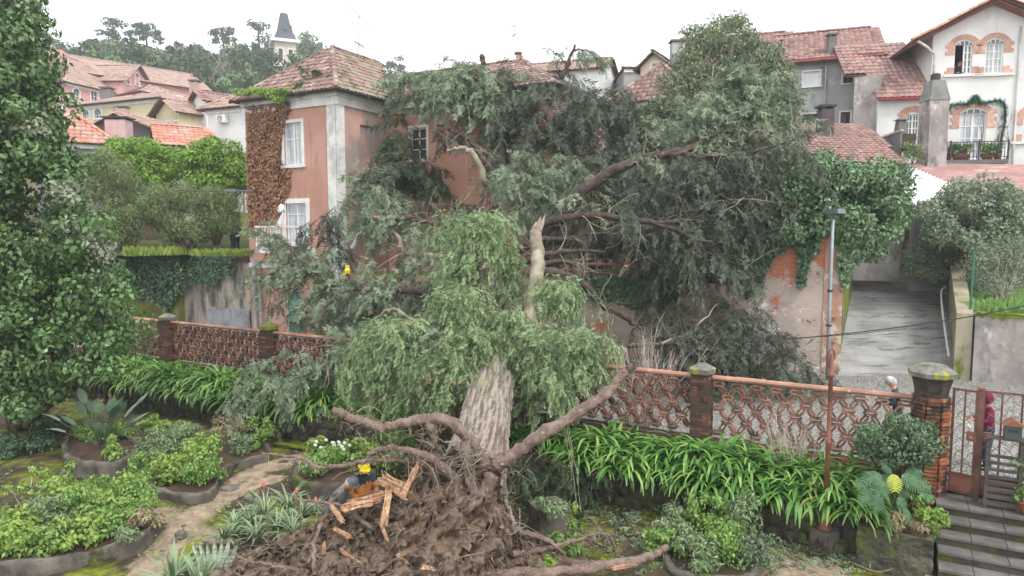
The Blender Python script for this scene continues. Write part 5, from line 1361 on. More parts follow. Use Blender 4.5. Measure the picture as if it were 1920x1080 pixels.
# weeping front plumes over the trunk
plume('front', 900, 398, 19.4, 1.15, .5, 1.5, 95, 10, .40, .62)
plume('front', 870, 470, 19.0, .8, .6, 1.1, 45, 8, .40, .5)
plume('front', 945, 470, 19.2, .6, .6, 1.0, 32, 8, .40, .55)
plume('front', 858, 535, 17.4, .85, .5, 1.7, 80, 10, .38, .62)
plume('front', 1040, 522, 18.0, .8, .4, 1.0, 70, 9, .38, .6)
plume('front', 960, 575, 17.0, .7, .6, 1.2, 50, 9, .36, .55)
plume('front', 1085, 622, 16.6, .95, .5, 1.1, 90, 10, .36, .58)
plume('front', 1010, 615, 16.4, .8, .5, 1.4, 70, 10, .36, .52)
plume('front', 880, 610, 16.4, .7, .6, 1.2, 60, 10, .36, .55)
plume('front', 835, 650, 16.0, .65, .6, .9, 45, 9, .36, .5)
plume('front', 740, 598, 17.0, 1.1, .5, 1.5, 110, 10, .38, .52)
plume('front', 690, 640, 17.0, .8, .5, 1.3, 75, 10, .38, .48)
plume('front', 780, 660, 16.6, .8, .5, 1.2, 65, 10, .38, .46)
plume('front', 1030, 690, 16.2, .8, .5, .8, 45, 9, .36, .45)
along('mid', LIMBS['front3'], 20, .9, .5, 9, .4, .5)
# mid branches reaching left over the street
mass('mid', [(645, 335), (690, 318), (760, 360), (765, 410), (700, 425), (650, 395)], 22.3, 23.3, 32, .8, .45, 9, .46, .66, (-.3, 0, .1))
along('mid', LIMBS['left3'], 20, 1.1, .55, 9, .44, .55)
along('mid', LIMBS['left2'], 12, 1.0, .6, 9, .44, .5)
along('mid', LIMBS['left'], 28, 1.3, .5, 10, .44, .5, .1)
along('mid', LIMBS['left4'], 34, .9, .4, 9, .42, .6, .0)
along('mid', LIMBS['left5'], 20, .8, .5, 8, .42, .5, .0)
mass('mid', [(660, 480), (760, 470), (830, 500), (830, 560), (700, 585), (640, 560)], 20.6, 21.8, 28, 1.0, .5, 9, .44, .58)
mass('mid', [(480, 430), (560, 440), (640, 470), (640, 560), (560, 580), (500, 540)], 22, 23, 26, .9, .5, 8, .42, .55)
mass('mid', [(520, 560), (640, 560), (650, 620), (540, 610)], 22, 23.4, 26, .9, .5, 8, .42, .45)
mass('mid', [(640, 540), (800, 560), (820, 620), (700, 640), (620, 620)], 19.5, 22, 34, 1.0, .5, 9, .44, .35)
mass('mid', [(780, 400), (860, 420), (850, 560), (780, 560), (770, 470)], 20.5, 22.5, 24, .8, .8, 9, .44, .5, weep=.6)
along('mid', LIMBS['fence'], 40, .9, .5, 9, .42, .46, .2)
mass('mid', [(430, 690), (520, 650), (640, 650), (660, 720), (560, 760), (490, 790), (440, 770)], 19.6, 20.6, 42, .8, .5, 9, .40, .42)
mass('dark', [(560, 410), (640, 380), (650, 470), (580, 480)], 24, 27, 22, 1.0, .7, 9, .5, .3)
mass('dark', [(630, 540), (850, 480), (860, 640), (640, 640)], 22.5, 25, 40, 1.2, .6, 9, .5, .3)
# crown lying on the roof
along('mid', LIMBS['roof6'], 40, 1.3, .7, 9, .55, .5, .1)
along('mid', LIMBS['roof'], 36, 1.4, .8, 9, .55, .4, .2)
along('dark', LIMBS['roof5'], 40, 1.5, .8, 9, .55, .45, .2)
along('dark', LIMBS['roof2'], 9, .9, .6, 8, .5, .4, .3)
mass('mid', [(780, 130), (860, 105), (940, 120), (960, 180), (950, 235), (915, 200), (860, 190), (810, 182)], 27.4, 29.2, 64, 1.1, .7, 10, .55, .5)
mass('mid', [(740, 135), (800, 122), (860, 140), (830, 185), (760, 180)], 29, 31, 46, 1.0, .3, 9, .5, .42, (-.4, 0, 0))
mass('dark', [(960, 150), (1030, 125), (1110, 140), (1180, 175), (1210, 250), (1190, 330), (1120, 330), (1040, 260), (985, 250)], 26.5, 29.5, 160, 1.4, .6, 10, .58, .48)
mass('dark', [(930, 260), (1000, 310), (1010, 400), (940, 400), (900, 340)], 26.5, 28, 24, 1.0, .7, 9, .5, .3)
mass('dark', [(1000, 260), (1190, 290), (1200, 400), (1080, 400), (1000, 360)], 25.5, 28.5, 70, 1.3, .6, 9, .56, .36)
mass('mid', [(960, 285), (1080, 260), (1110, 330), (1040, 400), (960, 395), (915, 350)], 23, 25, 84, .9, .6, 9, .44, .62)
mass('dark', [(700, 300), (820, 350), (920, 400), (900, 440), (760, 420), (690, 360)], 25, 27, 34, 1.2, .6, 9, .52, .4)
along('mid', LIMBS['top2'], 16, .6, .8, 8, .34, .5, 0, weep=.7); along('mid', LIMBS['top3'], 8, .5, .6, 7, .3, .5, 0)
# roof litter
mass('deep', [(560, 140), (600, 130), (655, 150), (650, 168), (570, 168)], 29.6, 30.4, 30, .7, .3, 9, .4, .55)
mass('mid', [(640, 160), (720, 170), (780, 185), (770, 200), (700, 185)], 30, 31.6, 22, .8, .3, 8, .4, .5)
# dark evergreen mass against the wing
mass('deep', [(735, 215), (750, 205), (770, 290), (820, 310), (830, 350), (700, 360), (695, 310), (725, 280)], 28, 29.6, 95, .9, .5, 10, .5, .35)
# right side: long limb with feathery foliage
along('mid', LIMBS['right'][24:], 90, 1.3, .35, 10, .5, .6, 0, up=.25)
mass('mid', [(1180, 250), (1250, 200), (1330, 150), (1400, 115), (1470, 170), (1500, 250), (1480, 300), (1330, 290), (1240, 310), (1190, 300)], 22.6, 24.6, 128, 1.2, .4, 10, .5, .55, (.25, 0, .15))
along('mid', LIMBS['right'][:26], 18, 1.0, .6, 9, .48, .5, .3)
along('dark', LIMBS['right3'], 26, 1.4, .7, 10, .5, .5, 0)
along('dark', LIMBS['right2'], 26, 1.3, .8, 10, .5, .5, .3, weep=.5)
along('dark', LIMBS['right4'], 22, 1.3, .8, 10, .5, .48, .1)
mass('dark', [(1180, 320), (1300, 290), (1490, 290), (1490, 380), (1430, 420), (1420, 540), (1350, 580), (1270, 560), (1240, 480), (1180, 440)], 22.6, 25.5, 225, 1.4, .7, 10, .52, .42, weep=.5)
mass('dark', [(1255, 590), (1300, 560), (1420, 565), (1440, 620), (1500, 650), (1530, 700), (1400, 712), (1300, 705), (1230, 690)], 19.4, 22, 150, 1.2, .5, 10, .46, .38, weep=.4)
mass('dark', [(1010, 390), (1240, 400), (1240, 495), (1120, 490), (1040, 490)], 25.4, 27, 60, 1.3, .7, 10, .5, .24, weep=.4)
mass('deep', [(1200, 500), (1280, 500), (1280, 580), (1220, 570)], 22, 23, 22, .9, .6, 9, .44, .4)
mass('deep', [(960, 850), (1100, 870), (1130, 900), (1110, 950), (1000, 930), (950, 900)], 14.3, 15.4, 60, .8, .7, 9, .34, .3, weep=.6)
# bare grey side branches without foliage
mbare = MB()
def bare_twig(p, d, L, r, lev):
    q = [p]
    for s_ in range(4): d = d + rng.normal(0, .22, 3) + np.array([0, 0, -.06]); d = d / np.linalg.norm(d); q.append(q[-1] + d * L / 4)
    mbare.tube(q, np.linspace(r, r * .35, 5), 4, False)
    if lev:
        for s_ in range(3): bare_twig(q[random.randint(1, 3)], d + rng.normal(0, .6, 3), L * .55, r * .5, lev - 1)
for key, n_ in (('right', 16), ('right2', 14), ('right3', 10), ('right4', 10), ('mid', 10), ('mid2', 10), ('mid3', 10), ('low', 8), ('roof2', 8), ('roof3', 6), ('left2', 8), ('left3', 10), ('left', 10), ('roof', 12), ('roof6', 8), ('street', 8), ('fence', 8)):
    P = LIMBS[key]
    for s_ in range(n_): bare_twig(P[random.randint(2, len(P) - 1)], rng.normal(0, .8, 3) + np.array([.2, -.5, .1]), random.uniform(.5, 1.5), random.uniform(.01, .024), 1)
mbare.build('bare_twigs', M['bark_pale'], FT)['kind'] = 'stuff'
for k, (a, b) in FOL.items():
    a.build('foliage', LM[k], FT, True); b.build('foliage', LM[k], FT, True)
TWIG.build('twigs', M['bark_dark'], FT)['kind'] = 'stuff'

# ------------------------------------------------------------------ root plate
def root_plate():
    sil = [(385, 1085), (430, 1058), (520, 1015), (585, 985), (612, 958), (650, 950), (700, 938), (750, 912), (790, 878), (830, 850), (880, 838), (925, 862), (945, 920), (958, 985), (1000, 1025), (1050, 1060), (1110, 1090)]
    xs = np.linspace(sil[0][0], sil[-1][0], 230); ys = np.interp(xs, [s[0] for s in sil], [s[1] for s in sil])
    ys = ys + np.array([mnoise.fractal((x * .03, 3, 0), .6, 2.0, 3) * 22 for x in xs])
    dd = np.interp(xs, [385, 600, 880, 1110], [11.9, 12.3, 12.9, 12.0])
    V = []; nv = 120
    for x, y, d in zip(xs, ys, dd):
        T_ = at(x, y, d); T_[2] = max(T_[2], .12); hgt = T_[2]
        for j in range(nv):
            v = j / (nv - 1)
            if v < .72: w = v / .72; p = np.array([T_[0], T_[1] - (1.5 + .35 * hgt) * (1 - w) ** 1.5 - .25 * math.sin(w * math.pi), -.1 + (hgt + .1) * (w ** .85)])
            else: w = (v - .72) / .28; p = np.array([T_[0], T_[1] + .9 * w, hgt * (1 - w ** 1.6) - .1 * w])
            q = Vector(p)
            n1 = mnoise.fractal(q * 1.1, .7, 2.0, 3); n2 = mnoise.fractal(q * 3.6 + Vector((5, 5, 5)), .55, 2.0, 4); n3 = 1 - 2 * abs(mnoise.noise(q * 2.4)); n4 = mnoise.fractal(q * 11, .6, 2.0, 3); n5 = mnoise.cell(q * 6.0)
            e = min(1, hgt * 1.6) * (1 - max(0, (v - .72) / .28))
            p = p + np.array([n2 * .10 + n1 * .1 + n4 * .03, -(n1 * .30 + n2 * .22 + n3 * .16 + n4 * .09 + n5 * .05), n1 * .12 + n2 * .14 + n4 * .05]) * e
            V.append(p)
    nx = len(xs); i = (np.arange(nx-1)[:, None] * nv + np.arange(nv-1)[None]).ravel()
    np_mesh('root_plate', np.array(V), np.stack([i, i+nv, i+nv+1, i+1], 1), M['soil_root'], FT)
    return np.array(V).reshape(nx, nv, 3)
RP = root_plate()
def rough_root(pts, r0, r1):
    P = jag(cat_rom([at(*p) for p in pts], 9), .012); m, n = len(P), 14; T = norm(np.gradient(P, axis=0)); A = norm(np.cross(T, np.array([.1, .2, 1.0]))); B = np.cross(T, A)
    rad = r1 + (r0 - r1) * (1 - np.linspace(0, 1, m)); V = []
    for i in range(m):
        kn = 1 + .22 * mnoise.noise((i * .35, r0 * 50, 1))
        for k in range(n):
            th = 2 * math.pi * k / n; w = mnoise.fractal((math.cos(th) * 1.6 + r0 * 90, math.sin(th) * 1.6, i * .16), .6, 2.0, 4)
            V.append(P[i] + (A[i] * math.cos(th) + B[i] * math.sin(th)) * rad[i] * kn * (1 + .22 * w))
    i = (np.arange(m-1)[:, None] * n + np.arange(n)[None]); j = (np.arange(m-1)[:, None] * n + (np.arange(n)[None] + 1) % n)
    Fc = np.stack([i.ravel(), j.ravel(), (j + n).ravel(), (i + n).ravel()], 1)
    V += [P[0], P[-1]]; k0 = m * n
    cap = [(k, (k + 1) % n, k0, k0) for k in range(n)]; cap2 = [((m-1)*n + (k + 1) % n, (m-1)*n + k, k0 + 1, k0 + 1) for k in range(n)]
    me = bpy.data.meshes.new('root'); off = WL[FT.name]
    me.from_pydata([tuple(v - off) for v in V], [], [tuple(f) for f in Fc] + [c[:3] for c in cap] + [c[:3] for c in cap2]); me.polygons.foreach_set('use_smooth', [True] * len(me.polygons)); me.update()
    link_mesh('root', me, FT, M['root']); return P
RTS = []
for pts, r0, r1 in [
    ([(915, 880, 12.5), (880, 825, 12.5), (840, 790, 12.4), (785, 788, 12.3), (720, 800, 12.3), (665, 786, 12.3), (622, 769, 12.3)], .12, .075),
    ([(870, 945, 12.1), (905, 930, 12.1), (925, 880, 12.2), (950, 860, 12.2), (1010, 820, 12.3), (1090, 770, 12.5), (1140, 735, 12.7), (1170, 700, 12.9), (1188, 686, 12.9)], .155, .075),
    ([(800, 790, 12.3), (814, 825, 12.2), (810, 880, 12.2), (830, 930, 12.3)], .075, .055),
    ([(845, 885, 12.3), (780, 866, 12.2), (700, 862, 12.1), (640, 874, 12.1), (575, 878, 12.2)], .065, .03),
    ([(600, 878, 12.1), (560, 858, 12.1), (490, 850, 12.2)], .032, .018),
    ([(860, 900, 12.2), (800, 855, 12.1), (735, 842, 12.0), (690, 852, 12.0)], .09, .04),
    ([(940, 1078, 11.4), (1060, 1072, 11.5), (1150, 1058, 11.7), (1215, 1044, 11.9), (1250, 1026, 12.0)], .11, .06),
    ([(960, 1040, 11.9), (1030, 1028, 12.2), (1085, 1012, 12.4), (1130, 1015, 12.6)], .06, .02),
    ([(1085, 1012, 12.4), (1130, 1000, 12.5), (1160, 1030, 12.5)], .025, .01),
    ([(700, 990, 11.9), (640, 950, 12.0), (570, 938, 12.1), (535, 925, 12.2)], .035, .015),
    ([(560, 1070, 11.2), (500, 1058, 11.4), (445, 1045, 11.6)], .035, .018),
    ([(590, 1080, 11.0), (588, 1030, 11.3), (600, 985, 11.7)], .045, .03),
    ([(870, 830, 12.4), (878, 870, 12.2), (890, 930, 12.0)], .11, .08),
    ([(930, 950, 12.1), (965, 990, 12.1), (1020, 1010, 12.1), (1060, 1040, 12.0)], .075, .03),
    ([(880, 1080, 11.2), (872, 1020, 11.6), (900, 960, 12.0)], .025, .05)]:
    RTS.append(rough_root(pts, r0, r1))
# fibres and small roots
mb = MB(); mb2 = MB()
def fibre(m_, p, d, L, r, grav=.18, wob=.35, n=5):
    q = [p]
    for s_ in range(n): d = d + rng.normal(0, wob, 3) + np.array([0, 0, -grav]); q.append(q[-1] + d / np.linalg.norm(d) * L / n)
    m_.tube(q, np.linspace(r, .0025, n + 1), 4, False)
for k in range(1500):
    p = RP[random.randint(10, 218), random.randint(6, 96)].copy()
    fibre(mb if k % 3 else mb2, p, np.array([random.gauss(0, .7), -abs(random.gauss(.3, .4)), random.gauss(-.1, .7)]), random.uniform(.1, .45) * (2.2 if random.random() < .1 else 1), random.uniform(.003, .012))
for k in range(260):                                               # hairy fringe on the plate's upper edge
    i = random.randint(70, 200); p = RP[i, random.randint(78, 92)].copy(); fibre(mb if k % 2 else mb2, p, np.array([random.gauss(0, .6), random.gauss(-.2, .4), random.uniform(.2, 1)]), random.uniform(.12, .4), random.uniform(.003, .009), .25)
for P in RTS[:9]:
    for k in range(34):
        p = P[random.randint(0, len(P) - 1)]; fibre(mb if k % 2 else mb2, p, rng.normal(0, 1, 3), random.uniform(.08, .4), random.uniform(.003, .01), .3)
for base, n, sp in (((812, 830, 12.2), 34, .35), ((880, 860, 12.1), 70, .25), ((720, 850, 12.0), 22, .5), ((790, 860, 12.1), 30, .5), ((1130, 1010, 12.5), 26, .35), ((960, 880, 12.2), 26, .4), ((660, 790, 12.3), 14, .3), ((930, 960, 12), 40, .3)):
    c = at(*base)
    for k in range(n): fibre(mb if k % 2 else mb2, c + rng.normal(0, sp * .4, 3), rng.normal(0, 1, 3), random.uniform(.2, .8), random.uniform(.004, .013), .2, .5)
mb.build('root_fibres', M['root'], FT, True)['kind'] = 'stuff'; mb2.build('root_fibres', M['bark_pale'], FT, True)['kind'] = 'stuff'
# clods clinging to the plate
mb = MB()
for k in range(420):
    p = RP[random.randint(10, 218), random.randint(10, 92)]; w = random.uniform(.03, .12) * (1.8 if random.random() < .1 else 1); a = rng.normal(0, 1, (3, 3)); q_, _ = np.linalg.qr(a)
    mb.box(p + np.array([0, -.02, 0]), (w, w * random.uniform(.6, 1), w * random.uniform(.5, .9)), 0, random.uniform(.5, .8), R3=q_)
mb.build('clods', M['soil_root'], FT)['kind'] = 'stuff'
# rootlets dangling from the raised root
for a, b, r in (((1056, 800, 12.4), (1082, 945, 12.5), .006), ((1062, 800, 12.4), (1090, 960, 12.6), .006), ((1066, 790, 12.4), (1072, 900, 12.4), .005)):
    mb = MB(); p, q = at(*a), at(*b); mb.tube(jag(cat_rom([p, (p + q) / 2 + (0.03, 0, 0), q], 4), .01), r, 4); mb.build('hanging_root', M['bark_pale'], FT)
# splintered wood slabs
def slab_wood(x, y, d, L, W, T_, ang, tilt, yaw=0.0):
    """a torn plank: one bent plate with ragged ends and a ridged face"""
    c = at(x, y, d); a = np.array([math.cos(ang) * math.cos(tilt), math.sin(tilt), math.sin(ang) * math.cos(tilt)]); w = np.cross(a, np.array([0, -1.0, .25 + yaw])); w /= np.linalg.norm(w); u = np.cross(a, w)
    if u[1] > 0: u = -u
    k, n = 9, 9; ph = random.uniform(0, 50); V = []
    for i in range(k):
        f = i / (k - 1) - .5; t0 = -.5 * L * (1 + .35 * mnoise.noise((i * .9, ph, 0)) - .25 * abs(f)); t1 = .5 * L * (1 + .6 * mnoise.noise((i * .8, ph, 5)) - .5 * abs(f)); rid = T_ * .45 * mnoise.noise((i * 1.3, ph, 9))
        for j in range(n):
            q = j / (n - 1); bow = .09 * L * math.sin(q * 2.6 + ph) + .15 * W * f * math.sin(q * 3 + ph * 2)
            V.append(c + a * (t0 + (t1 - t0) * q) + w * (f * W * (1 + .15 * math.sin(q * 5 + ph))) + u * (bow + rid * (.4 + q) + .012 * mnoise.noise((i, j * .7, ph))))
    m = k * n; V += [v - u * T_ for v in V]
    Fc = [(i*n+j, i*n+j+1, (i+1)*n+j+1, (i+1)*n+j) for i in range(k-1) for j in range(n-1)]; Fc += [(m+b_[3], m+b_[2], m+b_[1], m+b_[0]) for b_ in Fc]
    rim = [j for j in range(n)] + [i*n+n-1 for i in range(1, k)] + [(k-1)*n+j for j in range(n-2, -1, -1)] + [i*n for i in range(k-2, 0, -1)]
    Fc += [(rim[q], rim[(q+1) % len(rim)], m + rim[(q+1) % len(rim)], m + rim[q]) for q in range(len(rim))]
    mb = MB(); mb.add(V, Fc); mb.build('torn_wood', M['torn'], FT)
for s_ in [(685, 938, 11.7, .8, .2, .07, .28, .1), (670, 948, 11.6, .55, .13, .05, .2, .0), (738, 910, 11.7, .6, .24, .05, -.6, .1), (768, 902, 11.6, .62, .1, .04, 1.15, .0), (725, 948, 11.6, .66, .12, .04, 1.45, .1),
           (632, 965, 11.5, .42, .08, .03, -.95, .0), (642, 1000, 11.2, .34, .07, .02, -.5, .0), (607, 1028, 11.0, .28, .05, .02, 1.45, .0), (655, 1042, 10.9, .38, .05, .02, -.7, .0), (755, 1048, 10.9, .26, .05, .02, -.8, .0), (802, 1065, 10.9, .22, .07, .02, -.3, .0), (718, 995, 11.3, .36, .05, .02, -1.2, .0), (1170, 1062, 11.6, .45, .07, .04, .1, 0)]: slab_wood(*s_)
# ================================================================== other vegetation
ORD = ['first', 'second', 'third', 'fourth', 'fifth', 'sixth', 'seventh', 'eighth', 'ninth', 'tenth', 'eleventh', 'twelfth', 'thirteenth', 'fourteenth', 'fifteenth', 'sixteenth', 'seventeenth', 'eighteenth', 'nineteenth', 'twentieth', 'twenty first', 'twenty second', 'twenty third', 'twenty fourth']
TL1, TL2 = T_leaf(.62, .14), T_leaf2(.6, .12)
TN = T_leaf(.28, .06)
def G(*c): return [srgb(*x) for x in c]
LM['glossy'] = leafmat('glossy_leaf', G((26, 46, 24), (54, 86, 42), (108, 140, 86)), .34, .12, .45)
LM['reflection'] = leafmat('reflection_leaf', G((96, 110, 84), (128, 138, 112), (164, 170, 148)), .5, .2)  # pale tint paints reflections on the big left tree
LM['orange_tree'] = leafmat('citrus_leaf', G((58, 94, 30), (90, 134, 44), (142, 176, 72)), .4, .25, .45)
LM['olive'] = leafmat('olive_leaf', G((66, 86, 50), (98, 120, 72), (140, 156, 106)), .6, .2)
LM['ivy'] = leafmat('ivy_leaf', G((36, 58, 42), (58, 86, 58), (98, 128, 94)), .35, .15, .5)
LM['ivy_bright'] = leafmat('bright_ivy_leaf', G((32, 56, 32), (60, 94, 54), (126, 156, 112)), .36, .12, .5)
LM['deadivy'] = leafmat('brown_ivy_leaf', G((84, 56, 44), (132, 92, 70), (176, 134, 106)), .8, .1)
LM['tall'] = leafmat('tall_tree_leaf', G((58, 72, 54), (90, 106, 80), (136, 150, 116)), .5, .15, .35, .15, srgb(146, 142, 92), .5)
LM['greybush'] = leafmat('grey_bush_leaf', G((74, 90, 70), (110, 126, 102), (150, 164, 136)), .5, .2)
LM['lime'] = leafmat('lime_leaf', G((80, 108, 46), (114, 146, 62), (158, 184, 98)), .5, .3)
LM['fresh'] = leafmat('fresh_leaf', G((66, 104, 44), (104, 144, 66), (150, 182, 104)), .5, .3)
LM['grey'] = leafmat('grey_leaf', G((80, 102, 68), (108, 132, 90), (146, 166, 124)), .6, .2)
LM['strap'] = leafmat('strap_leaf', G((48, 92, 36), (80, 130, 54), (140, 180, 96), (172, 164, 96)), .35, .25, .5)
LM['aloe'] = leafmat('aloe_leaf', G((76, 100, 70), (104, 132, 94), (146, 166, 130)), .5, .1, .3)
LM['boxleaf'] = leafmat('box_leaf', G((44, 68, 44), (70, 98, 66), (118, 142, 108)), .4, .15, .45)
LM['drygrass'] = leafmat('dry_leaf', G((120, 108, 78), (150, 138, 104), (176, 166, 132)), .8, .2)
LM['hill'] = leafmat('hill_tree_leaf', G((40, 58, 40), (62, 82, 56), (92, 110, 78)), .7, .1)
LM['hill_light'] = leafmat('hill_light_leaf', G((70, 94, 62), (96, 122, 84), (128, 150, 108)), .7, .1)
LM['grassblade'] = leafmat('grass_blade', G((84, 104, 42), (112, 138, 54), (150, 168, 84)), .6, .2)
M['twig_pale'] = mat('pale_twig', srgb(194, 182, 172), srgb(164, 150, 140), 6, .9)
M['twig_brown'] = mat('brown_twig', srgb(122, 104, 90), srgb(96, 82, 72), 6, .9)

def clumps(cl, C, rad, n, size, shell=.5, rb=.5, clv=.14, flat=.75, up=.25, size_j=.35):
    """leaves on the shells of ellipsoid clumps centred at C"""
    C = np.asarray(C, float); k = len(C); rad = np.broadcast_to(rad, (k,))
    ci = np.repeat(np.arange(k), n); N = len(ci)
    d = rand_dirs(N); r = rng.uniform(shell, 1, N) ** .6
    P = C[ci] + d * (r * rad[ci])[:, None] * np.array([1, 1, flat])
    nrm = norm(d + np.array([0, 0, up]) + rng.normal(0, .55, (N, 3)))
    t = norm(np.cross(nrm, rand_dirs(N)) + np.array([0, 0, -.45])); y = norm(np.cross(nrm, t)); z = np.cross(t, y)
    B = np.stack([t, y, z], 2)
    rn = np.clip(rb + rng.normal(0, clv, k)[ci] + rng.normal(0, .17, N), 0, 1)
    cl.add(P, B, size * rng.uniform(1 - size_j, 1 + size_j, N), rn)
def stems(parent, base, tips, r0, r1, m, name='trunk', sub=4, amp=.05, bend=.3):
    mb = MB(); base = np.array(base, float)
    for tp in tips:
        tp = np.array(tp, float); mid = (base + tp) / 2 + np.append(rng.normal(0, bend * .3, 2), bend * .2)
        mb.tube(jag(cat_rom([base, mid, tp], sub), amp), np.linspace(r0, r1, 2 * sub + 1), 6)
    return mb.build(name, m, parent, True)
def px_tree(name, label, poly, d0, d1, base, nclump, crad, nleaf, size, lm, T=TL1, nstem=7, r0=.18, barkm='twig_brown', group=None, rb=.5, cat='tree', kindtag='crown', up=.25, shell=.5, flat=.8):
    b = np.array(base, float); t = thing(name, label, cat, b, group)
    C = px_points(poly, nclump, d0, d1)
    cl = Cloud(T); clumps(cl, C, rng.uniform(crad * .7, crad * 1.3, nclump), nleaf, size, shell, rb, up=up, flat=flat)
    cl.build(kindtag, LM[lm], t)
    if nstem: stems(t, b, C[rng.choice(nclump, nstem)], r0, r0 * .15, M[barkm])
    return t
# --- the big glossy tree on the left
big = [(-60, -60), (45, -40), (72, 0), (80, 60), (84, 130), (104, 200), (108, 262), (128, 300), (165, 330), (184, 400), (192, 450), (222, 495), (250, 560), (256, 640), (240, 680), (190, 705), (110, 730), (70, 770), (-60, 760)]
BT = px_tree('leafy_tree', 'big dense glossy leaved tree filling the left edge', big, 17.6, 20.6, (*onz(30, 800, 0)[:2], -.05), 260, .56, 205, .15, 'glossy', nstem=26, shell=.4, r0=.22)
cl = Cloud(TL1); C = px_points([(100, 330), (180, 420), (215, 480), (190, 500), (140, 440)], 12, 17.4, 18.2)
clumps(cl, C, .3, 70, .12); C = px_points([(0, 160), (60, 200), (90, 260), (40, 240)], 7, 17.5, 18.5); clumps(cl, C, .3, 60, .12); cl.build('pale_reflections', LM['reflection'], BT)  # pale leaf patches paint the reflections on the glossy crown
# --- trees on the left terrace
px_tree('orange_tree', 'rounded orange tree left of the pink house ivy', [(345, 290), (380, 262), (430, 270), (462, 300), (470, 340), (440, 356), (380, 350), (345, 330)], 35.5, 38, (*at(405, 455, 36.5)[:2], 5.4), 75, .55, 170, .17, 'orange_tree', r0=.14)
px_tree('orange_tree', 'orange tree with a few fruits between the leafy tree and the rounded one', [(205, 270), (250, 262), (300, 275), (345, 290), (350, 340), (300, 350), (230, 330), (200, 300)], 36.5, 39, (*at(285, 455, 37.5)[:2], 5.4), 75, .55, 170, .17, 'orange_tree', r0=.14)
for k in range(16):
    x, y = [(272, 315), (268, 312), (276, 318), (435, 303), (402, 272), (398, 306), (224, 275), (290, 345), (345, 300), (448, 330), (300, 290), (318, 320), (262, 290), (380, 330), (415, 345), (240, 300)][k]
    p = at(x, y, 35.6 if x > 345 else 36.6); mb = MB(); mb.lathe([(.01, -.04), (.03, -.025), (.038, 0), (.03, .025), (.01, .04)], p, 8); tag(mb.build('orange', mat('orange_fruit', srgb(236, 150, 40), None, rough=.5) if k == 0 else bpy.data.materials['orange_fruit'], None, True), 'ripe orange, %s from the left in the orange trees' % ORD[sorted([272, 268, 276, 435, 402, 398, 224, 290, 345, 448, 300, 318, 262, 380, 415, 240]).index(x)], 'fruit', 'oranges on the trees')
px_tree('olive_tree', 'grey green tree beside the big leafy tree on the left terrace', [(150, 300), (200, 285), (260, 330), (275, 400), (250, 450), (205, 455), (180, 400), (150, 350)], 33.2, 35, (*at(225, 462, 34)[:2], 5.2), 95, .5, 230, .14, 'olive', TN, r0=.12)
px_tree('olive_tree', 'low spreading grey green tree over the ivy wall corner', [(265, 360), (330, 345), (400, 350), (450, 370), (440, 420), (390, 440), (340, 455), (290, 430), (258, 400)], 33, 35, (*at(350, 468, 34)[:2], 5.2), 110, .5, 230, .14, 'olive', TN, r0=.12)
# long grass on the terrace
cl = Cloud(TN)
for poly, n, s_ in (([(225, 455), (340, 445), (350, 475), (230, 478)], 2600, .4), ([(345, 470), (400, 450), (470, 455), (470, 478), (380, 492)], 2200, .3)):
    P = poly_sample(poly, n); Q = np.array([onz(x, y, 5.15) if y > 448 else at(x, y, 36) for x, y in P]); Q[:, 1] = np.clip(Q[:, 1], 31.6, 40); Q[:, 2] = 5.05
    D = rng.normal(0, .35, (n, 3)); D[:, 2] = 1; cl.add(Q, basis(D, (0, 1, 0)), s_ * rng.uniform(.6, 1.4, n), rng.uniform(.3, 1, n))
o = cl.build('long_grass', LM['grassblade']); tag(o, 'bright green long grass on the left terrace', 'grass', None, 'stuff')
# --- hanging ivy
def ivy_sheet(name, label, poly, fr, n, size, lm, depth=.25, cat='ivy', hang=.6, parent=None, strands=0, n0=0.0):
    P = poly_sample(poly, n); Q = []
    for x, y in P:
        s, z = fr.hit(x, y, n0); Q.append(fr.pt(s, z, n0 + depth * (.15 + .85 * random.random() ** 2) * (.6 + .8 * abs(mnoise.noise((s * 1.3, z * 1.3, 3))))))
    Q = np.array(Q); N3_ = np.array([*fr.n, 0])
    nrm = norm(N3_ + np.array([0, 0, .45]) + rng.normal(0, .4, (n, 3))); t = norm(np.array([0, 0, -1.0]) * hang + rng.normal(0, .45, (n, 3))); t = norm(t - nrm * (t * nrm).sum(1)[:, None]); y_ = np.cross(nrm, t)
    pv = np.array([mnoise.noise((q[0] * 1.6, q[2] * 1.6, 1)) for q in Q])
    cl = Cloud(TL1); cl.add(Q, np.stack([t, y_, nrm], 2), size * rng.uniform(.65, 1.35, n), np.clip(.5 + pv * .45 + rng.normal(0, .18, n), 0, 1))
    o = cl.build(name, LM[lm], parent)
    if parent is None: tag(o, label, cat)
    return o
ivy_sheet('ivy', 'dark ivy curtain hanging down the mossy wall beside the leafy tree', [(215, 470), (262, 462), (345, 468), (350, 540), (335, 560), (318, 585), (300, 565), (262, 560), (240, 540)], HF, 5200, .15, 'ivy', .45, n0=.3)
ivy_sheet('ivy', 'small ivy tuft spilling over the stained retaining wall', [(352, 475), (430, 470), (446, 482), (440, 520), (425, 515), (405, 540), (385, 525), (360, 532), (350, 500)], HF, 2200, .13, 'ivy', .4)
ivy_sheet('dead_ivy', 'rust brown dead ivy covering the left end of the pink house', [(464, 172), (545, 180), (548, 200), (536, 226), (530, 260), (527, 300), (545, 318), (546, 348), (535, 380), (525, 398), (505, 422), (466, 424)], HF, 9500, .125, 'deadivy', .16)
ivy_sheet('ivy', 'green ivy fringe under the eaves above the brown ivy', [(440, 166), (500, 164), (552, 166), (545, 178), (528, 195), (500, 178), (470, 180), (442, 176)], HF.off(.42), 900, .12, 'orange_tree', .25)

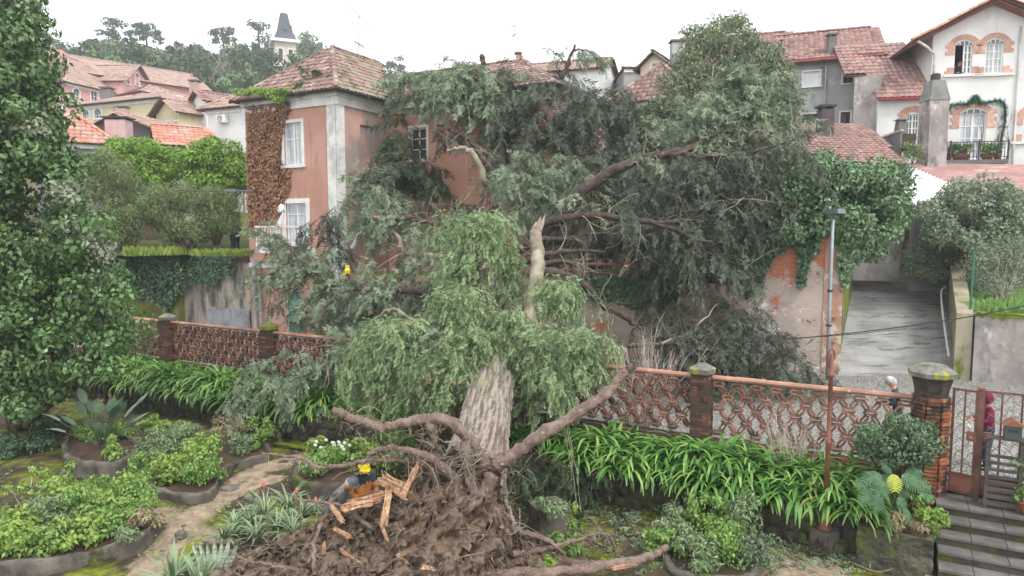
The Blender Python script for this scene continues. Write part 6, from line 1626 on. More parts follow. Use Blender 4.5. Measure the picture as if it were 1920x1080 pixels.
# --- tall standing tree behind, right
tall = [(1200, 300), (1205, 230), (1235, 150), (1262, 115), (1300, 95), (1295, 65), (1340, 28), (1370, 40), (1400, 38), (1420, 75), (1425, 100), (1455, 90), (1475, 150), (1490, 230), (1480, 320), (1330, 330)]
TT = px_tree('tall_tree', 'tall light green tree with many pale stems behind the fallen branches', tall, 26.5, 30, (*at(1310, 500, 28.5)[:2], 4.4), 190, .6, 240, .15, 'tall', T_leaf(.42, .1), 0, shell=.2)
bs = np.array([*at(1310, 500, 28.3)[:2], 4.4])
stems(TT, bs, [at(x, y, d) for x, y, d in [(1255, 140, 27.2), (1275, 170, 27), (1290, 190, 26.8), (1300, 150, 27.6), (1338, 120, 27.2), (1355, 60, 28), (1375, 80, 27.6), (1400, 70, 28.4), (1330, 210, 26.8), (1240, 220, 27.2), (1430, 130, 28)]], .09, .02, M['bark_pale'], 'stems', 6, .04, .5)
# --- ivy bush over the peeling wall
iv = Frame(I1, I2)
ib = [(1412, 432), (1440, 395), (1475, 375), (1490, 315), (1530, 295), (1570, 300), (1610, 288), (1660, 300), (1695, 330), (1708, 370), (1700, 410), (1665, 440), (1640, 470), (1600, 490), (1590, 440), (1560, 420), (1545, 400), (1535, 440), (1520, 420), (1500, 440), (1470, 440), (1440, 470), (1425, 455)]
IB = px_tree('ivy_bush', 'big glossy green ivy bush crowning the peeling brick wall', ib, 21.2, 23.6, IW2.pt(2, WT - .6), 170, .42, 190, .13, 'ivy_bright', nstem=0, shell=.35, cat='ivy')
ivy_sheet('hanging_shoots', '', [(1490, 420), (1540, 400), (1535, 470), (1520, 480), (1505, 540), (1496, 530), (1500, 480), (1485, 450)], IW2, 1500, .13, 'ivy', .3, parent=IB)
ivy_sheet('hanging_shoots', '', [(1415, 430), (1490, 420), (1470, 470), (1450, 480), (1420, 540), (1400, 560), (1396, 500)], IW2, 1800, .13, 'ivy', .3, parent=IB)
ivy_sheet('hanging_shoots', '', [(1560, 400), (1640, 400), (1630, 470), (1600, 500), (1585, 540), (1575, 520), (1570, 460)], IW2, 1800, .13, 'ivy_bright', .4, parent=IB)
ivy_sheet('ivy', 'ivy patch on the terrace wall below the red balustrade', [(1075, 520), (1180, 515), (1230, 540), (1200, 580), (1150, 565), (1090, 560)], IW, 1500, .13, 'ivy', .3)
# --- bushes on the right terrace
px_tree('grey_bush', 'grey green leafy tree right of the driveway in front of the shed', [(1760, 370), (1800, 345), (1860, 335), (1900, 370), (1940, 400), (1940, 470), (1880, 480), (1800, 460), (1740, 440), (1715, 400)], 24.5, 26.5, (*at(1830, 560, 25)[:2], 3.9), 110, .45, 170, .12, 'greybush', nstem=6, r0=.1)
px_tree('grey_bush', 'low grey scrubby bush leaning over the top of the driveway', [(1690, 490), (1720, 455), (1790, 450), (1800, 490), (1770, 520), (1735, 545), (1705, 520)], 26, 28, (*at(1790, 540, 26.8)[:2], 3.9), 50, .4, 130, .13, 'greybush', TN, nstem=6, r0=.05)
px_tree('dry_bush', 'tangled half dry bush behind the green mesh fence', [(1820, 460), (1940, 450), (1940, 540), (1860, 540), (1815, 520)], 22.6, 24.5, (*at(1880, 575, 23)[:2], 3.75), 46, .4, 110, .12, 'greybush', TN, nstem=30, r0=.03, barkm='twig_pale')
cl = Cloud(TN); n = 1600; P = poly_sample([(1815, 545), (1930, 535), (1930, 590), (1815, 585)], n); Q = np.array([onz(x, y, 3.75) for x, y in P]); Q[:, 1] = np.clip(Q[:, 1], 20.6, 25); D = rng.normal(0, .4, (n, 3)); D[:, 2] = 1
cl.add(Q, basis(D, (0, 1, 0)), .3 * rng.uniform(.6, 1.4, n), rng.uniform(.1, .9, n)); tag(cl.build('long_grass', LM['fresh']), 'green weeds on top of the concrete wall', 'grass', None, 'stuff')
cl = Cloud(TN); n = 1200; a = rng.uniform(-.3, CW.len, n); b = rng.uniform(.05, .72, n); Q = np.array([CW.pt(x, 1.48, y) for x, y in zip(a, b)]); D = rng.normal(0, .4, (n, 3)); D[:, 2] = 1
cl.add(Q, basis(D, (0, 1, 0)), .12 * rng.uniform(.6, 1.4, n), rng.uniform(0, .8, n)); tag(cl.build('verge_grass', LM['fresh']), 'short weeds along the foot of the concrete wall', 'grass', None, 'stuff')
# --- shrubs at the balcony, weeds by the wall
for x, y, d, r_, lab in ((1712, 285, 30.6, .4, 'bushy pot plants beside the barbecue chimney'),):
    p = at(x, y, d); px_tree('shrub', 'small olive green shrub beside the barbecue chimney', [(1690, 270), (1725, 272), (1728, 296), (1695, 298)], 30.2, 30.8, (p[0], p[1], p[2] - .6), 14, .22, 90, .09, 'olive', nstem=3, r0=.02, cat='shrub')

# --- hill
def far_tree(cl, base, h, w, n, size, rb, shape='round'):
    k = max(5, int(n / 60)); C = []
    for i in range(k):
        t_ = random.random()
        if shape == 'round': z = .35 + .6 * t_; rr = math.sin(min(1, (t_ * .8 + .2)) * math.pi) * .5
        elif shape == 'cone': z = .12 + .85 * t_; rr = (1 - t_) * .5 + .05
        elif shape == 'umbrella': z = .72 + .25 * random.random(); rr = .5 * (1 - (z - .72) * 1.8)
        else: z = .45 + .5 * t_; rr = .5 * (1 - t_ * .6)
        a = random.uniform(0, 6.283); q = math.sqrt(random.random()) * rr * w
        C.append((base[0] + math.cos(a) * q, base[1] + math.sin(a) * q, base[2] + z * h))
    clumps(cl, C, rng.uniform(.13, .24, k) * w * (.8 if shape != 'umbrella' else .7), max(8, n // k), size, .3, rb, .1, .7 if shape != 'umbrella' else .4)
def hill_z(x, y): return float(hill_h(np.array(x), np.array(y)))
cl, cl2 = Cloud(TL1), Cloud(TL1)
trunks = MB()
for k in range(390):
    d = random.choice([random.uniform(95, 150), random.uniform(140, 215), random.uniform(165, 215)]); px = random.uniform(40, 780)
    if px > 640: d = random.uniform(190, 260)
    if 480 < px < 590 and d < 152: d = random.uniform(160, 230)
    X = (px - 960) / F * d; z = hill_z(X, d); h = random.uniform(7, 13); w = random.uniform(6, 10)
    if px < 120: h *= .9
    if to_px((X, d, z + h))[1] < (62 if px < 620 else 100): h = max(3, h - 4)
    far_tree(cl if random.random() < .72 else cl2, (X, d, z - .5), h, w, 300, .062 * math.sqrt(d) , random.uniform(.15, .75), random.choice(['round', 'round', 'cone', 'oval']))
    trunks.tube([(X, d, z - .5), (X, d, z + h * .5)], [.25, .12], 5, False)
t = thing('hillside_wood', 'dark green wood covering the misty hillside', 'wood', (-90, 170, 30)); t['kind'] = 'stuff'
cl.build('crowns', LM['hill'], t, True); cl2.build('crowns', LM['hill_light'], t, True); trunks.build('trunks', M['bark_dark'], t)['kind'] = 'stuff'
for nm, lab, px, ytop, d, w, shape, lm, n in [
    ('araucaria', 'tall dark round headed pine standing above the left hillside wood', 232, 27, 170, 9, 'oval', 'hill', 1500),
    ('umbrella_pine', 'flat topped umbrella pine beside the round headed pine on the hill', 292, 42, 180, 10, 'umbrella', 'hill', 1300),
    ('pine_tree', 'broad pine on the ridge at the left near the leafy tree', 95, 50, 175, 9, 'umbrella', 'hill', 900),
    ('pine_tree', 'thin pine with tufts on the ridge left of the tower', 432, 44, 185, 9, 'umbrella', 'hill', 800),
    ('pine_tree', 'feathery pine just left of the tower spire', 497, 36, 190, 11, 'oval', 'hill', 900),
    ('pine_tree', 'rounded pine right of the tower', 585, 60, 175, 13, 'round', 'hill_light', 1400),
    ('cedar_tree', 'pale green cone shaped cedar in the middle of the hillside', 310, 92, 120, 11, 'cone', 'hill_light', 1600),
    ('pine_tree', 'dark rounded tree in front of the left foot of the tower', 512, 92, 118, 9, 'round', 'hill', 900),
    ('pine_tree', 'pale tree in front of the right foot of the tower', 566, 100, 122, 9, 'round', 'hill_light', 900),
    ('pine_tree', 'lone rounded tree on the skyline behind the pink roof', 737, 105, 230, 13, 'umbrella', 'hill', 900),
    ('pine_tree', 'tall evergreen directly behind the mansion roof', 262, 68, 140, 9, 'round', 'hill', 1300)]:
    X = (px - 960) / F * d; z = hill_z(X, d); zt = zpx(px, ytop, d); t = thing(nm, lab, 'tree', (X, d, z))
    c = Cloud(TL1); far_tree(c, (X, d, z), zt - z, w, n, .05 * math.sqrt(d), .35, shape); c.build('crown', LM[lm], t)
    mb = MB(); mb.tube([(X, d, z - 1), (X + .3, d, (z + zt) / 2), (X, d, z + (zt - z) * .92)], [.5, .35, .12], 6); mb.build('trunk', M['bark_dark'], t)
# bare tree on the hillside
X, d = (388 - 960) / F * 110, 110; z = hill_z(X, d); t = thing('bare_tree', 'leafless pale grey tree on the hillside left of the pink roof', 'tree', (X, d, z))
def bare(mb, p, dr, L, r, lev, spread=.6, n=3, shrink=.68, upb=.25):
    q = p + dr * L; mid = (p + q) / 2 + rng.normal(0, L * .05, 3); mb.tube([p, mid, q], [r, r * .8, r * .6], 5 if lev > 1 else 3, False)
    if lev == 0: return
    for i in range(n):
        d_ = dr + rng.normal(0, spread, 3) * np.array([1, 1, .7]) + np.array([0, 0, upb]); bare(mb, q - dr * L * random.uniform(0, .45), d_ / np.linalg.norm(d_), L * shrink * random.uniform(.8, 1.2), r * .6, lev - 1, spread, n, shrink, upb)
mb = MB(); bare(mb, np.array([X, d, z]), np.array([0, 0, 1.0]), 4.2, .3, 5, .55, 3, .72); mb.build('branches', mat('far_bare_bark', srgb(150, 140, 134), None, rough=.9), t)
X, d = (455 - 960) / F * 46, 46; 
t = thing('bare_sapling', 'thin leafless sapling in front of the white flat fronted house', 'tree', (*at(455, 300, 44)[:2], 7.4)); mb = MB(); bare(mb, np.array([*at(455, 300, 44)[:2], 7.4]), np.array([0, 0, 1.0]), 1.6, .05, 4, .5, 3, .7); mb.build('branches', M['twig_brown'], t)

# ------------------------------------------------------------------ strap-leaved bank
def strap_mesh(name, n, L, w, e0=(45, 88), bend=(1.5, 2.6), m=None, taper=.15, seg=7, th=0.0, spread=.14, hmin=.6):
    V, Fc, rn = [], [], []
    for i in range(n):
        az = random.uniform(0, 6.283); e = R(random.uniform(*e0)); k = random.uniform(*bend); l = L * random.uniform(hmin, 1.1); ww = w * random.uniform(.75, 1.2)
        p = np.array([math.cos(az), math.sin(az), 0]) * random.uniform(0, spread); twist = random.uniform(-.4, .4)
        sd = np.array([-math.sin(az + twist), math.cos(az + twist), 0]); b0 = len(V); r = 1.0 if random.random() < .012 else min(.66, max(0, random.gauss(.38, .17)))
        for j in range(seg + 1):
            t_ = j / seg; el = e - k * t_ ** 1.4
            wj = ww * (1 - (1 - taper) * t_ ** 2.2) * (.75 + .5 * min(1, t_ * 4) if th == 0 else 1.0) * .5
            V += [p + sd * wj, p - sd * wj]
            if j < seg:
                dv = np.array([math.cos(az) * math.cos(el), math.sin(az) * math.cos(el), math.sin(el)]); p = p + dv * l / seg
                Fc.append((b0 + 2*j, b0 + 2*j + 1, b0 + 2*j + 3, b0 + 2*j + 2)); rn.append(min(.74 if r < 1 else 1, max(0, r + .2 * (t_ - .4))))
    V = np.array(V); me = bpy.data.meshes.new(name); me.from_pydata(V.tolist(), [], Fc); me.materials.append(m)
    a = me.attributes.new('rnd', 'FLOAT', 'FACE'); a.data.foreach_set('value', np.array(rn, np.float32)); me.polygons.foreach_set('use_smooth', [True] * len(Fc)); me.update(); return me
def put(name, me, p, rz, sc, label, cat, group=None):
    o = bpy.data.objects.new(name, me); COL.objects.link(o); o.location = tuple(float(v) for v in p); o.rotation_euler = (0, 0, rz); o.scale = (sc,) * 3; WL[o.name] = np.array(p, float); return tag(o, label, cat, group)
STRAP = [strap_mesh('agapanthus', 100, 1.15, .082, (50, 88), (1.7, 3.0), m=LM['strap'], seg=8) for _ in range(5)]
bed_m = M['soil']
for s0, s1, lab in ((fs(150, 680), fs(880, 740), 'left'), (fs(880, 740) + .02, fs(1660, 830), 'right')):
    mb = MB(); mb.fbox(FEN, s0, s1, -.1, .85, .17, 1.18); o = mb.build('planting_bed', bed_m); o['kind'] = 'structure'
    t = thing('bed_wall', 'low rough stone wall holding the %s strap leaved bank' % lab, 'wall', FEN.pt((s0 + s1) / 2, 0, 1.23))
    mb = MB(); mb.fbox(FEN, s0, s1, -.1, .78, 1.18, 1.29); mb.build('core', M['stone_dark'], t)
    smesh = []
    for k in range(4):
        mbs = MB(); V = []
        for lz, rr in ((-.5, .8), (-.2, 1), (.25, .95), (.5, .7)):
            for q in range(7): a = q / 7 * 6.283; V.append((math.cos(a) * .5 * rr * random.uniform(.85, 1.1), math.sin(a) * .5 * rr * random.uniform(.85, 1.1), lz * random.uniform(.9, 1.1)))
        mbs.add(V, [(i*7+q, i*7+(q+1) % 7, i*7+7+(q+1) % 7, i*7+7+q) for i in range(3) for q in range(7)] + [tuple(range(6, -1, -1)), tuple(range(21, 28))]); smesh.append(mbs.mesh('stone', M['stone_dark']))
    nst = 0
    for row in range(3):
        s = s0 + random.random() * .2
        while s < s1 and nst < 150:
            w = random.uniform(.22, .45); piece('stone', random.choice(smesh), t, FEN.pt(s + w / 2, .12 + row * .26, 1.29), FEN.rot(), (w, .22, random.uniform(.2, .26))); s += w + .02; nst += 1
k = 0
def strap_row(sa, sb, nn, z, step, sc, lab):
    s = sa; k_ = 0
    while s < sb:
        p = FEN.pt(s, z + random.uniform(-.05, .05), nn + random.uniform(-.1, .1))
        put('agapanthus', random.choice(STRAP), p, random.uniform(0, 6.28), sc * random.uniform(.85, 1.15), 'strap leaved clump, %s from left, %s' % (ORD[k_], lab), 'plant', 'strap leaved clumps in the banks below the fence'); s += step * random.uniform(.85, 1.15); k_ += 1
labR, labL = 'arching strap leaved green clump in the bank below the fence right', 'arching strap leaved green clump in the bank below the fence left'
labR = 'bank right of the trunk'; labL = 'bank left of the trunk'
for sa, sb, lab in ((fs(1120, 800), fs(1640, 850), labR), (fs(215, 690), fs(650, 740), labL)):
    st = .62 if 'right' in lab else .72
    strap_row(sa, sb, .38, .85, st, 1.0, 'back row of ' + lab); strap_row(sa + .2, sb, .75, .86, st, 1.08, 'middle row of ' + lab); strap_row(sa, sb, 1.15, .62, st, 1.05, 'front row of ' + lab)
strap_row(fs(965, 780), fs(1120, 790), .7, .85, .6, .85, 'shaded strip behind the raised right root'); strap_row(fs(660, 740), fs(800, 770), .9, .8, .7, .85, 'shaded strip behind the raised left root')
# ================================================================== gate, steps and street furniture
def gate():
    z0, zp, z1 = 1.12, 1.5, 3.18
    g0 = PS[5] + .36; g1 = fs(1834, 830); g2 = fs(1990, 850)
    for k, (a, b, lab) in enumerate(((g0, g1 - .03, 'left leaf of the rusty wire pattern gate, beside the octagonal pillar'), (g1 + .03, g2, 'right leaf of the rusty wire pattern gate behind the wooden barrier'))):
        t = thing('iron_gate', lab, 'gate', FEN.pt((a + b) / 2, z0), 'leaves of the garden gate')
        fr = FEN if k else Frame(FEN.pt(a, 0)[:2], np.array(FEN.pt(b, 0)[:2]) + N2 * .12)
        A, B = (a, b) if k else (0, b - a)
        mb = MB(); w = .022
        for x in (A + w, B - w): mb.fbox(fr, x - w, x + w, z0, z1 + (.03 if k == 0 and x > A + .1 else 0), -.02, .02)
        mb.fbox(fr, A, B, z1 - .02, z1 + .02, -.024, .024); mb.fbox(fr, A, B, zp - .02, zp + .02, -.024, .024); mb.fbox(fr, A, B, z0, z0 + .04, -.024, .024)
        nbar = 2 if k == 0 else 4
        for i in range(1, nbar): x = A + (B - A) * i / nbar; mb.fbox(fr, x - .014, x + .014, zp, z1, -.016, .016)
        mb.build('frame', M['rust_dark'], t)
        mb = MB(); mb.fbox(fr, A + .03, B - .03, z0 + .03, zp - .01, -.008, .008); mb.build('panel', M['rust'], t)
        mb = MB(); hw, hh = .2, .13                      # bent wire cells
        rows = int((z1 - zp) / hh) + 1; cols = int((B - A) / hw) + 1
        for r in range(rows):
            for c in range(cols):
                x = A + c * hw + (hw / 2 if r % 2 else 0); z = zp + .06 + r * hh
                if x + hw * .25 > B - .03 or z > z1 - .05: continue
                pts = [(x + hw * .25, z), (x + hw * .5, z + hh * .28), (x + hw * .5, z + hh * .72), (x + hw * .75, z + hh), (x + hw * 1.0, z + hh * .72 + .0)]
                pts = [p for p in pts if p[0] < B - .02 and p[1] < z1 - .02]
                if len(pts) > 1: mb.tube([fr.pt(*p, 0) for p in pts], .006, 4, False)
                if x + .1 > A: mb.tube([fr.pt(max(A + .02, x), z + hh * .28, 0), fr.pt(x + hw * .25, z, 0)], .006, 4, False)
        mb.build('wire_pattern', mat('gate_wire', srgb(150, 120, 104), srgb(124, 96, 84), 5, .6) if k == 0 else bpy.data.materials['gate_wire'], t)
        mb = MB(); x = B - .16 if k == 0 else A + .02; mb.fbox(fr, x, x + .16, 2.2, 2.38, -.03, .035); lk = mb.build('lock_box', M['rust'], t)
        mb = MB(); mb.fbox(fr, x + .05, x + .11, 2.26, 2.29, .036, .06); mb.build('handle', M['metal_grey'], lk)
    # gate post in the middle
    t = thing('gate_post', 'square rusty iron post between the two gate leaves', 'post', FEN.pt(g1, z0))
    mb = MB(); mb.fbox(FEN, g1 - .045, g1 + .045, .95, z1 + .05, .03, .12); mb.build('shaft', M['rust_dark'], t)
    mb = MB(); mb.fbox(FEN, g1 - .06, g1 + .06, z1 + .05, z1 + .08, .015, .135); mb.build('cap', M['rust'], t)
gate()
# landing and steps
sA, sB = fs(1758, 900) - .05, fs(2080, 900)
zs_ = [1.02, .84, .66, .48, .30]; n_ = [-.3, .62, .93, 1.24, 1.55, 1.9]
for k, z in enumerate(zs_):
    t = thing('stone_step', ('wet stone landing just inside the gate', 'top stone step below the gate landing', 'second stone step below the gate landing', 'third stone step below the gate landing', 'lowest stone step by the mossy planter')[k], 'step', FEN.pt((sA + sB) / 2, 0, n_[k]), 'steps down from the gate')
    mb = MB(); mb.fbox(FEN, sA, sB, -.1, z - .05, -.28, n_[k+1] - .03); mb.build('riser', M['stone_dark'], t)
    mb = MB(); m = 5
    for i in range(m): a, b = sA + (sB - sA) * i / m + .006, sA + (sB - sA) * (i + 1) / m - .006; mb2_ = MB(); mb2_.fbox(FEN, a, b, z - .048 , z + random.uniform(-.006, .004), n_[k] - .02, n_[k+1] + .02); mb2_.build('slab', M['step'], t)
mb = MB(); mb.slab([FEN.pt(sA - .2, .12, 3.6), FEN.pt(sB, .12, 3.6), FEN.pt(sB, .12, 1.85), FEN.pt(sA - .2, .12, 1.85)], .2); o = mb.build('pavement', M['step']); o['kind'] = 'structure'
# wooden slatted barrier with letterbox
t = thing('slatted_barrier', 'dark wooden slatted barrier standing inside the right gate leaf', 'barrier', FEN.pt(fs(1880, 880), 1.02, .35))
W0, W1 = fs(1852, 880) + .0, fs(1916, 880); FB = FEN.off(.4)
W0, W1 = FB.hit(1850, 880)[0], FB.hit(1914, 890)[0]
zb, zt = 1.03, FB.hit(1870, 822)[1]
for x in (W0, W1): mb = MB(); mb.fbox(FB, x - .03, x + .03, zb, zt, -.03, .03); mb.build('post', M['wood_grey'], t)
for k in range(8):
    z = zb + .06 + k * (zt - zb - .3) / 8; mb = MB(); mb.fbox(FB, W0 + .03, W1 - .03, z, z + (.085 if k < 4 else .06), -.012, .014); mb.build('slat', M['wood_grey'], t)
mb = MB(); mb.fbox(FB, W0 - .04, W1 + .04, zt, zt + .03, -.1, .1); mb.build('top_board', M['wood_grey'], t)
q = FB.rect(1882, 802, 1914, 834); t = thing('letterbox', 'grey metal letterbox with a brown pitched roof on the wooden barrier', 'letterbox', FB.pt((q[0] + q[1]) / 2, zt + .03, 0))
zl = zt + .032; hb = .26; mb = MB(); mb.fbox(FB, q[0], q[1], zl, zl + hb, -.12, .12); bx_ = mb.build('body', mat('letterbox_grey', srgb(84, 92, 92), srgb(70, 76, 78), 4, .5), t)
mb = MB(); mb.prism(FB, [(q[0] - .04, zl + hb + .002), (q[1] + .04, zl + hb + .002), ((q[0] + q[1]) / 2, zl + hb + .12)], -.16, .16); mb.build('roof', M['rust'], t)
mb = MB(); mb.fbox(FB, q[0] + .06, q[1] - .06, zl + .15, zl + .19, .121, .135); mb.build('slot', M['dark_metal'], bx_)
s = fs(1940, 860); brick_pillar(s + .1, 'brick pillar cut by the right edge of the picture beside the letterbox', .5, 2.9)

# rusty lamp post
b = onz(1545, 1030, 0); t = thing('lamp_post', 'slender rusty brown iron lamp post on a mossy stone block', 'lamp post', b)
mb = MB(); mb.box((b[0], b[1], .2), (.4, .4, .44), .4, .92); mb.build('pedestal', M['planter'], t)
zt = zpx(1545, 655, b[1])
mb = MB(); mb.lathe([(.15, .42), (.15, .46), (.11, .5), (.12, .54), (.1, .6), (.1, .74), (.115, .77), (.1, .8), (.075, .9), (.06, 1.0)], (b[0], b[1], 0), 14); mb.build('base', M['rust'], t, True)
mb = MB(); mb.lathe([(.05, 1.0), (.045, 2.1), (.06, 2.13), (.06, 2.19), (.042, 2.22), (.04, zt - .55), (.075, zt - .53), (.075, zt - .48), (.04, zt - .45), (.035, zt - .1)], (b[0], b[1], 0), 12); mb.build('shaft', M['rust'], t, True)
mb = MB(); pts = [np.array([b[0] + x, b[1], zt + z]) for x, z in ((0, -.4), (-.05, -.3), (-.07, -.12), (-.03, 0), (.03, -.02), (.05, -.12), (.02, -.2))]; mb.tube(cat_rom(pts, 4), .022, 7); mb.build('scroll', M['rust'], t, True)
# pale street lamp by the peeling wall
b = at(1552, 700, 20.9); t = thing('street_lamp', 'pale grey street lamp pole in front of the peeling brick wall', 'street lamp', (b[0], b[1], 1.6))
P = [np.array([b[0], b[1], 1.6]), at(1556, 550, 20.9), at(1562, 412, 20.9)]
mb = MB(); mb.tube(P, [.06, .055, .045], 10); mb.build('pole', M['pipe'], t, True)
for y in (545, 610): p = at(1556.5 if y < 560 else 1554, y, 20.9); mb = MB(); mb.lathe([(.085, -.03), (.085, .03)], p, 10); mb.build('clamp', M['dark_metal'], t)
p = at(1568, 396, 20.6); mb = MB(); mb.box((p[0], p[1], p[2]), (.3, .55, .14), .2, .8); mb.build('lamp_head', M['grey_paint'], t)
p = at(1563, 408, 20.85); mb = MB(); mb.tube([p, at(1566, 398, 20.7)], .05, 8); mb.build('arm', M['grey_paint'], t)
# cables
def cable(pts, r, label):
    P = cat_rom([at(*p) for p in pts], 10); mb = MB(); mb.tube(P, r, 5); tag(mb.build('cable', M['dark_metal']), label, 'cable')
cable([(2000, 558, 15), (1920, 574, 15.5), (1780, 600, 16.4), (1600, 624, 17.6), (1400, 642, 19), (1250, 648, 20.4), (1150, 650, 21.2)], .016, 'black cable sagging across the driveway into the branches')
cable([(1700, 616, 16.9), (1560, 630, 17.9), (1400, 636, 19), (1270, 634, 20)], .008, 'thin second wire beside the sagging black cable')
cable([(330, 357, 30), (385, 359, 30.3), (433, 358, 30.6)], .012, 'thin wire running to the lamp bracket left of the house')
# broken pipe, tape
p, q = at(660, 466, 23.6), at(690, 407, 24.4); t = thing('fallen_pipe', 'broken white drainpipe leaning among the left branches', 'pipe', p)
mb = MB(); mb.tube([p, (p + q) / 2, q], .07, 10); mb.build('tube', M['white'], t, True); mb = MB(); d_ = (q - p) / np.linalg.norm(q - p); mb.tube([q - d_ * .12, q + d_ * .02], .085, 10); mb.build('collar', M['pipe'], t, True)
t = thing('yellow_tape', 'strip of yellow warning tape tied to a left branch', 'tape', at(650, 516, 20.6)); ym = mat('yellow_plastic', srgb(236, 206, 40), None, rough=.4)
for dx, L_ in ((-5, 16), (3, 13)):
    a = at(651, 500, 20.5); e = at(651 + dx, 500 + L_, 20.5); mb = MB(); w = np.array([.045, .01, 0]); mid = (a + e) / 2 + np.array([.02, -.05, 0])
    mb.add([a - w, a + w, mid + w, mid - w, e + w * .8, e - w * 1.1], [(0, 1, 2, 3), (3, 2, 4, 5)]); mb.build('tail', ym, t)
mb = MB(); a = at(651, 499, 20.5); mb.tube([a + np.array([math.cos(k) * .05, math.sin(k) * .05, 0]) for k in np.linspace(0, 6.283, 9)], .02, 5); mb.build('knot', ym, t)

# ================================================================== garden beds and plants
def ring_bed(name, label, pxs, z, m, th=.11, soil=.07, z0=-.1, wob=.02):
    P = np.array([onz(x, y, z)[:2] for x, y in pxs]); c = P.mean(0)
    P3 = cat_rom(np.vstack([P, P[:1]]), 12)[:-1]; n = len(P3)
    d = c - P3; d = d / np.linalg.norm(d, axis=1)[:, None]; I_ = P3 + d * th
    t = thing(name, label, 'planter', (c[0], c[1], 0)); V = []
    zz = z + np.array([mnoise.noise((p[0] * 2, p[1] * 2, 0)) * wob for p in P3])
    M_ = 9; rows = []
    def nz(p, z_): q = Vector((p[0] * 4, p[1] * 4, z_ * 4)); return .05 * mnoise.fractal(q, .6, 2.0, 4)
    for k in range(n):
        row = [P3[k] - d[k] * nz(P3[k], z0 + (zz[k] - z0) * j / 5) for j in range(6)]; zr_ = [z0 + (zz[k] - z0) * j / 5 for j in range(6)]
        row += [P3[k] + d[k] * th * .5, I_[k] + d[k] * nz(I_[k], z), I_[k]]; zr_ += [zz[k] + .012 + nz(P3[k], 9) * .4, zz[k] + nz(I_[k], 5) * .5, z - soil - .1]
        V += [(*r_, q_) for r_, q_ in zip(row, zr_)]
    mb = MB(); mb.add(V, [(M_*k + j, M_*((k+1) % n) + j, M_*((k+1) % n) + j + 1, M_*k + j + 1) for k in range(n) for j in range(M_ - 1)]); mb.build('rim', m, t, True)
    mb = MB(); mb.add([(*p, z - soil + random.uniform(-.02, .03)) for p in (P3 + d * th * .6)] + [(c[0], c[1], z - soil + .05)], [(k, (k + 1) % n, n) for k in range(n)]); mb.build('soil', M['soil'], t, True)
    return t, P3
BED1, _ = ring_bed('curved_bed', 'long curved concrete bed full of lime green plants, bottom left', [(300, 968), (275, 995), (211, 1022), (141, 1040), (53, 1053), (-40, 1050), (-80, 1010), (21, 982), (60, 966), (118, 943), (190, 925), (262, 935)], .32, M['planter'], wob=.06)
BED2, _ = ring_bed('stone_bed', 'irregular stone edged bed with grey and lime shrubs in the left garden', [(240, 870), (262, 905), (330, 925), (395, 920), (418, 885), (445, 866), (512, 848), (480, 822), (400, 808), (300, 815), (250, 840)], .24, M['planter'], .14, wob=.08)
BED3, _ = ring_bed('mossy_planter', 'dark mossy raised planter holding the big bird of paradise plant', [(115, 835), (130, 858), (205, 868), (258, 845), (250, 818), (190, 806), (135, 812)], .42, M['planter'], .13, wob=.06)
BED4, _ = ring_bed('dark_planter', 'dark upright edged planter beside the two men', [(546, 893), (580, 908), (640, 905), (700, 885), (690, 862), (620, 855), (560, 870)], .42, M['stone_dark'], .12, wob=.08)
BED5, _ = ring_bed('round_bed', 'round stone edged bed of pale shrubs at the bottom right', [(1236, 1040), (1262, 1068), (1330, 1082), (1400, 1078), (1440, 1050), (1430, 1015), (1380, 995), (1300, 995), (1250, 1010)], .14, M['planter'], .14, wob=.06)
# concrete planter box
b = onz(1028, 1010, 0); t = thing('planter_box', 'square dark concrete planter box with grey green succulents on top', 'planter', b)
mb = MB(); mb.box((b[0], b[1], .3), (.62, .62, .74), .35); mb.build('box', M['planter'], t); mb = MB(); mb.box((b[0], b[1], .7), (.68, .68, .07), .35); mb.build('rim', M['planter'], t)
PB = b
# mossy planter by the steps
nA = 1.0; s0_, s1_ = fs(1640, 900) - .25, sA - .08
t = thing('mossy_planter', 'mossy masonry planter beside the steps with trailing plants', 'planter', FEN.pt((s0_ + s1_) / 2, 0, 1.5))
def rough_block(fr, a0, a1, z0, z1, n0, n1, amp=.04, n=22):
    """front, top and both ends of a masonry block with an uneven surface"""
    V, Fc = [], []
    def face(fn, nu, nv):
        k = len(V)
        for i in range(nu + 1):
            for j in range(nv + 1):
                a, z, d = fn(i / nu, j / nv); q = Vector(fr.pt(a, z, d)); V.append(fr.pt(a + amp * .5 * mnoise.fractal(q * 5, .6, 2.0, 4), z + amp * .5 * mnoise.fractal(q * 4 + Vector((9, 0, 0)), .6, 2.0, 4), d + amp * mnoise.fractal(q * 3.5, .6, 2.0, 5)))
        for i in range(nu):
            for j in range(nv): Fc.append((k + i*(nv+1) + j, k + (i+1)*(nv+1) + j, k + (i+1)*(nv+1) + j + 1, k + i*(nv+1) + j + 1))
    face(lambda u, v: (a0 + (a1 - a0) * u, z0 + (z1 - z0) * v, n1), n * 2, n); face(lambda u, v: (a0 + (a1 - a0) * u, z1, n1 + (n0 - n1) * v), n * 2, n)
    face(lambda u, v: (a0, z0 + (z1 - z0) * v, n0 + (n1 - n0) * u), n, n); face(lambda u, v: (a1, z0 + (z1 - z0) * v, n1 + (n0 - n1) * u), n, n)
    mb = MB(); mb.add(V, Fc); return mb
mb = rough_block(FEN, s0_, s1_, -.1, .74, .9, 1.8); mb.build('wall_block', mat('mossy_block', srgb(96, 92, 80), srgb(70, 68, 60), 2, .95, .5, 18, stains=[(srgb(86, 98, 40), (2.2, 2.2, .8), .5, .64), (srgb(54, 52, 44), 3, .55, .7)]), t)
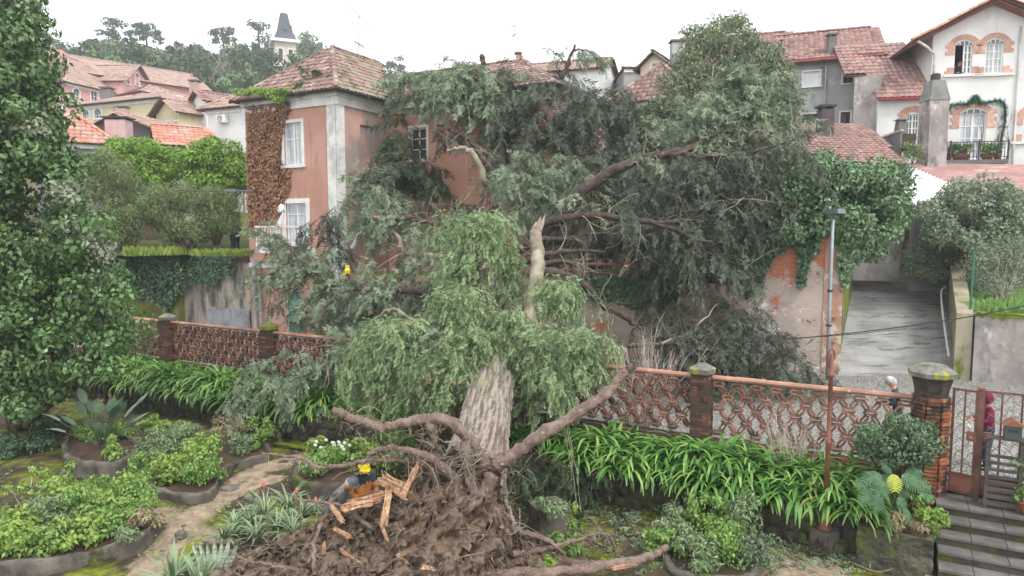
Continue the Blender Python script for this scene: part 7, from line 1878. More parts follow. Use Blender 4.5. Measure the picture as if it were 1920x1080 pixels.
mb = rough_block(FEN, s0_ + .1, s1_ - .1, .6, .80, 1.0, 1.7, .05, 10); mb.build('soil', M['soil'], t)
# timber and stones lying about
def lying(name, label, cat, pts, r, m, n=6, flat=1.0):
    P = cat_rom([onz(x, y, z) for x, y, z in pts], 4); mb = MB(); mb.tube(jag(P, r * .2), np.linspace(r, r * .7, len(P)), n); return tag(mb.build(name, m, None, True), label, cat)
lying('mossy_timber', 'mossy wooden edging beam in front of the left strap leaved bank', 'beam', [(515, 832, .12), (560, 838, .12), (604, 846, .12)], .07, M['moss'])
lying('mossy_timber', 'short mossy beam left of the twiggy shrub', 'beam', [(326, 800, .12), (400, 811, .12)], .06, M['moss'])
lying('stick', 'long thin dead stick lying near the lamp post', 'stick', [(1448, 958, .5), (1475, 1000, .15), (1510, 1056, .04)], .022, M['twig_brown'])
lying('stick', 'dark twig lying on moss in front of the right bank', 'stick', [(1168, 966, .06), (1195, 1000, .05), (1204, 1020, .05)], .02, M['twig_brown'])
lying('stick', 'crooked stick lying beside the lowest step planter', 'stick', [(1590, 1052, .06), (1640, 1072, .06), (1690, 1062, .06)], .025, M['twig_brown'])
t = thing('stone_trough', 'small open stone trough below the raised left root', 'trough', onz(637, 826, 0)); c = onz(637, 824, 0)
for dx, dy, sx, sy, h in ((0, .3, 1.0, .1, .45), (-.46, 0, .09, .5, .42), (.46, 0, .09, .5, .42), (0, 0, .83, .5, .12)): mb = MB(); mb.box((c[0] + dx, c[1] + dy, h / 2), (sx, sy, h), -.2 * 0); mb.build('slab', M['planter'], t)
def rock(name, label, x, y, w, h, m, rz=0, z=0.0, cat='stone', dep=.8):
    c = onz(x, y, z); mb = MB(); V = []
    for lz, rr in ((-.2, .9), (.3, 1), (.75, .85), (1, .5)):
        for q in range(9): a = q / 9 * 6.283 + rz; V.append((c[0] + math.cos(a) * w / 2 * rr * random.uniform(.8, 1.1), c[1] + math.sin(a) * w / 2 * dep * rr * random.uniform(.8, 1.1), c[2] + lz * h * random.uniform(.9, 1.1)))
    mb.add(V, [(i*9+q, i*9+(q+1) % 9, i*9+9+(q+1) % 9, i*9+9+q) for i in range(3) for q in range(9)] + [tuple(range(27, 36))]); return tag(mb.build(name, m, None, False, c), label, cat)
rock('flat_stone', 'flat grey slab with a hole beside the stone edged bed', 430, 916, .5, .07, M['stone'])
rock('flat_stone', 'square dark paving slab on the mossy path', 528, 868, .5, .05, M['stone_dark'])
rock('stone', 'small dark stone on the sandy path beside the aloes', 340, 1006, .26, .12, M['stone'])
rock('stone', 'small stone near the path behind the aloes', 465, 935, .22, .1, M['stone'])
rock('stone', 'dark lump of stone beside the lamp post block', 1574, 1038, .3, .22, M['stone_dark'])
o = rock('boulder', 'pale rounded boulder under the big leafy tree at the left edge', 18, 788, 1.3, 1.15, mat('pale_boulder', srgb(150, 138, 122), srgb(112, 102, 92), 3, .95, .5, 20), dep=.6)
# scattered debris
mb = MB()
for k in range(520):
    x, y = random.choice([(random.uniform(280, 640), random.uniform(840, 1070)), (random.uniform(960, 1600), random.uniform(930, 1075)), (random.uniform(0, 560), random.uniform(800, 960))]); c = onz(x, y, .04); w = random.uniform(.02, .07)
    mb.box(c, (w * random.uniform(.7, 2.5), w, w * .5), random.uniform(0, 6.28), .6)
tag(mb.build('debris', M['stone']), 'small stones and bark crumbs littering the garden paths', 'debris', None, 'stuff')
cl = Cloud(TL1); n = 5000
poly = [(0, 860), (250, 880), (420, 940), (560, 850), (640, 830), (960, 930), (1230, 930), (1640, 1000), (1640, 1075), (950, 1075), (960, 960), (560, 900), (300, 1075), (240, 1075), (300, 960), (150, 900), (0, 950)]
P = poly_sample(poly, n); keep = np.array([mnoise.noise((x * .012, y * .03, 7)) > -.02 for x, y in P]); P = P[keep]; Q = np.array([onz(x, y, .03) for x, y in P]); n = len(Q); D = rng.normal(0, 1, (n, 3)); D[:, 2] = abs(D[:, 2]) * .7
cl.add(Q, basis(D), .055 * rng.uniform(.5, 1.5, n), rng.uniform(0, 1, n)); tag(cl.build('weeds', LM['fresh']), 'low weeds and clover dotted over the garden ground', 'weeds', None, 'stuff')

# torn sprigs lying about
cl = Cloud(TS); n = 2200
P = np.vstack([poly_sample([(560, 830), (960, 900), (1240, 900), (1640, 1000), (1600, 1070), (1250, 1070), (1100, 960), (950, 960), (700, 860), (560, 870)], 1500), poly_sample([(1250, 700), (1560, 712), (1600, 740), (1300, 735)], 700)])
Q = np.array([onz(x, y, .06 if y > 800 else 1.7) for x, y in P]); D = rng.normal(0, 1, (n, 3)); D[:, 2] *= .2
cl.add(Q, basis(D, roll=rng.normal(0, .4, n)), .22 * rng.uniform(.5, 1.4, n), rng.uniform(0, .8, n)); tag(cl.build('torn_sprigs', LM['mid']), 'small torn conifer sprigs littering the ground', 'debris', None, 'stuff')
KIND = dict(lime=('lime', TL1, .1, .25), fresh=('fresh', TL1, .075, .25), grey=('grey', TN, .11, .25), box=('boxleaf', TL1, .045, .75), dark=('ivy', TL1, .09, .4), dry=('drygrass', TN, .10, .3), grass=('grassblade', TN, .16, .2), olive=('olive', TN, .08, .4), dayl=('fresh', TN, .14, .3))
def plant(name, label, x, y, z, r, h, kind, n=900, group=None, cat='plant', lob=9, stemm='twig_brown', lift=.25):
    lm, T, size, shell = KIND[kind]; b = onz(x, y, z); t = thing(name, label, cat, b, group); cl = Cloud(T)
    C = []
    for k in range(lob): a = random.uniform(0, 6.283); q = r * .7 * math.sqrt(random.random()); C.append((b[0] + math.cos(a) * q, b[1] + math.sin(a) * q, z + h * (lift + (1.25 - lift) * random.random() ** 1.3 * (1 - (q / r) ** 2 * .5))))
    clumps(cl, C, rng.uniform(.18, .5, lob) * r, n // lob, size, shell, .5, .12, min(1.0, h / r * .8), .5); cl.build('leaves', LM[lm], t)
    stems(t, b, C[:5], .012, .005, M[stemm], 'stems', 3, .01, .05); return t
gA = 'plants in the curved front bed'
i_ = 0
for x, y, r, h, k in [(-20, 1030, .5, .35, 'fresh'), (40, 1030, .5, .35, 'lime'), (95, 1028, .5, .35, 'fresh'), (150, 1018, .5, .38, 'lime'), (205, 1004, .5, .4, 'fresh'), (250, 985, .45, .42, 'fresh'), (40, 1000, .5, .35, 'lime'), (100, 990, .5, .45, 'grey'), (160, 975, .55, .5, 'fresh'), (215, 962, .5, .5, 'lime'), (262, 955, .45, .5, 'fresh'), (120, 960, .5, .45, 'lime'), (180, 945, .5, .45, 'fresh'), (240, 942, .4, .42, 'lime')]:
    rn_ = ('front', 'middle', 'back')[0 if i_ < 6 else (1 if i_ < 11 else 2)]; row = [[-20, 40, 95, 150, 205, 250], [40, 100, 160, 215, 262], [120, 180, 240]][0 if i_ < 6 else (1 if i_ < 11 else 2)]; i_ += 1
    plant('bedding_plant', {'lime': 'lime green rounded leaved', 'fresh': 'fresh green small leaved', 'grey': 'grey green feathery'}[k] + ' plant, %s from left, %s row of curved bed' % (ORD[sorted(row).index(x)], rn_), x, y, .28, r * 1.1, h * 1.1, k, 1300, gA, lob=16)
plant('dry_plant', 'brownish grey trailing plant on the right rim of the curved bed', 270, 985, .36, .4, .3, 'dry', 700); plant('trailing_plant', 'grey green trailing tuft over the front rim of the curved bed', 232, 1012, .36, .3, .22, 'grey', 500)
for x, y, lab in ((52, 965, 'leggy geranium with bare stems behind the left end of the curved bed'), (116, 945, 'leggy lime geranium standing behind the curved bed')):
    b = onz(x, y, .1); t = thing('geranium', lab, 'plant', b); tips = [b + np.array([random.uniform(-.35, .35), random.uniform(-.2, .2), random.uniform(.5, .95)]) for _ in range(6)]
    stems(t, b, tips, .018, .008, M['twig_pale'], 'stems', 4, .01, .1); cl = Cloud(TL1); clumps(cl, tips, .14, 45, .09, .3, .7); cl.build('leaves', LM['lime'], t)
for x, y, r, h, k, lab in [(300, 850, .75, .6, 'grey', 'large grey green mounded shrub in the stone edged bed'), (380, 868, .45, .6, 'lime', 'bright lime leafy shrub in the middle of the stone edged bed'), (330, 900, .5, .5, 'lime', 'lime green leafy plant at the front of the stone edged bed'), (385, 905, .45, .5, 'fresh', 'fine leaved green shrub at the front right of the stone edged bed'), (270, 890, .4, .4, 'fresh', 'small green plant at the left front of the stone edged bed'), (430, 825, .5, .5, 'dry', 'twiggy brown shrub at the back of the stone edged bed'), (490, 838, .4, .6, 'fresh', 'upright green plant at the right tip of the stone edged bed'), (300, 818, .45, .5, 'lime', 'lime green plant behind the grey mounded shrub'), (355, 832, .4, .45, 'grey', 'small grey green tuft behind the lime shrub'), (455, 850, .35, .35, 'grey', 'low grey green tuft on the stone edge of the bed'),
                             (165, 824, .3, .35, 'lime', 'round leaved lime plant at the foot of the bird of paradise'), (225, 822, .4, .4, 'fresh', 'mixed green plant right of the bird of paradise'), (215, 862, .25, .45, 'lime', 'small lime shoot growing beside the mossy raised planter'), (20, 850, .6, .35, 'dark', 'dark leafy ground cover left of the mossy planter'), (70, 845, .5, .3, 'dark', 'dark ivy patch beside the pale boulder'), (100, 810, .5, .4, 'dark', 'dark leafy plants under the big leafy tree'),
                             (590, 892, .5, .4, 'fresh', 'green bushy plant at the left end of the planter by the men'), (640, 875, .5, .5, 'fresh', 'tall green plant behind the man in the yellow cap'), (690, 880, .4, .6, 'lime', 'lime leafy plant right behind the yellow cap'), (600, 866, .4, .45, 'lime', 'lime leaves beside the white flowers'), (740, 870, .5, .7, 'fresh', 'green plant behind the raised root tangle'),
                             (1275, 1020, .5, .5, 'grey', 'pale grey shrub at the left of the round bed'), (1330, 1005, .5, .55, 'fresh', 'fresh green shrub at the back of the round bed'), (1385, 1002, .5, .65, 'grey', 'tall grey flowering shrub at the back right of the round bed'), (1300, 1055, .5, .4, 'grey', 'low grey green shrub at the front of the round bed'), (1360, 1050, .5, .5, 'fresh', 'dense green shrub in the middle of the round bed'), (1415, 1058, .4, .42, 'box', 'clipped dark ball shaped shrub at the right of the round bed'), (1245, 1040, .35, .35, 'fresh', 'small green tuft at the left rim of the round bed'),
                             (1020, 1075, .25, .2, 'lime', 'tiny yellow green tuft below the planter box'), (1060, 1000, .35, .45, 'fresh', 'trailing green plant at the right side of the planter box'), (1065, 1030, .3, .25, 'fresh', 'low leafy weeds right of the planter box'),
                             (1455, 968, .3, .25, 'dark', 'small ivy tuft under the right bank'), (1540, 985, .3, .2, 'dark', 'low weeds behind the lamp post block'), (1250, 955, .4, .2, 'dark', 'low ivy at the foot of the right bank')]:
    z = .18 if 230 < x < 530 and y < 930 else (.36 if y < 870 and 140 < x < 240 else (.36 if 540 < x < 760 and y < 930 else (.1 if x > 1200 and x < 1450 and y > 990 else .02)))
    plant('shrub' if r > .4 else 'garden_plant', lab, x, y, z, r * 1.25, h * 1.15, k, int(3400 * r), lob=15)
t = plant('succulent_plant', 'spiky grey green succulents on the concrete planter box', 1028, 965, .74, .42, .28, 'grey', 900)
# daffodils
t = thing('daffodils', 'clump of white narcissus flowers behind the men', 'flowers', onz(628, 872, .5)); b = onz(628, 872, .5)
o = link_mesh('leaves', strap_mesh('narcissus_leaves', 50, .5, .025, (65, 88), (.2, .8), LM['fresh'], spread=.3), t)
fm = mat('white_petal', srgb(238, 238, 226), None, rough=.6); ymid = mat('yellow_cup', srgb(236, 196, 60), None, rough=.6)
fb = MB(); fb.lathe([(.008, .0), (.045, .012), (.05, .022), (.01, .02)], (0, 0, 0), 6); fme = fb.mesh('flower', fm)
for k in range(14): p = b + np.array([random.gauss(0, .25), random.gauss(0, .2), random.uniform(.4, .58)]); piece('flower', fme, t, p, np.array([[1, 0, 0], [0, .3, .95], [0, -.95, .3]]))
# aloes
ALO = [strap_mesh('aloe', 40, .72, .052, (25, 85), (.9, 2.4), LM['aloe'], taper=.04, spread=.04, th=1) for _ in range(3)]
for k, (x, y, z, sc) in enumerate([(498, 968, .3, 1.0), (540, 955, .35, 1.0), (470, 985, .2, .95), (565, 975, .4, .95), (520, 998, .3, .9), (440, 990, .15, .8), (548, 1000, .4, .8), (480, 1010, .2, .8), (590, 965, .45, .7), (420, 1010, .1, .7)]):
    put('aloe', ALO[k % 3], onz(x, y, z), k, sc, 'grey green aloe rosette, %s from the left in the thicket beside the root plate' % ORD[sorted([498, 540, 470, 565, 520, 440, 548, 480, 590, 420]).index(x)], 'aloe', 'aloes left of the root plate')
for x, y, lab in ((325, 1082, 'pointed aloe in the bottom left foreground'), (375, 1090, 'second pointed aloe beside the striped agave')): put('aloe', strap_mesh('aloe', 22, .6, .08, (30, 85), (.1, .7), LM['aloe'], taper=.04, th=1), onz(x, y, .02), 1, 1, lab, 'aloe')
t = thing('agave', 'striped upright agave leaves with white edges in the bottom left foreground', 'plant', onz(405, 1068, .05)); b = onz(405, 1068, .05)
for k in range(7):
    dx = (k - 3) * .07; H_ = random.uniform(.45, .65); mb = MB(); V = []
    for j in range(7): t_ = j / 6; w = .055 * (1 - t_ ** 3) + .004; V += [(b[0] + dx * (1 + t_) - w, b[1] - .02, .05 + H_ * t_), (b[0] + dx * (1 + t_), b[1] + .02, .05 + H_ * t_), (b[0] + dx * (1 + t_) + w, b[1] - .02, .05 + H_ * t_)]
    mb.add(V, [f for j in range(6) for f in ((3*j, 3*j+1, 3*j+4, 3*j+3), (3*j+1, 3*j+2, 3*j+5, 3*j+4))]); mb.build('leaf', mat('striped_agave', srgb(128, 156, 132), srgb(196, 206, 186), (2, 2, 16), .5) if k == 0 else bpy.data.materials['striped_agave'], t)
for x, y, lab in ((494, 908, 'red aloe flower spike at the left of the aloe thicket'), (556, 920, 'red aloe flower spike in the middle of the aloe thicket'), (592, 937, 'red aloe flower spike nearest the men')):
    tp = at(x, y, 12.4); b = np.array([tp[0] + .05, tp[1], .4]); t = thing('aloe_flower', lab, 'flower', b); mb = MB(); mb.tube([b, (b + tp) / 2 + (.03, 0, 0), tp], .012, 5); mb.build('stalk', M['twig_brown'], t)
    mb = MB(); mb.lathe([(.015, -.06), (.03, -.035), (.034, 0), (.022, .035), (.006, .06)], tp, 8); mb.build('bloom', mat('red_bloom', srgb(220, 118, 98), srgb(200, 96, 80), 20, .7) if x == 494 else bpy.data.materials['red_bloom'], t)
# bird of paradise
b = onz(190, 832, .38); t = thing('bird_of_paradise', 'large bird of paradise plant with grey green paddle leaves and orange flower', 'plant', b)
pm = leafmat('paddle_leaf', G((70, 98, 74), (100, 128, 100), (150, 170, 142)), .4, .15, .45)
for k in range(26):
    az = random.uniform(0, 6.283); e = R(random.uniform(28, 84)); H_ = random.uniform(.7, 1.2); d_ = np.array([math.cos(az) * math.cos(e), math.sin(az) * math.cos(e), math.sin(e)]); p = b + np.array([math.cos(az), math.sin(az), 0]) * .12; q = p + d_ * H_
    mb = MB(); mb.tube([p, (p + q) / 2 + np.array([0, 0, .05]), q], [.016, .012, .01], 5); st = mb.build('stalk', LM['aloe'], t)
    sd = np.cross(d_, (0, 0, 1)); sd /= np.linalg.norm(sd) + 1e-6; nn = np.cross(sd, d_); V = []; L_ = random.uniform(.5, .72); W_ = random.uniform(.11, .15)
    for j in range(7): u_ = j / 6; w = W_ * math.sin(min(1, u_ * 1.15 + .08) * math.pi) ** .7 + .003; c = q + d_ * L_ * u_ - np.array([0, 0, .12]) * u_ ** 2; V += [c + sd * w + nn * .03, c, c - sd * w + nn * .03]
    mb = MB(); mb.add(V, [f for j in range(6) for f in ((3*j, 3*j+1, 3*j+4, 3*j+3), (3*j+1, 3*j+2, 3*j+5, 3*j+4))]); o = mb.build('leaf', pm, t, True)
    a = o.data.attributes.new('rnd', 'FLOAT', 'FACE'); a.data.foreach_set('value', np.full(len(o.data.polygons), random.random(), np.float32))
for x, y in ((203, 742), (212, 748), (190, 752)):
    p = at(x, y, b[1] - .2); mb = MB()
    for a in (.3, .8, 1.3): mb.tube([p, p + np.array([math.cos(a) * .11, 0, math.sin(a) * .11])], [.011, .003], 4)
    mb.build('flower', mat('orange_petal', srgb(206, 128, 84), None, rough=.6) if x == 203 else bpy.data.materials['orange_petal'], t)

# shrub with dense head by the gate
b = np.array(FEN.pt(fs(1690, 900), .85, .75)); t = thing('round_shrub', 'dense round headed evergreen shrub in front of the gate pillar', 'shrub', b)
C = px_points([(1625, 800), (1660, 788), (1700, 784), (1750, 805), (1765, 840), (1735, 862), (1680, 868), (1630, 850), (1615, 825)], 46, 12.6, 13.4); cl = Cloud(TL1); clumps(cl, C, .22, 190, .062, .5, .5); cl.build('crown', LM['boxleaf'], t)
stems(t, b, C[:9], .045, .012, M['bark_dark'], 'trunk', 4, .015, .1)
# monstera
t = thing('monstera', 'split leaved monstera plant on the mossy planter by the steps', 'plant', FEN.pt(fs(1685, 920), .86, 1.4)); b = np.array(FEN.pt(fs(1685, 920), .86, 1.4))
mm = leafmat('monstera_leaf', G((34, 62, 40), (50, 84, 54), (84, 118, 82)), .5, .15, .3); my = leafmat('yellow_monstera_leaf', G((128, 146, 44), (164, 176, 64), (190, 196, 90)), .4, .2)
def monstera_leaf(c, ax, nrm, S, m):
    ax = ax / np.linalg.norm(ax); sd = np.cross(nrm, ax); sd /= np.linalg.norm(sd); up_ = np.cross(ax, sd); mb = MB(); nl = 8
    def pt(u_, v_, w_=0.0): return c + ax * S * u_ + sd * S * v_ + up_ * S * (w_ - .25 * u_ * u_ - .18 * v_ * v_)
    for sgn in (-1, 1):
        for k in range(nl):
            u0, u1 = -.12 + k / nl * 1.0, -.12 + (k + .98) / nl * 1.0; um = (u0 + u1) / 2; wd = .48 * math.sin(min(1, (um + .22) / 1.15) * math.pi) ** .6 + .03
            mb.add([pt(u0, 0), pt(u1, 0), pt(u1 - .01, sgn * wd * .28), pt(u0 + .01, sgn * wd * .28), pt(um + .07 + .045, sgn * wd * .78, -.02), pt(um + .07 - .04, sgn * wd * .78, -.02), pt(um + .12, sgn * wd, -.05)], [(0, 1, 2, 3), (3, 2, 4, 5), (5, 4, 6)])
    o = mb.build('leaf', m, t); a = o.data.attributes.new('rnd', 'FLOAT', 'FACE'); a.data.foreach_set('value', rng.uniform(.2, .9, len(o.data.polygons)).astype(np.float32))
for x, y, d, ang, S, yl in [(1640, 895, 12.2, -2.7, .5, 0), (1655, 915, 12.0, -2.2, .5, 0), (1630, 930, 12.0, -2.5, .45, 0), (1677, 900, 12.1, -1.6, .42, 1), (1705, 900, 12.1, -.8, .5, 0), (1725, 905, 12.2, -.4, .5, 0), (1690, 940, 11.9, -1.4, .34, 0), (1668, 880, 12.4, 2.2, .42, 0), (1710, 885, 12.5, .6, .4, 0), (1700, 960, 11.8, -1.2, .3, 0), (1620, 905, 12.2, -2.9, .4, 0), (1645, 940, 11.9, -1.9, .4, 0), (1735, 925, 12.1, -.7, .4, 0), (1660, 900, 12.3, -1.9, .45, 0), (1690, 915, 12.2, -1.1, .42, 0)]:
    c = at(x, y, d); ax = np.array([math.cos(ang), -.35, math.sin(ang) * .6]); S = S * .72; monstera_leaf(c - ax * S * .3, ax, np.array([random.uniform(-.3, .3), -.6, .7]), S, my if yl else mm)
    mb = MB(); mb.tube([b, (b + c) / 2 + np.array([0, 0, .12]), c - ax * S * .3], .012, 5); mb.build('stalk', LM['aloe'], t)
for x, y, z, r, h, k, lab in [(1655, 1010, .5, .3, .35, 'dark', 'dark ivy hanging over the front left of the steps planter'), (1690, 1000, .62, .32, .3, 'olive', 'olive wiry stems spilling over the steps planter front'), (1745, 985, .86, .35, .3, 'lime', 'lime leafy trailing plant at the corner of the mossy steps planter'), (1735, 1010, .55, .28, .35, 'lime', 'lime leaves hanging down the side of the steps planter'), (1700, 985, .86, .4, .2, 'dry', 'yellowish wiry plant on the mossy steps planter'), (1665, 985, .8, .3, .25, 'dry', 'wiry trailing stems at the left of the mossy steps planter'), (1712, 1015, .5, .3, .4, 'olive', 'trailing olive stems down the front of the steps planter')]: plant('trailing_plant', lab, x, y, z, r, h, k, 800)
# pots
def pot(x, y, z, r, h, m, label, nm='flower_pot', n=None):
    b = onz(x, y, z) if n is None else n; t = thing(nm, label, 'pot', b); mb = MB(); mb.lathe([(r * .62, 0), (r * .9, h * .75), (r * .92, h * .8), (r, h * .82), (r, h), (r * .86, h), (r * .82, h * .86)], b, 14); mb.build('body', m, t, True); mb = MB(); mb.lathe([(.01, h * .86), (r * .84, h * .87)], b, 12); mb.build('soil', M['soil'], t); return t, b
t, b = pot(1746, 928, .9, .2, .3, M['pot_stone'], 'stone pot with a yellowing plant at the foot of the gate pillar'); cl = Cloud(TN); clumps(cl, [b + np.array([random.gauss(0, .16), random.gauss(0, .1), .35 + random.random() * .25]) for _ in range(14)], .12, 40, .11, .3, .5); cl.build('leaves', LM['olive'], t)
t, b = pot(1727, 962, .88, .14, .18, M['terracotta'], 'small terracotta pot on the mossy steps planter'); cl = Cloud(TL1); clumps(cl, [b + np.array([random.gauss(0, .1), random.gauss(0, .06), .24 + random.random() * .1]) for _ in range(8)], .1, 40, .07, .3, .6); cl.build('leaves', LM['lime'], t)
t, b = pot(1916, 880, .0, .16, .25, M['terracotta'], 'potted plant at the right edge by the letterbox', n=np.array(FB.pt(W1 + .12, zt if False else 1.03, .0))); cl = Cloud(TL1); clumps(cl, [b + np.array([random.gauss(0, .1), random.gauss(0, .08), .3 + random.random() * .9]) for _ in range(20)], .12, 40, .07, .3, .5); cl.build('leaves', LM['fresh'], t)
# bare shrubs
def twigs(name, label, base, n, H_, spread, m, lev=2, r=.012):
    t = thing(name, label, 'shrub', base); mb = MB()
    for k in range(n):
        d_ = np.array([random.gauss(0, spread), random.gauss(0, spread * .6), 1.0]); bare(mb, np.array(base) + np.array([random.gauss(0, .12), random.gauss(0, .1), 0]), d_ / np.linalg.norm(d_), H_ * random.uniform(.35, .6), r, lev, .28, 3, .62, .35)
    mb.build('twigs', m, t)
twigs('bare_shrub', 'pale leafless shrub with upright twigs behind the fence by the broken root', np.array(FEN.pt(fs(1185, 740), 1.15, -.5)), 30, 2.6, .36, M['twig_pale'], 2, .014)
twigs('bare_shrub', 'leafless pale shrub in front of the fence left of the lamp post', np.array(FEN.pt(fs(1490, 820), .9, .5)), 16, 1.6, .25, M['twig_pale'], 2, .012)
# balcony pots and garland on the white gabled house
for k, (x, h_, r_, c_) in enumerate([(1744, .3, .16, 'olive'), (1783, .32, .2, 'olive'), (1797, .3, .16, 'dark'), (1808, .28, .18, 'lime'), (1816, .28, .18, 'olive'), (1852, .3, .18, 'fresh'), (1862, .3, .16, 'fresh'), (1876, .3, .18, 'dark')]):
    a = WHB.hit(x, 292)[0]; b = np.array(WHB.pt(a, WHZ + .005, -.3)); t, b = pot(0, 0, 0, r_, h_, M['terracotta'], ['first terracotta pot from the chimney on the white balcony', 'second terracotta pot on the white balcony', 'third terracotta pot on the white balcony', 'fourth terracotta pot on the white balcony', 'fifth terracotta pot on the white balcony', 'sixth terracotta pot on the white balcony', 'seventh terracotta pot on the white balcony', 'last terracotta pot on the white balcony'][k], n=b)
    cl = Cloud(TL1); clumps(cl, [b + np.array([random.gauss(0, .16), random.gauss(0, .1), .35 + random.random() * .4]) for _ in range(9)], .15, 36, .1, .3, .5); cl.build('leaves', LM[KIND[c_][0]], t)
a0, a1, z0_, z1_ = WHdoor
pts = [(a0 - .75, z1_ - 1.45), (a0 - .7, z1_ - .4), (a0 - .45, z1_ + .35), (a0 + .3, z1_ + .45), ((a0 + a1) / 2, z1_ + .75), (a1 - .3, z1_ + .45), (a1 + .55, z1_ + .5), (a1 + .75, z1_ - .3), (a1 + .6, z1_ - 1.6)]
P = cat_rom([WHF.pt(*p, .12) for p in pts], 9); t = thing('garland', 'green tinsel garland draped round the balcony door of the white house', 'garland', P[0]); mb = MB(); mb.tube(P, .05, 6); mb.build('cord', LM['deep'], t)
cl = Cloud(TN); n = 1100; i = rng.integers(0, len(P), n); d_ = rand_dirs(n); cl.add(P[i] + rng.normal(0, .05, (n, 3)), basis(d_), .16 * rng.uniform(.6, 1.3, n), rng.uniform(.2, .8, n)); cl.build('tinsel', leafmat('tinsel', G((30, 84, 60), (44, 110, 84), (80, 140, 110)), .4, .1), t)
# trellis sticks on the balcony
for k, x in enumerate((1765, 1842, 1873, 1890)):
    a = WHB.hit(x, 270)[0]; b = np.array(WHB.pt(a, WHZ, -.12)); t = thing('climber', ('thin climber stick left of the balcony door', 'leafy climber in front of the balcony door', 'bare climber right of the balcony door', 'bare climber at the right end of the balcony')[k], 'plant', b); mb = MB(); bare(mb, b, np.array([0, 0, 1.0]), 1.2, .02, 3, .3, 2, .7, .4); mb.build('stems', M['twig_brown'], t)
# green mesh fence above the concrete wall
t = thing('mesh_fence', 'green wire mesh fence on top of the concrete wall', 'fence', CW.pt(1, ztop, -.6)); MF = CW.off(-.6); gm_ = mat('green_wire', srgb(60, 110, 88), None, rough=.5); mb = MB()
for k in range(26): mb.tube([MF.pt(.3 + k * .15, ztop - .05), MF.pt(.3 + k * .15, ztop + 1.2)], .004, 3, False)
for k in range(9): mb.tube([MF.pt(.3, ztop + k * .15), MF.pt(4.2, ztop + k * .15)], .004, 3, False)
mb.build('mesh', gm_, t)
for a in (.35, 2.2, 4.1): mb = MB(); mb.tube([MF.pt(a, ztop - .05), MF.pt(a, ztop + 1.9 if a < 1 else ztop + 1.3)], .035, 6); mb.build('post', gm_, t)
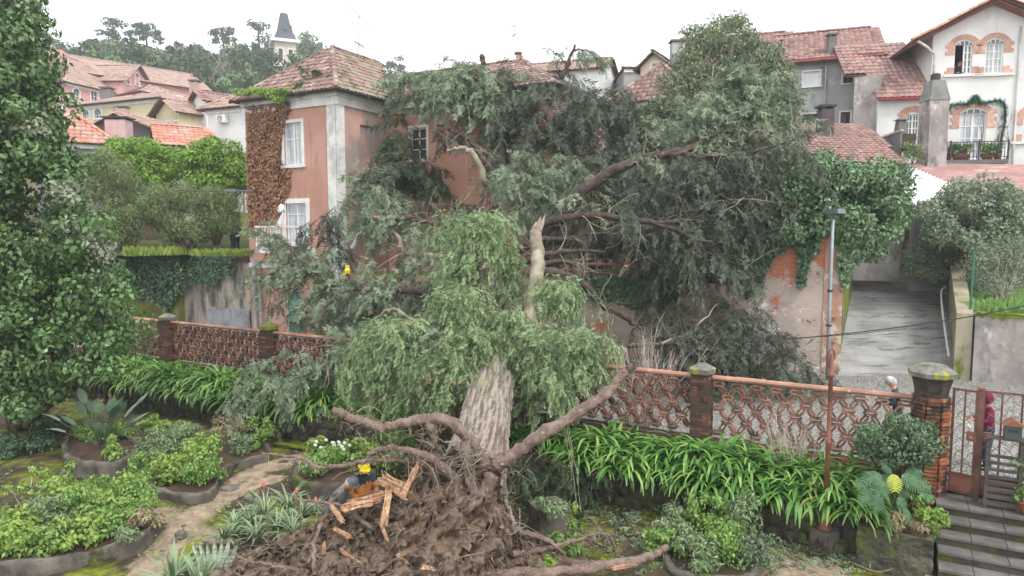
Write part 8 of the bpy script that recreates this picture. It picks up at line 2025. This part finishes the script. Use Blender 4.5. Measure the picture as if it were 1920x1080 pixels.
# ================================================================== people
def person(label, pos, face, J, cols, head=None, scale=1.0, name='person', hat=None):
    """J: joints in metres (x right of the person, y forward, z up); cols: material per body zone"""
    ca, sa = math.cos(face), math.sin(face)                     # face = heading of +y, clockwise from +Y
    def W(p): p = np.array(p, float) * scale; return np.array([p[0] * ca + p[1] * sa, -p[0] * sa + p[1] * ca, p[2]])
    pos = np.array(pos, float); t = thing(name, label, 'person', pos)
    verts, rad, edges, zone = [], [], [], []
    idx = {}
    def v(k, p, r): idx[k] = len(verts); verts.append(W(p)); rad.append(r if isinstance(r, tuple) else (r, r))
    for k, (p, r) in J.items(): v(k, p, r)
    E = [('pelvis', 'waist', 'top'), ('waist', 'chest', 'top'), ('chest', 'neck', 'top'), ('neck', 'headb', 'skin'), ('headb', 'head', 'skin'), ('head', 'crown', 'skin')]
    for s_ in ('l', 'r'):
        E += [('chest', 'sh' + s_, 'top'), ('sh' + s_, 'el' + s_, 'top'), ('el' + s_, 'wr' + s_, 'top'), ('wr' + s_, 'pa' + s_, 'skin'), ('pelvis', 'hi' + s_, 'leg'), ('hi' + s_, 'kn' + s_, 'leg'), ('kn' + s_, 'an' + s_, 'leg'), ('an' + s_, 'to' + s_, 'shoe')]
    me = bpy.data.meshes.new('body'); me.from_pydata([p.tolist() for p in verts], [(idx[a], idx[b]) for a, b, _ in E], [])
    o = bpy.data.objects.new('body', me); COL.objects.link(o)
    sk = o.modifiers.new('skin', 'SKIN'); sk.use_smooth_shade = True; ss = o.modifiers.new('sub', 'SUBSURF'); ss.levels = ss.render_levels = 2
    for i, r in enumerate(rad): me.skin_vertices[0].data[i].radius = (r[0] * scale, r[1] * scale)
    me.skin_vertices[0].data[idx['pelvis']].use_root = True
    dg = bpy.context.evaluated_depsgraph_get(); nm = bpy.data.meshes.new_from_object(o.evaluated_get(dg)); bpy.data.objects.remove(o)
    zn = ['top', 'leg', 'skin', 'shoe', 'low']; nm.materials.clear()
    for z in zn: nm.materials.append(cols.get(z, cols['top']))
    segs = [(np.array(verts[idx[a]]), np.array(verts[idx[b]]), z) for a, b, z in E]
    for p in nm.polygons:
        c = np.array(p.center); best = None
        for a, b, z in segs:
            ab = b - a; h = np.clip(np.dot(c - a, ab) / (np.dot(ab, ab) + 1e-9), 0, 1); dd = np.linalg.norm(c - a - ab * h)
            if best is None or dd < best[0]: best = (dd, z)
        z = best[1]
        if z == 'top' and 'low' in cols and c[2] < cols['lowz'] * scale: z = 'low'
        p.material_index = zn.index(z); p.use_smooth = True
    # fingers: five tapered, bent, joined into the body mesh
    import bmesh
    bm = bmesh.new(); bm.from_mesh(nm); mbf = MB()
    for s_ in ('l', 'r'):
        w0, pa = verts[idx['wr' + s_]], verts[idx['pa' + s_]]; d = pa - w0; d /= np.linalg.norm(d) + 1e-9; sd = np.cross(d, (0, 0, 1)); sd = sd / (np.linalg.norm(sd) + 1e-9); dn = np.cross(sd, d)
        for k, (o_, L_) in enumerate(((-.03, .065), (-.01, .08), (.01, .085), (.03, .075))):
            b = pa + sd * o_ * scale; mbf.tube([b, b + d * L_ * .5 * scale + dn * .01, b + d * L_ * .85 * scale - dn * .03 * scale], [.011, .0095, .007], 5)
        b = (w0 + pa) / 2 + sd * .035 * scale; mbf.tube([b, b + (d * .5 + sd * .6) * .05 * scale, b + (d * 1.0 + sd * .6) * .075 * scale], [.013, .011, .008], 5)
    # face: nose, ears, brow
    hd, hb = verts[idx['head']], verts[idx['headb']]; fw = W((head or (0, 1, 0))) / scale; fw /= np.linalg.norm(fw); up_ = verts[idx['crown']] - hb; up_ /= np.linalg.norm(up_); sd = np.cross(fw, up_)
    hr = rad[list(idx).index('head')][0]; hc = hd + fw * hr * .0
    mbf.add([hc + fw * hr * 1.25 - up_ * .02, hc + fw * hr * .85 + up_ * .03, hc + fw * hr * .8 - up_ * .03 + sd * .02, hc + fw * hr * .8 - up_ * .03 - sd * .02], [(0, 1, 2), (0, 2, 3), (0, 3, 1)])
    for sg_ in (-1, 1): mbf.tube([hc + sd * sg_ * hr * .9 - up_ * .03, hc + sd * sg_ * hr * 1.1 + up_ * .005, hc + sd * sg_ * hr * .95 + up_ * .03], [.01, .016, .01], 5)
    k0 = len(bm.verts); bv = [bm.verts.new(p) for p in mbf.v]
    for f in mbf.f:
        try: q = bm.faces.new([bv[i] for i in f]); q.material_index = 2; q.smooth = True
        except ValueError: pass
    bm.to_mesh(nm); bm.free(); nm.update()
    body = link_mesh('body', nm, t)
    # eyes and mouth
    mb = MB()
    for sg_ in (-1, 1): c = hc + fw * hr * .93 + sd * sg_ * hr * .38 + up_ * .012 + pos; mb.box(c, (.018, .018, .01))
    mb.box(hc + fw * hr * .92 - up_ * .055 + pos, (.04, .03, .008)); mb.build('face_features', DARKF, body)
    if hat: hat(t, hc + pos, fw, up_, sd, hr * 1.0)
    return t
DARKF = mat('face_dark', srgb(70, 48, 42), None, rough=.7)
SKIN = mat('skin', srgb(196, 142, 118), srgb(180, 126, 104), 6, .6)
def shell(mb, c, fw, up_, sd, r, lo=-.2, fr=1.0, back=1.0, n=12, m=6):
    V = []
    for i in range(m + 1):
        ph = lo + (math.pi / 2 - lo) * i / m
        for k in range(n):
            th = 2 * math.pi * k / n; f = math.cos(th); e = fr if f > 0 else back
            V.append(c + (fw * f * e + sd * math.sin(th)) * r * math.cos(ph) + up_ * r * 1.12 * math.sin(ph))
    mb.add(V, [(i*n+k, i*n+(k+1) % n, (i+1)*n+(k+1) % n, (i+1)*n+k) for i in range(m) for k in range(n)])
def cap_hat(col, brim=True, hair=None):
    def f(t, c, fw, up_, sd, r):
        mb = MB(); shell(mb, c + up_ * r * .12, fw, up_, sd, r * 1.16, .1); o = mb.build('cap', col, t, True)
        if brim:
            mb = MB(); V = []
            for k in range(9): a = -1.1 + 2.2 * k / 8; V += [c + up_ * r * .25 + fw * r * 1.1 * math.cos(a) + sd * r * 1.1 * math.sin(a), c + up_ * r * .1 + fw * r * (1.1 * math.cos(a) + .75 * math.cos(a * .8)) + sd * r * 1.15 * math.sin(a)]
            V += [p - up_ * .012 for p in V]
            mb.add(V, [(2*k, 2*k+2, 2*k+3, 2*k+1) for k in range(8)] + [(18+2*k, 18+2*k+1, 18+2*k+3, 18+2*k+2) for k in range(8)] + [(2*k+1, 2*k+3, 18+2*k+3, 18+2*k+1) for k in range(8)]); mb.build('brim', col, o, True)
        if hair is not None: mb = MB(); shell(mb, c - up_ * r * .05 - fw * r * .1, fw, up_, sd, r * 1.06, -.5, .75, 1.08); mb.build('hair', hair, t, True)
    return f
def hair_only(col):
    def f(t, c, fw, up_, sd, r):
        mb = MB(); shell(mb, c + up_ * r * .1 - fw * r * .12, fw, up_, sd, r * 1.12, -.55, .92, 1.1); mb.build('hair', col, t, True)
    return f
def hood(col):
    def f(t, c, fw, up_, sd, r):
        mb = MB(); shell(mb, c + up_ * r * .08 - fw * r * .15, fw, up_, sd, r * 1.32, -.9, .8, 1.15); mb.build('hood', col, t, True)
    return f
def pose(lean=0.0, head_f=.04, arms='down', sway=0.0, crouch=0.0):
    """standing figure 1.75 m tall; lean bends the trunk forward"""
    hz = .93 - crouch; c, s_ = math.cos(lean), math.sin(lean)
    def T_(x, y, z): return (x, y * c + (z - hz) * s_ , hz + (z - hz) * c - y * s_)
    H0 = hz - .93
    J = dict(pelvis=((0, 0, hz), (.155, .12)), waist=(T_(0, 0, hz + .2), (.15, .115)), chest=(T_(0, 0, hz + .42), (.165, .125)), neck=(T_(0, .0, hz + .57), .062), headb=(T_(0, head_f * .5, hz + .635), .078), head=(T_(0, head_f, hz + .73), (.098, .115)), crown=(T_(0, head_f, hz + .81), (.075, .088)))
    for sg_, k in ((-1, 'l'), (1, 'r')):
        J['sh' + k] = (T_(.185 * sg_, 0, hz + .49), .07)
        if arms == 'down': e, w, p = (.24 * sg_, -.02, hz + .22), (.25 * sg_, .05, hz - .02), (.25 * sg_, .08, hz - .1)
        elif arms == 'front': e, w, p = (.25 * sg_, .08, hz + .24), (.14 * sg_, .3, hz + .26), (.1 * sg_, .37, hz + .29)
        elif arms == 'reach': e, w, p = (.24 * sg_, .2, hz + .22), (.18 * sg_, .4, hz + .08), (.16 * sg_, .47, hz + .04)
        J['el' + k] = (T_(*e), .052); J['wr' + k] = (T_(*w), .036); J['pa' + k] = (T_(*p), (.042, .026))
        J['hi' + k] = ((.095 * sg_, 0, hz - .06), .098); J['kn' + k] = ((.1 * sg_, .03 + crouch * .7, .5 + H0 * .3), .068); J['an' + k] = ((.1 * sg_, -.02, .09), .046); J['to' + k] = ((.12 * sg_, .14, .04), (.045, .035))
    return J
def cm(name, *c, rough=.85): return mat(name, srgb(*c[:3]), srgb(*[max(0, int(v * .82)) for v in c[:3]]), 6, rough, .15, 30)
JEANS = cm('jeans', 62, 72, 96); DARKC = cm('dark_cloth', 44, 46, 54); SHOE = cm('shoe', 40, 38, 38)
# two men behind the root plate
b = onz(676, 915, 0); pos = at(678, 890, 12.75); pos[2] = .12
YC = cm('yellow_cap', 240, 214, 30); NAVY = cm('navy_jacket', 58, 66, 84); ORJ = cm('orange_jacket', 206, 134, 66)
person('man in yellow cap and navy and orange jacket behind the torn wood', pos, R(150), pose(.12, .06, 'front'), dict(top=NAVY, low=ORJ, lowz=1.32, leg=DARKC, skin=SKIN, shoe=SHOE), (0, 1, -.35), 1.02, hat=cap_hat(YC))
pos = at(664, 905, 12.45); pos[2] = .12
GJ = cm('grey_jacket', 132, 132, 132); GC = cm('grey_cap', 100, 106, 116); GH = cm('grey_hair', 190, 190, 192)
pos[0] -= .42
person('man in dark grey cap and grey jacket bending beside the yellow cap', pos, R(110), pose(.5, .1, 'down', crouch=.02), dict(top=GJ, leg=DARKC, skin=SKIN, shoe=SHOE), (0, 1, -.6), 1.0, hat=cap_hat(GC, True, GH))
# hooded person in the street
pos = onz(1848, 884, 1.14); pos[2] = 1.15
MAR = cm('maroon_hoodie', 128, 40, 74)
person('person in maroon hooded top and jeans standing outside the gate', pos, R(-75), pose(.05, .05, 'front'), dict(top=MAR, leg=JEANS, skin=SKIN, shoe=SHOE), (0, 1, -.2), .95, hat=hood(MAR))
tp = at(1822, 800, pos[1] - .05); t = thing('paper', 'white sheet of paper held by the hooded person', 'paper', tp); mb = MB(); mb.box(tp, (.16, .12, .004), .3, R3=np.array([[.9, 0, .3], [.1, .8, -.5], [-.3, .5, .8]])); mb.build('sheet', M['white'], t)
mb = MB(); mb.box(tp + np.array([0, .01, .1]), (.015, .015, .25)); mb.build('rolled_edge', M['white'], t)
# grey haired man behind the fence
p = at(1686, 735, 15.4); pos = np.array([p[0], p[1], 1.2])
DJ = cm('dark_jacket', 62, 70, 84)
person('grey haired person in dark blue jacket behind the lattice fence', pos, R(-60), pose(.18, .06, 'front'), dict(top=DJ, leg=DARKC, skin=SKIN, shoe=SHOE), (0, 1, -.2), .98, hat=hair_only(GH))
p = at(1763, 760, 14.8); pos = np.array([p[0], p[1], 1.2])
def plaid():
    m, nt, b_ = new_mat('red_plaid'); c = nmix(nt, nrange(nt, nnoise(nt, (22, 22, 12), 1), .46, .52), srgb(176, 44, 62), srgb(206, 200, 206)); c = nmix(nt, nrange(nt, nnoise(nt, (14, 14, 20), 1), .54, .58), c, srgb(58, 58, 84)); nt.links.new(c, b_.inputs['Base Color']); b_.inputs['Roughness'].default_value = .9; return m
person('person in red plaid jacket half hidden by the octagonal gate pillar', pos, R(-40), pose(.1, .05, 'down'), dict(top=plaid(), leg=DARKC, skin=SKIN, shoe=SHOE), None, .9, hat=hair_only(cm('dark_hair', 60, 52, 48)))
# people on the left terrace
for x, d, lab, f_, c1 in ((436, 34.6, 'person in dark top and blue jeans on the left terrace', 40, cm('dark_green_top', 52, 66, 60)), (444, 35.2, 'second person in dark clothes on the left terrace by the ivy', -60, DARKC)):
    p = at(x, 452, d); person(lab, (p[0], p[1], 5.1), R(f_), pose(.02, .03, 'down'), dict(top=c1, leg=JEANS if x < 440 else DARKC, skin=SKIN, shoe=SHOE), None, .98, hat=hair_only(cm('dark_hair_%d' % x, 50, 44, 42)))
# person at the open window
a0, a1, z0_, z1_ = WHups[0]; q = WHF.pt((a0 * .62 + a1 * .38), z0_ - .95, -.42)
person('person leaning out of the open upper window of the white house', (q[0], q[1], q[2]), math.atan2(WHF.n[0], WHF.n[1]), pose(.3, .08, 'front'), dict(top=DARKC, leg=DARKC, skin=SKIN, shoe=SHOE), None, .95, hat=hair_only(bpy.data.materials['dark_hair']))

# ================================================================== haze over the whole place
hz = MB(); hz.box((-20, 149, 38), (420, 306, 78)); m = bpy.data.materials.new('haze'); m.use_nodes = True; nt = m.node_tree; nt.nodes.clear()
o_ = nt.nodes.new('ShaderNodeOutputMaterial'); pv = nt.nodes.new('ShaderNodeVolumePrincipled'); pv.inputs['Color'].default_value = (.93, .96, 1, 1); pv.inputs['Density'].default_value = .0010; pv.inputs['Anisotropy'].default_value = .2
nt.links.new(pv.outputs[0], o_.inputs['Volume'])
o = hz.build('haze', m); o['kind'] = 'stuff'; o['label'] = 'thin pale mist in the air over the whole place'; o['category'] = 'haze'
